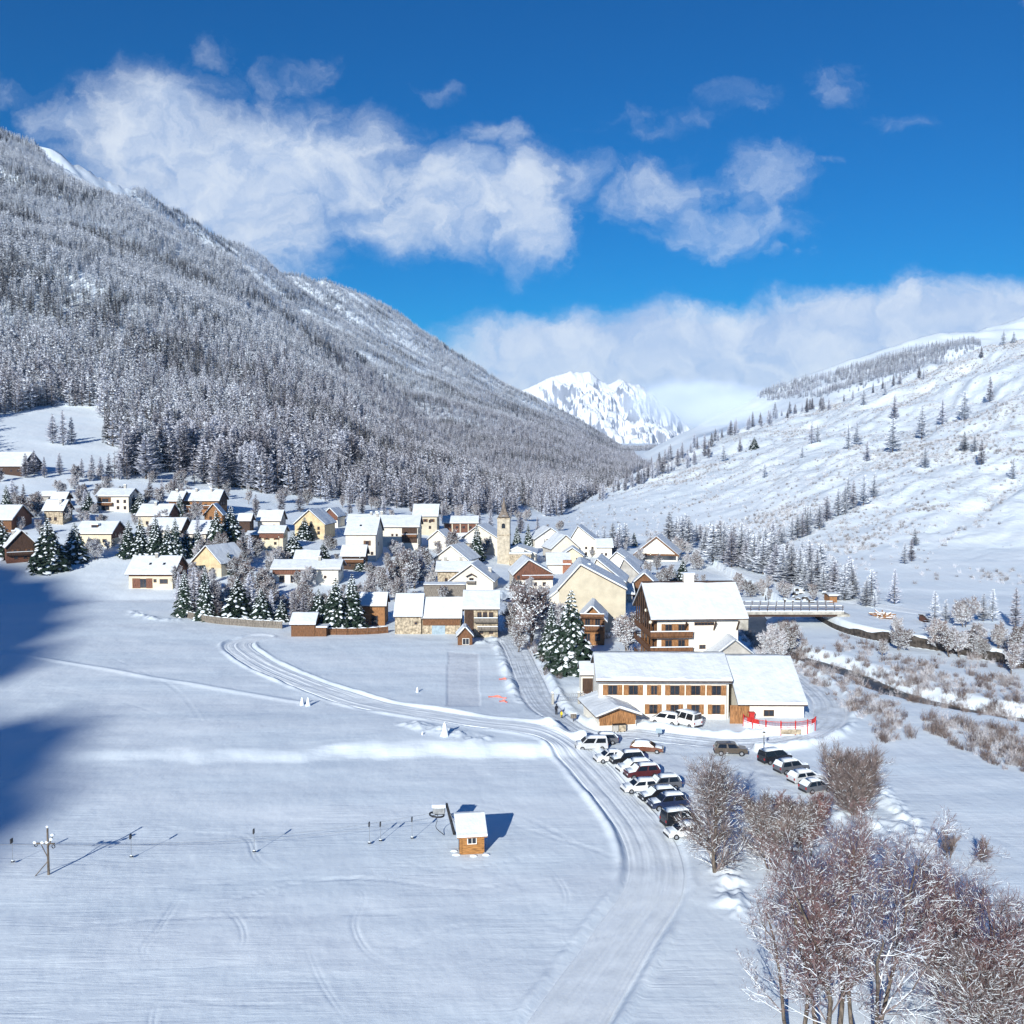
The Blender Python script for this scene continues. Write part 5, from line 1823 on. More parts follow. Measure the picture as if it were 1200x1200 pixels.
b.prism([(tw_ / 2 - .15, 15 * s_ + .05), (tw_ / 2 + nw * .3, 19 * s_ + .05), (tw_ / 2 + nw + .5, 11.6 * s_), (tw_ / 2 + nw + .5, 11.6 * s_ + .35), (tw_ / 2 + nw * .3, 19 * s_ + .5), (tw_ / 2 - .15, 15 * s_ + .5)], 'y', 1.0, 16.5)
b.build('nave_roof', M_ROOFSNOW, nave)
window(ch, 'F', 1, 1, .5 + tw_ / 2 + nw * .62, 4.2, 1.2, 1.4, None, 'stone').location.y = 1.5
b = MB()
b.box(tw_ / 2, tw_ / 2 + nw * .85, -2.5, 1.45, -2, 4.0, 0)
b.box(tw_ / 2 - .0, tw_ / 2 + nw * .85 + .3, -2.8, 1.45, 4.003, 4.5, 1)
b.build('side_chapel', [M['stone'], M_ROOFSNOW], ch)

# ---- right of the church
house('pale cream gabled house left of the church tower, the widest plain gable there', 'house', 541, 584, 649, 631, 616, 'G', depth=14, yaw=-10, wall='cream', asym=-.05)
house('low grey roof in front of the widest plain gable by the church', 'house', 534, 556, 648, 637, 625, wall='tan', pitch=32, wins=row('F', (.5,), 1.2))
r_, d_ = house('wide chalet in the village centre with a dark boarded gable over cream walls', 'chalet', 602, 648, 690, 673, 656.5, 'G', depth=13, yaw=6, wall='cream', gable='redwood', wins=row('F', (.12,), 3.0, .9, 1.2) + row('F', (.12, .34, .55, .78), .8, 1.0, 1.2), asym=-.12)
balcony(r_, -d_['W'] * .3, d_['W'] * .5, -1.2, 0, 3.2, 'redwood')
r_, d_ = house('white-roofed house with a brick wall at its right, behind the wide chalet', 'house', 640, 669, 672, 662, 648.5, wall='cream', pitch=26, snow=.4)
pbox(r_, 'brick_wall', M['brick'], d_['W'] * .2, d_['W'] / 2 + 1.0, -.6, -.05, -1, d_['H'] + 1.8)
house('small ochre-yellow gabled house with one window, above the brick wall', 'house', 658, 683, 664, 651, 642.5, 'G', depth=9, yaw=-4, wall='yellow', wins=[('F', .76, 2.0, 1.4, 1.2, None, 'woodframe')])
house('cream house with a blank gable and a grey left wall, below the white chalets', 'house', 646, 679, 657, 642.5, 627.5, 'G', depth=12, yaw=14, wall='cream')
house('white chalet with two small gable windows, farthest left above the blank gable', 'chalet', 627, 662, 642, 631, 619, 'G', depth=12, yaw=10, wall='white', wins=row('F', (.42, .7), 2.6, 1.1, 1.2) + row('F', (.3, .6), .4, 1.1, 1.0), oh=1.0)
house('white chalet with brown boards on the right of its gable', 'chalet', 667, 699, 652, 634, 617, 'G', depth=12, yaw=-8, wall='white', wins=row('F', (.62, .85), 2.8, .9, 1.1) + row('F', (.2, .62, .85), .6, .9, 1.1), oh=.9, asym=-.18)
r_ = bpy.context.scene.collection.objects[-1]
house('low white house with a bright flat-looking roof, right of the white chalets', 'house', 698, 719, 654, 642, 631.5, wall='white', pitch=27, wins=row('F', (.3, .6), .9, .9, 1.1))
r_, d_ = house('great cream gabled house with a blank weathered gable, the largest in the village', 'house', 655, 733, 741, 690, 662, 'G', depth=16, yaw=-3, wall='tan', oh=.5, snow=.35, asym=-.18, chim=[(.45, .5)])
an_ = MB()
x_l = -d_['W'] / 2
tl_ = (d_['zr'] - d_['H']) / (d_['W'] / 2 - .18 * d_['W'])
an_.prism([(x_l - 4.3, -2), (x_l - .02, -2), (x_l - .02, d_['H'] - .35), (x_l - 4.3, d_['H'] - .3 - 4.3 * tl_ * .7)], 'y', .8, 13)
an_.build('side_wing', M['cream'], r_)
an_ = MB()
an_.prism([(x_l - 5.0, d_['H'] - .3 - 5.0 * tl_ * .7), (x_l - .4, d_['H'] - .55), (x_l - .4, d_['H'] - .1), (x_l - 5.0, d_['H'] + .15 - 5.0 * tl_ * .7)], 'y', .2, 13.5)
an_.build('wing_roof', M_ROOFSNOW, r_)
for u, z_ in ((-3.2, 5.2), (-1.2, 5.2), (-3.2, 2.0), (-1.2, 2.0)):
    o = window(r_, 'F', d_['W'], d_['D'], .5, z_, 1.1, 1.4, None, 'redwood')
    o.location = (x_l + u, .8, z_)
r_, d_ = house('white gabled house with one small round-looking window, in front of the great cream one', 'house', 673, 708, 728, 713, 694, 'G', depth=9, yaw=-12, wall='white', wins=row('F', (.42,), 4.2, .7, .8), asym=-.15)
r_, d_ = house('orange timber chalet with carved balconies, right of the tallest spruce', 'chalet', 680, 708, 756, 725, 710.5, 'G', depth=10, yaw=-6, wall='orange', gable='orange', oh=1.0, wins=[('F', .3, 4.2, 1.2, 1.7, 'wood', 'woodframe'), ('F', .72, 4.2, 1.2, 1.7, 'wood', 'woodframe'), ('F', .3, .9, 1.2, 1.7, None, 'woodframe'), ('F', .72, .9, 1.2, 1.7, None, 'woodframe')])
balcony(r_, -d_['W'] / 2, d_['W'] / 2, -1.3, 0, 3.4, 'wood')
balcony(r_, -d_['W'] / 2, d_['W'] / 2, -1.3, 0, 6.2, 'wood', .8)
house('cream house with a long sloping roof directly behind the great blank gable', 'house', 688, 731, 712, 681, 655.5, 'G', depth=13, yaw=-10, wall='cream', asym=-.25)
house('grey roofed house behind, the nearer of two overlapping grey gables', 'house', 722, 752, 690, 676, 656, 'G', depth=10, yaw=-12, wall='grey', asym=-.2)
house('grey roofed house behind, the farther and wider of two overlapping grey gables', 'house', 706, 747, 680, 664, 647.5, 'G', depth=13, yaw=-12, wall='white', asym=-.1)
house('small brown house in shade, left of the big hotel chalet', 'house', 742, 768, 700, 684, 672, 'G', depth=9, yaw=-10, wall='darkwood', gable='wood', wins=row('F', (.6,), 2.4, 1.1, 1.0))
house('little shed roof between the great cream house and the small brown house', 'shed', 728, 744, 706, 697, 684, wall='grey', pitch=30, cat='shed')
r_, d_ = house('low building far back with a wide glazed gable outlined in brown', 'lodge', 745, 793, 658, 649, 629, 'G', depth=14, yaw=-14, wall='white', oh=.8, snow=.2)
tp_ = d_['tp']
tr = MB()
e_ = d_['W'] / 2 + .7
tr.prism([(-e_, d_['H'] - .75 * tp_ - .35), (0, d_['zr'] - .35), (e_, d_['H'] - .75 * tp_ - .35), (e_, d_['H'] - .75 * tp_ + .25), (0, d_['zr'] + .25), (-e_, d_['H'] - .75 * tp_ + .25)], 'y', -1.05, -.83)
tr.build('barge_board', M['wood'], r_)
tr = MB()
tr.prism([(-d_['W'] / 2, d_['H'] - .6), (d_['W'] / 2, d_['H'] - .6), (d_['W'] / 2, d_['H']), (-d_['W'] / 2, d_['H'])], 'y', -.5, -.02)
tr.build('beam', M['wood'], r_)
pbox(r_, 'window_band', M['glass'], -d_['W'] / 2 + .5, d_['W'] / 2 - .5, -.06, .02, .6, d_['H'] - .7)

# ---- big hotel chalet
pos = P(817, 795)
r_, d_ = house('big white hotel chalet with wrap-around brown balconies and a huge snowy roof', 'hotel', 770, 886, 795, 724, 680, wall='white', pitch=31, oh=1.5, snow=.34, pos=pos, gable='darkwood',
               cat='hotel', yaw=4)
Wd, Dd, Hh = d_['W'], d_['D'], d_['H']
for k, z_ in enumerate((Hh - 3.1, Hh - 6.0, Hh - 8.9)):
    balcony(r_, -Wd / 2 - 1.5, -Wd / 2 + Wd * .42, -1.5, 0, z_, 'wood', 1.05, name='balcony')
    b = MB()
    b.box(-Wd / 2 - 1.5, -Wd / 2 - .02, .01, Dd - .5, z_ - .14, z_, 0)
    b.box(-Wd / 2 - 1.5, -Wd / 2 - 1.43, .01, Dd - .5, z_ + .12, z_ + 1.05, 0)
    b.build('side_balcony', M['wood'], r_)
    for u in (.08, .24):
        window(r_, 'F', Wd, Dd, u + .06, z_ + .1, 1.3, 2.1, 'orange', 'woodframe', 'balcony_door')
    for v in (.2, .42, .64, .84):
        window(r_, 'L', Wd, Dd, v, z_ + .1, 1.3, 2.1, 'orange', 'woodframe', 'balcony_door')
    pbox(r_, 'side_boarding', M['orange'], -Wd / 2 - .06, -Wd / 2 + .02, .1, Dd - .2, z_ - .5, z_ + 2.2)
for u, z_ in ((.50, Hh - 1.2), (.58, Hh - 1.2), (.66, Hh - 1.2)):
    window(r_, 'F', Wd, Dd, u, z_, 1.3, .6, None, 'woodframe')
window(r_, 'F', Wd, Dd, .56, Hh - 5.6, 1.2, .8, None, 'woodframe')
for u in (.34, .70, .985):
    b = MB()
    b.prism([(-1.3, Hh - .25), (0, Hh - 1.9), (0, Hh - 2.2), (-.05, Hh - 2.2), (-1.5, Hh - .45)], 'x', Wd * (u - .5) - .12, Wd * (u - .5) + .12)
    b.build('bracket', M['darkwood'], r_)
for (yy, zz) in ((1.2, Hh - .7), (Dd * .35, Hh + .9)):
    b = MB()
    b.ball((-Wd / 2 - 1.0, yy, zz), .32, .32, .34, 10, 6)
    b.build('globe_lamp', M['lampshade'], r_, True)
sky_ = skylight(r_, d_, .82, .5, 2.0)
pbox(r_, 'ridge_strip', M['darkwood'], -Wd / 2 - 1.3, Wd / 2 + 1.2, d_['ry'] - .3, d_['ry'] + .9, d_['zr'] + .1, d_['zr'] + .62)
b = MB()
b.box(-.95, .95, d_['ry'] - .6, d_['ry'] + .8, d_['zr'] - .5, d_['zr'] + 2.0, 0)
b.box(-1.05, 1.05, d_['ry'] - .7, d_['ry'] + .9, d_['zr'] + 2.003, d_['zr'] + 2.35, 1)
b.build('chimney', [M['white'], M_SNOW], r_)
b = MB()
for v in np.linspace(.1, .9, 7):
    z0 = d_['zr'] - abs(v * Dd - d_['ry']) * d_['tp'] - .35
    b.box(-Wd / 2 - 1.35, -Wd / 2 - 1.15, v * Dd - .1, v * Dd + .1, Hh - 3.0, z0)
b.build('gable_post', M['darkwood'], r_)
house('grey snowy porch gable against the front of the hotel chalet', 'porch', 822, 882, 781, 766, 742.5, 'G', depth=5.5, wall='grey', pos=Vector((pos.x + 5.6, pos.y - 5.7, pos.z)), hw=4.6, oh=.6, snow=.2, cat='porch', roofm='tin')

# ---- the long white building in front
r_, d_ = house('long white building with orange shutters and a low snowy roof, above the parked cars', 'inn', 697, 858, 842, 797.5, 764.5, wall='white', pitch=21, oh=.5, snow=.34, cat='inn',
               wins=[('F', u, 3.75, 1.5, 1.55, 'orange', 'woodframe') for u in (.105, .265, .585, .745, .905)] + [('F', .425, 3.75, 1.1, 1.55, 'orange', 'orange')] +
                    [('F', u, .75, 1.3, 1.5, 'orange', 'woodframe') for u in (.42, .585, .745, .905)], yaw=-1)
Wd, Dd, Hh = d_['W'], d_['D'], d_['H']
gut = MB()
gut.tube((-Wd / 2 - .4, -.62, Hh - .12), (Wd / 2 + .3, -.62, Hh - .12), .09, .09, 6)
gut.tube((Wd / 2 - .3, -.1, Hh - .2), (Wd / 2 - .3, -.1, 0), .06, .06, 5)
gut.build('gutter', M['tin'], r_)
LB = d_
pbox(r_, 'ridge_strip', M['tin'], -Wd / 2 - .4, Wd / 2 + .4, d_['ry'] + .2, d_['ry'] + .75, d_['zr'] + .1, d_['zr'] + .58)
# annex whose roof sweeps lower, to the right
p = d_['p']
ax = p.x + Wd / 2 + .35
aw = (946 - 864) * (p.y - 3) / F
pa = Vector((ax + aw / 2 + .4, p.y - 3.2, p.z))
r_, d_ = house('annex with a broad plain snow roof sweeping down to the fenced terrace', 'annex', 0, 0, 853, 829, 768, wall='white', pitch=19, oh=.45, snow=.36, pos=pa, wid=aw, hw=2.9, back=5.0, cat='annex', yaw=-1)
W2, D2, H2 = d_['W'], d_['D'], d_['H']
pbox(r_, 'ridge_strip', M['tin'], -W2 / 2 - .4, W2 / 2 - 1.2, d_['ry'] + .2, d_['ry'] + .8, d_['zr'] + .1, d_['zr'] + .60)
pbox(r_, 'timber_front', M['orange'], -W2 / 2 - 1.6, -W2 / 2 + 1.4, -.12, .02, 0, 2.9)
window(r_, 'F', W2, D2, .45, 1.2, 1.6, 1.0, None, 'woodframe')
# terrace with its red fence
tcx, tcy = pa.x + .6, pa.y
tc = MB()
arc = [(tcx - 5.2 + 0, tcy - .5)] + [(tcx + 5.6 * math.cos(a_) + .2, tcy - 1.0 + 4.6 * math.sin(a_)) for a_ in np.linspace(math.pi + .12, 2 * math.pi - .02, 16)] + [(tcx + 5.8, tcy - .5)]
tc.prism([(a_, b_) for a_, b_ in arc], 'z', -1.0, 1.1)
tag(tc.build('terrace', M_SNOW), 'snow-covered half-round terrace in front of the annex', 'terrace')
fe = empty('terrace_fence', (tcx, tcy - 4.6, 0), 0, 'red fence of rails and panels curving round the snowy terrace', 'fence')
arc2 = resample(np.array(arc[1:-1]), 1.1)
rl = MB()
for k in range(len(arc2) - 1):
    a_ = Vector((*arc2[k], 0)) - fe.location
    c_ = Vector((*arc2[k + 1], 0)) - fe.location
    for z_ in (.95, 1.75):
        rl.tube(a_ + Vector((0, 0, z_)), c_ + Vector((0, 0, z_)), .05, .05, 4)
    for j in range(5):
        q = a_.lerp(c_, (j + .5) / 5)
        rl.tube(q + Vector((0, 0, .75)), q + Vector((0, 0, 1.75)), .022, .022, 3)
rl.build('rails', M['red'], fe)
for q in arc2[::2]:
    b = MB()
    b.box(q[0] - fe.location.x - .07, q[0] - fe.location.x + .07, q[1] - fe.location.y - .07, q[1] - fe.location.y + .07, -.3, 1.95)
    b.build('post', M['red'], fe)
for k in (1, 2, len(arc2) - 3, len(arc2) - 2):
    a_ = Vector((*arc2[k], 0)) - fe.location
    c_ = Vector((*arc2[k + 1], 0)) - fe.location
    b = MB()
    b.add([tuple(a_ + Vector((0, 0, .8))), tuple(c_ + Vector((0, 0, .8))), tuple(c_ + Vector((0, 0, 1.7))), tuple(a_ + Vector((0, 0, 1.7)))], [(0, 1, 2, 3)])
    o = b.build('panel', M['red'], fe)
    so = o.modifiers.new('thick', 'SOLIDIFY')
    so.thickness = .05
k = len(arc2) // 2
b = MB()
b.box(-1.5, 1.5, -.1, .08, .05, .75)
o = tag(b.build('bench_planter', M['stone']), 'tan stone planter at the foot of the red terrace fence', 'planter')
o.location = (arc2[k][0] + .3, arc2[k][1] - .35, 0)
b = MB()
b.box(-.35, .35, -.3, .3, .7, 2.1)
b.box(-.45, .45, -.4, .4, 2.103, 2.3)
o = tag(b.build('letter_box', M['red']), 'red box standing inside the left end of the terrace fence', 'box')
o.location = (arc2[1][0] + .9, arc2[1][1] + .9, 0)

# ---- the orange hut below the long building
r_, d_ = house('orange timber hut on a white base below the long building', 'hut', 701, 746, 856, 837, 829, 'G', depth=9.5, yaw=10, wall='white', gable='orange', oh=.9, snow=.28, cat='hut')
pbox(r_, 'timber_front', M['orange'], -d_['W'] / 2 + .1, d_['W'] / 2 - .1, -.055, .02, .85, d_['H'] * .62)
for k, (dx, w_) in enumerate(((-.6, .8), (.45, 1.0))):
    b = MB()
    b.box(dx - w_ / 2, dx + w_ / 2, -1.3, -.6, .0, 1.15, 0)
    b.box(dx - w_ / 2 - .03, dx + w_ / 2 + .03, -1.33, -.57, 1.153, 1.25, 1)
    for q in (-.3, .3):
        b.tube((dx + q * w_, -1.35, .12), (dx + q * w_, -1.25, .12), .12, .12, 8, 1)
    o = b.build('wheelie_bin', [M['grey' if k == 0 else 'stone'], M['iron']])
    o.location = r_.location
    o.rotation_euler = r_.rotation_euler
    tag(o, ('grey' if k == 0 else 'tan') + ' bin standing against the front of the orange hut', 'bin')
r_, d_ = house('open lean-to shed full of brushwood at the left end of the long building', 'shed', 681, 699, 818, 794, 778, wall='white', pitch=26, oh=.3, snow=.3, pos=P(689, 818) + Vector((0, 1.5, 0)), cat='shed')
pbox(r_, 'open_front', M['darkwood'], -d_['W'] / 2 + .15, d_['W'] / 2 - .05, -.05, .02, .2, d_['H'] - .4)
b = MB()
rgm = random.Random(4)
for k in range(60):
    c = Vector((rgm.uniform(-1.3, 1.3), rgm.uniform(-1.2, -.3), rgm.uniform(.1, 1.6)))
    d = Vector((rgm.gauss(0, 1), rgm.gauss(0, .5), rgm.gauss(0, .8))).normalized() * rgm.uniform(.3, .7)
    b.tube(c - d, c + d, .05, .03, 4, rgm.choice((0, 0, 1)))
o = tag(b.build('brushwood_pile', [M['redwood'], M_SNOW]), 'heap of red-brown wood with snow on it by the open shed', 'wood pile')
o.location = P(688, 822)

# ---- lift hut
p = P(553, 1001)
s_ = p.y / F
root = empty('lift_hut', p, R(9), 'little log hut with a snowy roof and a white-framed window, alone in the field', 'hut')
Wl, Dl, Hl = 27 * s_, 24 * s_, 24 * s_
b = MB()
zf_, zk_ = Hl, Hl + .95
b.prism([(0, -.6), (Dl, -.6), (Dl, zk_ - .0), (0, zf_)], 'x', -Wl / 2, Wl / 2)
b.build('log_walls', M['logs'], root, bevel=.02)
b = MB()
for k in range(9):
    z_ = .15 + k * (Hl - .25) / 9
    for s in (-1, 1):
        b.box(s * Wl / 2 - .12, s * Wl / 2 + .12, -.10, .10, z_, z_ + .17)
b.build('corner_logs', M['logs'], root)
b = MB()
b.prism([(-.45, zf_ - .22), (Dl + .45, zk_ + .20), (Dl + .45, zk_ + .30), (-.45, zf_ - .12)], 'x', -Wl / 2 - .4, Wl / 2 + .4)
rf = b.build('roof', M['orange'], root)
b = MB()
b.prism([(-.50, zf_ - .115), (Dl + .5, zk_ + .305), (Dl + .45, zk_ + .62), (Dl - .1, zk_ + .66), (-.1, zf_ + .28), (-.46, zf_ + .12)], 'x', -Wl / 2 - .45, Wl / 2 + .45)
b.build('roof_snow', M_ROOFSNOW, rf, bevel=.06)
o = window(root, 'F', Wl, Dl, .5, Hl * .52, 1.0, .75, None, 'frame')
o = window(root, 'L', Wl, Dl, .45, .1, .85, 1.85, None, 'woodframe', 'door')
rgm = random.Random(9)
for (dx, dy, r_) in ((-1.6, -.2, .35), (-1.9, .8, .3), (.2, -.5, .3), (1.5, -.2, .3)):
    b = MB()
    b.ball((dx, dy, -.05), r_ * 1.5, r_, r_ * .7, 8, 5)
    o = b.build('snow_heap', M_SNOW, None, True)
    o.location = p
    o['kind'] = 'structure'

# ---- drag lift: leaning post with the return wheel, pylon, cable and hangers
pb = P(534, 978)
ph = pb.y / F
root = empty('lift_return_post', pb, 0, 'leaning dark post carrying a snow-topped wheel housing behind the log hut', 'lift post')
top = Vector((-11 * ph, 0, 38 * ph))
b = MB()
b.tube((0, 0, -.5), top, .17, .15, 8)
b.build('post', M['iron'], root)
b = MB()
b.tube((2.2, 2.0, -.3), top * .7, .05, .05, 5)
b.tube((1.0, -1.0, -.3), top * .75, .04, .04, 5)
b.build('stay', M['galv'], root)
hx, hz = top.x - .75, top.z - .5
b = MB()
b.box(hx - .7, hx + .6, -.45, .45, hz - .55, hz + .15, 0)
b.box(hx - .8, hx + .7, -.55, .55, hz + .153, hz + .5, 1)
b.build('wheel_housing', [M['galv'], M_SNOW], root, bevel=.05)
b = MB()
b.ring((hx - .3, 0, hz - .75), (0.1, 0, 1), .8, .07, 20)
for k in range(5):
    a_ = 6.283 * k / 5
    b.tube((hx - .3, 0, hz - .75), (hx - .3 + .75 * math.cos(a_), .75 * math.sin(a_), hz - .75), .035, .035, 4)
b.build('return_wheel', M['iron'], root)
b = MB()
prev = None
for k in range(10):
    a_ = k / 9
    q = Vector((hx - .5 + 1.2 * a_ * a_ + .2 * math.sin(a_ * 9), -.2, hz - .8 - 2.6 * a_))
    if prev is not None:
        b.tube(prev, q, .04, .04, 4)
    prev = q
b.build('hanging_hose', M['iron'], root)
wheel_w = pb + Vector((hx - .3, 0, hz - .75))

pp = P(57, 1025)
ps = pp.y / F
root = empty('lift_pylon', pp, R(-12), 'thin wooden lift pylon with a snowy cross arm, far left in the field', 'pylon')
b = MB()
b.tube((0, 0, -.6), (0, 0, 58 * ps), .13, .09, 7, 0)
b.ball((0, 0, 58 * ps + .05), .16, .16, .14, 7, 4, 1)
b.build('pole', [M['bark'], M_SNOW], root)
za = 37 * ps
b = MB()
b.tube((-1.45, 0, za), (.75, 0, za + .15), .08, .07, 6)
b.tube((.1, 0, za - .1), (.6, 0, za + .95), .07, .06, 6)
b.build('cross_arm', M['bark'], root)
b = MB()
for x_, z_ in ((-1.45, za + .08), (-.6, za + .14), (-.1, za + .22), (.55, za + 1.0), (.4, za + .55)):
    b.ball((x_, 0, z_), .22, .17, .15, 8, 5)
b.build('arm_snow', M_SNOW, root, True)
for s in (-1,):
    b = MB()
    b.tube((0, 0, 20 * ps), (-.75, 0, 36 * ps), .05, .05, 5)
    b.build('brace', M['bark'], root)
    b = MB()
    b.tube((0, 0, 17 * ps), (-1.15, -.6, -.1), .045, .045, 5)
    b.build('stay', M['bark'], root)
for x_ in (-1.35, .62):
    b = MB()
    b.ring((x_, 0, za - .16), (0, 1, 0), .17, .03, 12)
    b.build('sheave', M['iron'], root)

cab = empty('lift_cable', pp + Vector((0, 0, za)), 0, 'thin drag lift cable strung above the field from pylon to hut', 'cable')
b = MB()
for off, a0 in ((.0, Vector((.6, 0, za - .0))), (.0, Vector((-1.3, .4, za - .2)))):
    A0 = Vector(pp) + a0 - cab.location
    B0 = wheel_w + (Vector((0, .8, 0)) if a0.x < 0 else Vector((0, -.8, 0))) - cab.location
    prev = None
    for k in range(25):
        u = k / 24
        q = A0.lerp(B0, u) + Vector((0, 0, -1.1 * 4 * u * (1 - u)))
        if prev is not None:
            b.tube(prev, q, .013, .013, 4)
        prev = q
    # on towards the next pylon, out of the photo to the left
    b.tube(A0, A0 + Vector((-40, -1.5, .6)), .013, .013, 4)
b.build('cable', M['galv'], cab)
hang = [('nearest the left edge', 15, 1012, 31), ('just right of the pylon', 154, 1006, 30), ('halfway along the cable', 298, 1000, 30), ('third from the hut', 433, 990, 28), ('second from the hut', 446, 987, 25), ('closest to the hut', 483, 984, 28)]
for words_, hx_, hy_, hh_ in hang:
    q = P(hx_, hy_)
    k = q.y / F
    o = empty('tow_hanger', q, 0, 'thin tow hanger dangling from the lift cable, the one %s' % words_, 'tow hanger', 'tow hangers along the lift cable')
    b = MB()
    b.tube((0, 0, .25), (0, 0, hh_ * k), .025, .025, 5)
    b.build('rod', M['galv'], o)
    b = MB()
    b.tube((0, 0, .18), (0, 0, .28), .2, .16, 10, 0)
    b.ball((0, 0, .32), .16, .16, .07, 8, 4, 1)
    b.build('seat_disc', [M['iron'], M_SNOW], o)
    b = MB()
    b.box(-.06, .06, -.35, .08, hh_ * k - .45, hh_ * k)
    b.build('spring_box', M['iron'], o)

# ---- board fences and walls
def board_fence(name, pts, h, label, m='greywood', post=2.4):
    P3 = [P(*q) for q in pts]
    root = empty(name, P3[0], 0, label, 'fence')
    xy = resample(np.array([(q.x, q.y) for q in P3]), post)
    b = MB()
    for k in range(len(xy) - 1):
        z0, z1 = tz(*xy[k]), tz(*xy[k + 1])
        a = Vector((xy[k][0], xy[k][1], z0)) - P3[0]
        c = Vector((xy[k + 1][0], xy[k + 1][1], z1)) - P3[0]
        d = (c - a)
        n_ = Vector((-d.y, d.x, 0)).normalized() * .05
        for (lo, hi) in ((-.2, h * .48), (h * .5, h)):
            v = [a - n_ + Vector((0, 0, lo)), c - n_ + Vector((0, 0, lo)), c + n_ + Vector((0, 0, lo)), a + n_ + Vector((0, 0, lo))]
            v += [a - n_ + Vector((0, 0, hi)), c - n_ + Vector((0, 0, hi)), c + n_ + Vector((0, 0, hi)), a + n_ + Vector((0, 0, hi))]
            b.add([tuple(q) for q in v], [(0, 3, 2, 1), (4, 5, 6, 7), (0, 1, 5, 4), (1, 2, 6, 5), (2, 3, 7, 6), (3, 0, 4, 7)], 0)
        v = [a - n_ * 2 + Vector((0, 0, h + .005)), c - n_ * 2 + Vector((0, 0, h + .005)), c + n_ * 2 + Vector((0, 0, h + .005)), a + n_ * 2 + Vector((0, 0, h + .005)), (a + c) / 2 + Vector((0, 0, h + .2))]
        b.add([tuple(q) for q in v], [(0, 1, 4), (1, 2, 4), (2, 3, 4), (3, 0, 4)], 1)
    b.build('boards', [M[m], M_SNOW], root)
    for q in xy:
        z = tz(*q)
        b = MB()
        b.box(q[0] - P3[0].x - .08, q[0] - P3[0].x + .08, q[1] - P3[0].y - .16, q[1] - P3[0].y - .10, z - P3[0].z - .3, z - P3[0].z + h + .1)
        b.build('post', M[m], root)
    return root


board_fence('board_fence', [(213, 720), (222, 725), (240, 729), (262, 732), (300, 735), (338, 737)], 1.7, 'weathered brown board fence curving round the garden of snowy spruces')
board_fence('board_fence', [(382, 744), (410, 744), (440, 743), (461, 741)], 1.5, 'straight low board fence between the brown shed and the twin stone barns', 'wood')
P3 = [(q[0], q[1]) for q in resample(RWALL, 1.5)]
b = MB()
for k in range(len(P3) - 1):
    (xa, ya), (xb, yb_) = P3[k], P3[k + 1]
    v = []
    for (x_, y_) in ((xa, ya), (xb, yb_)):
        zz = tz(x_ + .2, y_ + 1.6) - .15
        zz = max(1.2, zz + .25 * math.sin(x_ * 1.7))
        v += [(x_, y_ - .35, -2.2), (x_, y_ - .15, zz), (x_, y_ + .5, zz), (x_, y_ + .5, -2.2)]
    b.add(v, [(0, 4, 5, 1), (1, 5, 6, 2), (2, 6, 7, 3)])
tag(b.build('retaining_wall', M['darkstone']), 'dark stone retaining wall curving along the far bank of the stream', 'wall')

# ---- road bridge
pa_, pb_ = P(988, 724), None
br = empty('bridge', (0, 0, 0), 0, 'concrete road bridge with snowy railings crossing the stream behind the hotel', 'bridge')
tB = 243.0
zB = CAM_H - (717 - HORIZON) / F * tB
xL, xR_ = (872 - 600) / F * tB, (992 - 600) / F * tB
br.location = ((xL + xR_) / 2, tB, zB)
hw_ = (xR_ - xL) / 2
b = MB()
b.box(-hw_, hw_, 0, 7.5, -.9, -.25)
b.build('deck', M['concrete'], br)
pbox(br, 'deck_snow', M_SNOW, -hw_, hw_, .05, 7.45, -.246, .05)
for yy in (.1, 7.2):
    b = MB()
    for z_ in (.35, .75, 1.1):
        b.box(-hw_, hw_, yy, yy + .1, z_, z_ + .1, 0)
    for x_ in np.arange(-hw_, hw_ + .1, 2.0):
        b.box(x_ - .06, x_ + .06, yy - .06, yy - .003, -.25, 1.2, 0)
    for x_ in np.arange(-hw_ + .3, hw_ - 1, 2.0):
        b.box(x_, x_ + 1.5, yy - .05, yy + .15, 1.203, 1.38, 1)
    b.build('railing', [M['darkwood'], M_SNOW], br)
for s in (-1, 1):
    pbox(br, 'abutment', M['concrete'], s * hw_ - 1.5, s * hw_ + 1.5, .2, 7.3, -7, -.904)
pbox(br, 'girder', M['darkwood'], -hw_, hw_, .5, 1.0, -1.5, -.906)

r_, d_ = house('tiny orange kiosk with snow on top beyond the right end of the bridge', 'kiosk', 971, 982, 706, 699, 696, wall='orange', pitch=15, oh=.25, snow=.25, cat='kiosk')
r_, d_ = house('small red-brown box hut by the valley road near the right edge', 'hut', 1086, 1096, 731, 725, 722, wall='redwood', pitch=10, oh=.15, snow=.2, cat='hut')
rgm = random.Random(14)
for k, (x_, y_, n_) in enumerate(((1040, 725, 26), (1030, 723, 14))):
    b = MB()
    for q in range(n_):
        c = Vector((rgm.uniform(-1.5, 1.5), rgm.uniform(-1, 1), rgm.uniform(.1, 1.2)))
        d = Vector((rgm.gauss(0, 1), rgm.gauss(0, .4), rgm.gauss(0, .25))).normalized() * rgm.uniform(.5, 1.2)
        b.tube(c - d, c + d, .13, .12, 6, 0)
        if rgm.random() < .6:
            b.tube(c - d * .9 + Vector((0, 0, .13)), c + d * .9 + Vector((0, 0, .13)), .13, .1, 5, 1)
    o = tag(b.build('log_pile', [M['orange'], M_SNOW]), ('larger' if k == 0 else 'smaller') + ' heap of orange logs under snow on the far bank', 'log pile')
    o.location = P(x_, y_)
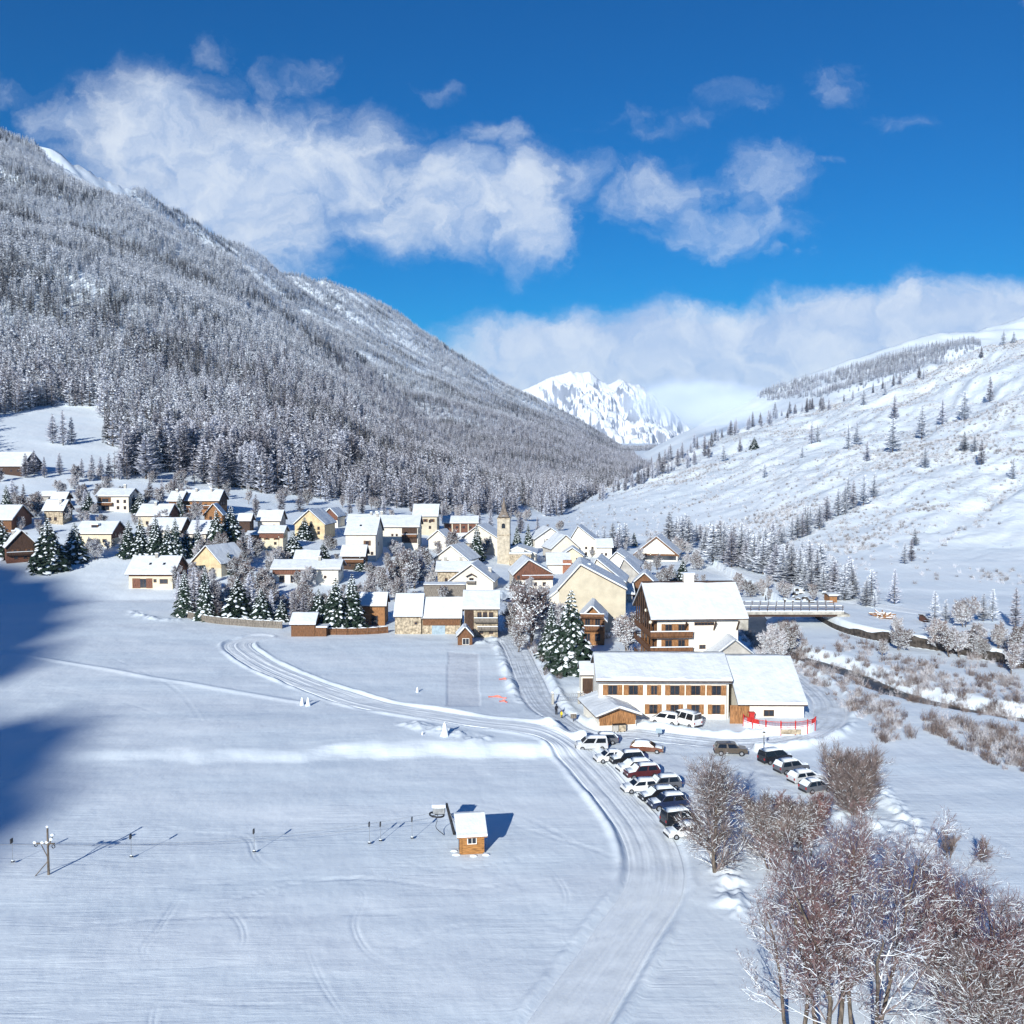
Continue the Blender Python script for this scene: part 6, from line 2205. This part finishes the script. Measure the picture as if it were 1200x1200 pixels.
for k in range(26):
    x_, y_ = rgm.uniform(918, 968), rgm.uniform(690, 706)
    b = MB()
    r0 = rgm.uniform(.4, 1.1)
    b.ball((0, 0, .15), r0, r0 * .8, r0 * .7, 7, 5, 0)
    b.ball((0, .05, .28), r0 * .9, r0 * .75, r0 * .62, 7, 5, 1)
    o = tag(b.build('boulder', [M['darkstone'], M_SNOW]), 'boulder capped with snow above the bridge', 'boulder', 'boulders above the bridge')
    o.location = P(x_, y_)
    o.rotation_euler = (0, 0, rgm.random() * 6)
# ================================================================== vehicles
def lerp(a, b, k):
    return a + (b - a) * k


KIND_PROFILE = {
    # length, width, wheel radius, roof points (x, z) front to rear, belt height; the nose is at +x
    'hatch': dict(L=4.1, W=1.72, wr=.31, prof=[(2.05, .30), (2.05, .62), (1.95, .74), (1.05, .92), (.35, 1.42), (-.2, 1.50), (-1.3, 1.46), (-1.95, 1.0), (-2.05, .85), (-2.05, .30)], belt=.90, g0=1, g=(3, 7)),
    'estate': dict(L=4.6, W=1.76, wr=.32, prof=[(2.3, .30), (2.3, .62), (2.2, .76), (1.2, .93), (.5, 1.42), (0, 1.49), (-1.7, 1.45), (-2.2, 1.0), (-2.3, .85), (-2.3, .30)], belt=.92, g=(3, 7)),
    'suv': dict(L=4.5, W=1.84, wr=.37, prof=[(2.25, .40), (2.25, .85), (2.15, .98), (1.15, 1.10), (.6, 1.66), (0, 1.74), (-1.8, 1.70), (-2.15, 1.15), (-2.25, 1.0), (-2.25, .40)], belt=1.08, g=(3, 7)),
    'van': dict(L=4.5, W=1.84, wr=.33, prof=[(2.25, .32), (2.25, .75), (2.12, .95), (1.45, 1.12), (.75, 1.76), (.2, 1.84), (-2.1, 1.82), (-2.22, 1.10), (-2.25, .90), (-2.25, .32)], belt=1.08, g=(3, 7)),
    'minibus': dict(L=5.2, W=2.0, wr=.36, prof=[(2.6, .36), (2.6, .95), (2.48, 1.15), (1.9, 1.32), (1.25, 2.18), (.7, 2.34), (-2.5, 2.32), (-2.58, 1.30), (-2.6, 1.0), (-2.6, .36)], belt=1.28, g=(3, 7)),
}


def make_car(kind, paint, snow, label, cat, px, py, yaw, group, roof_bars=False):
    k = KIND_PROFILE[kind]
    prof, L, Wd, belt = k['prof'], k['L'], k['W'] / 2, k['belt']
    p = P(px, py)
    root = empty('parked_' + {'hatch': 'car', 'estate': 'estate_car', 'suv': 'off_road_car', 'van': 'van', 'minibus': 'minibus'}[kind], p, yaw, label, cat, group)

    def half(z):
        return Wd * (1 - .20 * max(0, (z - belt) / (prof[5][1] - belt)) - .05 * max(0, (.6 - z) / .6))
    b = MB()
    n = len(prof)
    v = [(x, -half(z), z) for x, z in prof] + [(x, half(z), z) for x, z in prof]
    # sides are split at the belt so that they bend inwards above it
    low = [0, 1, 2, 3, 7, 8, 9]
    up = [3, 4, 5, 6, 7]
    f = [tuple(low[::-1]), tuple(up[::-1]), tuple(n + i for i in low), tuple(n + i for i in up)]
    for i in range(n):
        j = (i + 1) % n
        f.append((i, j, n + j, n + i))
    b.add(v, f)
    body = b.build('body', paint, root, bevel=.05)

    def glass(name, pts):
        q = MB()
        q.add(pts, [tuple(range(len(pts)))])
        o = q.build(name, M['carglass'], root)
        so = o.modifiers.new('thick', 'SOLIDIFY')
        so.thickness = .03
        so.offset = 0
        return o
    pA, pB, pC, pD = prof[3], prof[4], prof[6], prof[7]

    def lr(a, c, u):
        return (lerp(a[0], c[0], u), lerp(a[1], c[1], u))
    # windscreen and rear window lie just proud of the slopes
    nx, nz = (pB[1] - pA[1]), -(pB[0] - pA[0])
    ln = math.hypot(nx, nz)
    nx, nz = nx / ln * .02, nz / ln * .02
    a, c = lr(pA, pB, .10), lr(pA, pB, .90)
    glass('windscreen', [(a[0] + nx, -half(a[1]) * .9, a[1] + nz), (a[0] + nx, half(a[1]) * .9, a[1] + nz), (c[0] + nx, half(c[1]) * .9, c[1] + nz), (c[0] + nx, -half(c[1]) * .9, c[1] + nz)])
    a, c = lr(pD, pC, .15), lr(pD, pC, .88)
    glass('rear_window', [(a[0] - .02, half(a[1]) * .88, a[1] + .01), (a[0] - .02, -half(a[1]) * .88, a[1] + .01), (c[0] - .02, -half(c[1]) * .88, c[1] + .01), (c[0] - .02, half(c[1]) * .88, c[1] + .01)])
    zt, zb = prof[5][1] - .10, belt + .05
    for s in (-1, 1):
        xs0 = lr(pA, pB, (zb - pA[1]) / (pB[1] - pA[1]))[0] - .14
        xs1 = lr(pA, pB, min(1, (zt - pA[1]) / (pB[1] - pA[1])))[0] - .12
        xe0 = lr(pD, pC, max(0, (zb - pD[1]) / (pC[1] - pD[1])))[0] + .22
        xe1 = pC[0] + .12
        cuts = [.0, .46, .54, .98] if kind != 'minibus' else [.0, .27, .31, .62, .66, .98]
        for q in range(0, len(cuts), 2):
            pts = [(lerp(xs0, xe0, cuts[q]), s * (half(zb) + .012), zb), (lerp(xs0, xe0, cuts[q + 1]), s * (half(zb) + .012), zb),
                   (lerp(xs1, xe1, cuts[q + 1]), s * (half(zt) + .012), zt), (lerp(xs1, xe1, cuts[q]), s * (half(zt) + .012), zt)]
            glass('side_window', pts if s < 0 else pts[::-1])
    for s in (-1, 1):
        for wx in (L * .5 - .85, -L * .5 + .85):
            q = MB()
            q.tube((wx, s * (Wd - .18), k['wr']), (wx, s * (Wd + .025), k['wr']), k['wr'], k['wr'], 16)
            wh = q.build('wheel', M['tyre'], root)
            q = MB()
            q.tube((wx, s * (Wd + .02), k['wr']), (wx, s * (Wd + .045), k['wr']), k['wr'] * .6, k['wr'] * .55, 12)
            q.build('rim', M['rim'], wh)
        q = MB()
        z_ = prof[1][1]
        q.box(L / 2 - .12, L / 2 + .015, s * Wd * .78 - .17, s * Wd * .78 + .17, z_ - .14, z_ + .02)
        q.build('headlight', M['headlight'], root)
        q = MB()
        q.box(-L / 2 - .015, -L / 2 + .1, s * Wd * .82 - .12, s * Wd * .82 + .12, prof[8][1] - .22, prof[8][1] + .05)
        q.build('taillight', M['taillight'], root)
    q = MB()
    q.box(L / 2 - .06, L / 2 + .05, -Wd * .9, Wd * .9, prof[0][1] - .04, prof[0][1] + .17)
    q.build('bumper', M['iron'], root)
    q = MB()
    q.box(-L / 2 - .05, -L / 2 + .06, -Wd * .9, Wd * .9, prof[0][1] - .04, prof[0][1] + .17)
    q.build('bumper', M['iron'], root)
    if snow > 0:
        q = MB()
        z_ = prof[5][1]
        xa, xb = prof[4][0] - .12, prof[6][0] + .05
        w2 = half(z_) * .93
        t = .10 + .12 * snow
        rows_ = []
        for x_ in np.linspace(xa, xb, 6):
            e = 1 - (abs((x_ - (xa + xb) / 2) / ((xb - xa) / 2)) ** 4) * .6
            zr_ = np.interp(-x_, [-prof[4][0], -prof[5][0], -prof[6][0]], [prof[4][1], prof[5][1], prof[6][1]])
            rows_.append([(x_, -w2, zr_ - .02), (x_, -w2 * .92, zr_ + t * e * .8), (x_, 0, zr_ + t * e), (x_, w2 * .92, zr_ + t * e * .8), (x_, w2, zr_ - .02)])
        vs = [pt for r_ in rows_ for pt in r_]
        fs = [(i * 5 + j, i * 5 + j + 1, i * 5 + j + 6, i * 5 + j + 5) for i in range(5) for j in range(4)] + [(0, 1, 2, 3, 4), (29, 28, 27, 26, 25)]
        q.add(vs, fs)
        q.build('roof_snow', M_SNOW, root, True)
        if snow > .4:
            q = MB()
            a, c = prof[2], prof[3]
            vs = []
            for u in (0.06, .3, .7, 1.0):
                x_, z_ = lr(a, c, u)
                t2 = t * .7 * (1 if 0 < u < 1 else .5)
                vs += [(x_, -Wd * .9, z_ + .005), (x_, -Wd * .75, z_ + t2), (x_, Wd * .75, z_ + t2), (x_, Wd * .9, z_ + .005)]
            q.add(vs, [(i * 4 + j, i * 4 + j + 1, i * 4 + j + 5, i * 4 + j + 4) for i in range(3) for j in range(3)] + [(0, 1, 2, 3), (15, 14, 13, 12)])
            q.build('bonnet_snow', M_SNOW, root, True)
        if snow > .8:
            for (a, c, nm) in ((pA, pB, 'windscreen_snow'), (pD, pC, 'rear_snow')):
                q = MB()
                a1, c1 = lr(a, c, .05), lr(a, c, 1.0)
                sx = .07 if nm[0] == 'w' else -.07
                q.add([(a1[0] + sx, -half(a1[1]) * .93, a1[1]), (a1[0] + sx, half(a1[1]) * .93, a1[1]), (c1[0] + sx, half(c1[1]) * .93, c1[1] + .05), (c1[0] + sx, -half(c1[1]) * .93, c1[1] + .05)], [(0, 1, 2, 3)])
                o = q.build(nm, M_SNOW, root)
                so = o.modifiers.new('thick', 'SOLIDIFY')
                so.thickness = .09
                so.offset = 0
    if roof_bars:
        q = MB()
        for s in (-1, 1):
            q.tube((prof[5][0], s * Wd * .62, prof[5][1] + .08), (prof[6][0] + .2, s * Wd * .62, prof[6][1] + .1), .025, .025, 5)
        q.build('roof_bars', M['iron'], root)
    return root


WHITE = car_paint('white', (0.78, 0.78, 0.78))
SILVER = car_paint('silver', (0.50, 0.51, 0.53))
BLACK = car_paint('black', (0.015, 0.016, 0.02))
NAVY = car_paint('navy', (0.018, 0.028, 0.07))
MAROON = car_paint('maroon', (0.085, 0.02, 0.022))
COPPER = car_paint('copper', (0.15, 0.055, 0.03))
OLIVE = car_paint('brown', (0.075, 0.058, 0.042))
GREY = car_paint('grey', (0.10, 0.105, 0.12))
A0 = math.pi + R(14)   # noses point left and a little towards the camera
ROWG = 'cars parked in the left row'
make_car('van', SILVER, .5, 'silver white van at the top left end of the parked row, side on', 'van', 693, 878, math.pi + R(4), ROWG)
make_car('estate', GREY, .9, 'dark estate car tucked behind the silver white van', 'car', 705, 871, math.pi + R(4), ROWG)
make_car('hatch', WHITE, .5, 'white hatchback just below the silver white van, dark windows showing', 'car', 714, 892, A0, ROWG)
make_car('suv', BLACK, .9, 'black car under snow, third from the top of the parked row', 'car', 734, 895, A0, ROWG)
make_car('estate', WHITE, .9, 'white estate car with one dark strip of windows, buried in snow', 'car', 743, 903, A0 + .05, ROWG)
make_car('suv', MAROON, .9, 'maroon car with thick snow on roof and bonnet', 'car', 752, 911, A0, ROWG)
make_car('estate', WHITE, .6, 'clean white saloon in the middle of the parked row, all its side in view', 'car', 750, 927, A0, ROWG)
make_car('suv', GREY, .9, 'grey car behind the clean white saloon', 'car', 776, 925, A0, ROWG)
make_car('estate', BLACK, .9, 'black saloon with snow on its bonnet, below the clean white one', 'car', 771, 937, A0 + .04, ROWG)
make_car('suv', NAVY, .8, 'navy blue car with its side in view near the lower end of its row', 'car', 782, 947, A0, ROWG)
make_car('van', BLACK, .6, 'black van with its tail towards the track, low in the row', 'van', 798, 966, R(18), ROWG)
make_car('hatch', WHITE, .5, 'white hatchback at the lower end of the row, by the slender bare tree', 'car', 801, 980, A0, ROWG)
make_car('estate', COPPER, .5, 'copper brown car standing apart at the top of the parking place', 'car', 758, 881, R(-12), None)
make_car('suv', OLIVE, 0, 'dark brown off-road car driving on the road, free of snow', 'car', 856, 884, R(-4), None)
make_car('van', BLACK, .6, 'black van at the head of the short right-hand row, by the lamp post', 'van', 908, 893, R(22), 'cars parked in the right row', )
make_car('suv', GREY, .95, 'dark car with a snow-laden roof, second in the right-hand row', 'car', 927, 905, R(22), 'cars parked in the right row')
make_car('estate', SILVER, 1.0, 'car wholly buried in snow, third in the right-hand row', 'car', 944, 916, R(22), 'cars parked in the right row')
make_car('hatch', GREY, 1.0, 'last car of the right-hand row, half hidden by the bare trees', 'car', 956, 927, R(22), 'cars parked in the right row')
make_car('van', WHITE, .3, 'small white van parked against the long white building', 'van', 780, 848, R(150), None)
make_car('minibus', WHITE, .3, 'white minibus parked beside the small white van', 'minibus', 803, 850, R(128), None)
make_car('hatch', NAVY, .8, 'dark car in the village street below the wide chalet', 'car', 598, 706, R(150), None)


# ================================================================== people
def person(px, py, label, coat, legs, h, pose=0):
    p = P(px, py)
    k = h / 1.75
    root = empty('person', p, R(pose), label, 'person')
    J = [(0, 0, .95), (0, 0, 1.18), (0, 0, 1.42), (0, -.01, 1.52), (0, -.02, 1.66), (0, -.01, 1.75),
         (-.18, 0, 1.40), (-.26, -.02, 1.12), (-.25, -.10, .88), (.18, 0, 1.40), (.26, -.03, 1.12), (.24, -.13, .90),
         (-.09, 0, .90), (-.11, -.06, .50), (-.12, .02, .08), (-.12, -.12, .03), (.09, 0, .90), (.11, .05, .50), (.12, .12, .08), (.12, 0, .03)]
    E = [(0, 1), (1, 2), (2, 3), (3, 4), (4, 5), (2, 6), (6, 7), (7, 8), (2, 9), (9, 10), (10, 11), (0, 12), (12, 13), (13, 14), (14, 15), (0, 16), (16, 17), (17, 18), (18, 19)]
    rad = [.15, .155, .15, .06, .105, .08, .075, .06, .045, .075, .06, .045, .10, .075, .055, .045, .10, .075, .055, .045]
    me = bpy.data.meshes.new('body')
    me.from_pydata([tuple(c * k for c in j) for j in J], E, [])
    me.materials.append(coat)
    o = link_mesh('body', me, root)
    sk = o.modifiers.new('skin', 'SKIN')
    for i, r in enumerate(rad):
        me.skin_vertices[0].data[i].radius = (r * k, r * k)
    me.skin_vertices[0].data[0].use_root = True
    sb = o.modifiers.new('smooth', 'SUBSURF')
    sb.levels = 1
    sb.render_levels = 1
    b = MB()
    b.ball((0, -.0, 1.74 * k), .115 * k, .12 * k, .085 * k, 10, 6)
    b.build('woolly_hat', M['iron'] if coat is not YEL else M['red'], root, True)
    b = MB()
    for s in (-1, 1):
        b.tube((s * .10 * k, -.0, .88 * k), (s * .115 * k, 0.0, .10 * k), .105 * k, .08 * k, 8)
    b.build('trousers', legs, root, True)
    return root


YEL = mat('yellow jacket', (0.72, 0.55, 0.02), 0.7, 0.06)
DARKC = mat('dark coat', (0.018, 0.02, 0.028), 0.8, 0.1)
GREYC = mat('dark trousers', (0.03, 0.03, 0.04), 0.8, 0.1)
person(652, 838, 'grown-up in a dark coat standing on the snowy road beside a child', DARKC, GREYC, 1.75, 20)
person(658, 842, 'small child in a yellow jacket beside the grown-up in a dark coat', YEL, GREYC, 1.2, -10)
person(897, 705, 'tiny dark walker on the valley road beyond the bridge', DARKC, GREYC, 1.75, 60)

# ================================================================== small things in the snow
def snow_cone(px, py, hpx, label):
    p = P(px, py)
    k = p.y / F
    b = MB()
    n = 9
    rgm2 = random.Random(px)
    h = hpx * k
    pr = [(0, .30), (.35, .22), (.6, .15), (.72, .15), (.9, .09), (1.0, .03)]
    vs = []
    for z_, r_ in pr:
        for i in range(n):
            a_ = 6.283 * i / n
            rr = r_ * h * rgm2.uniform(.85, 1.15)
            vs.append((rr * math.cos(a_), rr * math.sin(a_), z_ * h - .1))
    fs = [(j * n + i, j * n + (i + 1) % n, (j + 1) * n + (i + 1) % n, (j + 1) * n + i) for j in range(len(pr) - 1) for i in range(n)] + [tuple((len(pr) - 1) * n + i for i in range(n))]
    b.add(vs, fs)
    o = tag(b.build('snow_cone', M_SNOW, None, True), label, 'snow cone')
    o.location = p
    return o


snow_cone(521, 862, 17, 'tall snow cone casting a dark shadow beside the groomed track')
snow_cone(354, 826, 10, 'left of two small snow cones at the end of the long ridge')
snow_cone(361, 827, 11, 'right of two small snow cones at the end of the long ridge')
snow_cone(489, 811, 7, 'low lump of snow alone on the upper field, left of the groomed rectangle')
snow_cone(495, 861, 5, 'lowest snow lump, left of the tall snow cone')

for words_, px, py, w_ in (('upper', 591, 797, 2.0), ('lower', 583, 818, 3.2), ('smallest', 590, 823, 1.4)):
    p = P(px, py)
    b = MB()
    n = 14
    vs = []
    for i in range(n):
        x_ = (i / (n - 1) - .5) * w_
        zt_ = .26 - .10 * math.sin(i * .75)
        y_ = .5 * math.sin(i * .32)
        vs += [(x_, y_, .02), (x_, y_ + .12, zt_)]
    b.add(vs, [(2 * i, 2 * i + 2, 2 * i + 3, 2 * i + 1) for i in range(n - 1)])
    o = tag(b.build('safety_net', M['rednet']), '%s piece of sagging red netting on the slope beside the street' % words_, 'net')
    o.location = p
    o.rotation_euler = (0, 0, R(-12))
    so = o.modifiers.new('thick', 'SOLIDIFY')
    so.thickness = .04

# lamp posts and signs
def post(name, px, yb, yt, label, cat, head='lamp', m='iron'):
    p = P(px, yb)
    h = (yb - yt) * p.y / F
    root = empty(name, p, 0, label, cat)
    b = MB()
    b.tube((0, 0, -.3), (0, 0, h), .06, .045, 6)
    b.build('pole', M[m], root)
    b = MB()
    if head == 'lamp':
        b.tube((0, 0, h), (0, 0, h + .12), .07, .22, 8, 0)
        b.tube((0, 0, h + .123), (0, 0, h + .5), .20, .12, 8, 1)
        b.tube((0, 0, h + .503), (0, 0, h + .66), .24, .04, 8, 0)
        b.build('lantern', [M['iron'], M['lampshade']], root)
    else:
        b.box(-.45, .45, -.06, -.02, h - .75, h)
        b.box(-.47, .47, -.08, .02, h + .003, h + .12, 1)
        b.build('sign_board', [M['bluedoor'] if head == 'blue' else M['greywood'], M_SNOW], root)
    return root


post('street_lamp', 895, 880, 862, 'dark lamp post at the road bend above the short right-hand row of cars', 'street lamp')
post('street_lamp', 598, 726, 712, 'lamp post in the shaded top of the village street', 'street lamp')
post('street_lamp', 327, 652, 630, 'thin lamp post right of the small yellow house with a red fascia', 'street lamp')
post('road_sign', 772, 864, 853, 'small road sign at the edge of the parking place', 'sign', 'blue')
post('road_sign', 672, 846, 836, 'small grey board sign stuck in the snowbank near the two walkers', 'sign', 'grey')
post('power_pole', 762, 690, 650, 'thin wooden pole behind the big hotel chalet', 'pole', 'lamp', 'bark')

# gate and railings beside the street
gp = P(663, 822)
root = empty('garden_gate', gp, R(4), 'snowy iron gate between two white posts by the street', 'gate')
b = MB()
for x_ in np.arange(-1.9, 1.91, .32):
    b.tube((x_, 0, .1), (x_, 0, 1.3), .03, .03, 4)
for z_ in (.25, 1.25):
    b.tube((-2, 0, z_), (2, 0, z_), .035, .035, 4)
b.build('bars', M['galv'], root)
for s in (-1, 1):
    b = MB()
    b.box(s * 2.2 - .18, s * 2.2 + .18, -.18, .18, -.4, 1.5, 0)
    b.ball((s * 2.2, 0, 1.55), .26, .26, .2, 8, 5, 1)
    b.build('post', [M['concrete'], M_SNOW], root)


# ------------------------------------------------------------------ air
def haze():
    b = MB()
    b.box(-3600, 3600, -1100, 7400, -14, 900)
    m = bpy.data.materials.new('thin cold air')
    m.use_nodes = True
    t = NT(m.node_tree)
    t.n.clear()
    v = t.node('ShaderNodeVolumePrincipled', {'Color': (0.35, 0.62, 1.0), 'Density': HAZE, 'Anisotropy': 0.0})
    o = t.node('ShaderNodeOutputMaterial')
    t.l.new(v.outputs[0], o.inputs['Volume'])
    tag(b.build('haze', m), 'thin pale mountain air', kind='stuff')


if HAZE > 0:
    haze()


def fog_bank(px, py, depth, rx, ry, rz, dens, label):
    x, z = (px - 600) / F * depth, CAM_H + (HORIZON - py) / F * depth
    b = MB()
    b.ball((0, 0, 0), rx, ry, rz, 20, 12)
    m = bpy.data.materials.new('drifting cloud')
    m.use_nodes = True
    t = NT(m.node_tree)
    t.n.clear()
    co = t.node('ShaderNodeTexCoord').outputs['Object']
    r = t.vmath('LENGTH', t.vmath('MULTIPLY', co, (1 / rx, 1 / ry, 1 / rz)), out=1)
    nz = t.noise(t.vmath('MULTIPLY', co, (1, 1, 1.6)), 0.006, 5.0, 0.6)
    k = t.math('ADD', t.smooth(r, 0.2, 1.0, 1.0, 0.0), t.math('MULTIPLY', t.math('SUBTRACT', nz, 0.55), 1.5))
    dn_ = t.math('MULTIPLY', t.smooth(k, 0.2, 1.1), dens)
    dn_ = t.math('MULTIPLY', dn_, t.smooth(r, .75, 1.0, 1.0, 0.0))
    v = t.node('ShaderNodeVolumePrincipled', {'Color': (0.78, 0.87, 1.0), 'Density': dn_, 'Anisotropy': -0.3})
    o = t.node('ShaderNodeOutputMaterial')
    t.l.new(v.outputs[0], o.inputs['Volume'])
    ob = tag(b.build('cloud', m), label, kind='stuff')
    ob.location = (x, depth, z)


fog_bank(805, 472, 3700, 430, 300, 140, .007, 'bank of mist in front of the far snowy peaks')
fog_bank(850, 482, 2000, 170, 160, 60, .007, 'thin mist lying on the far slope at the right')
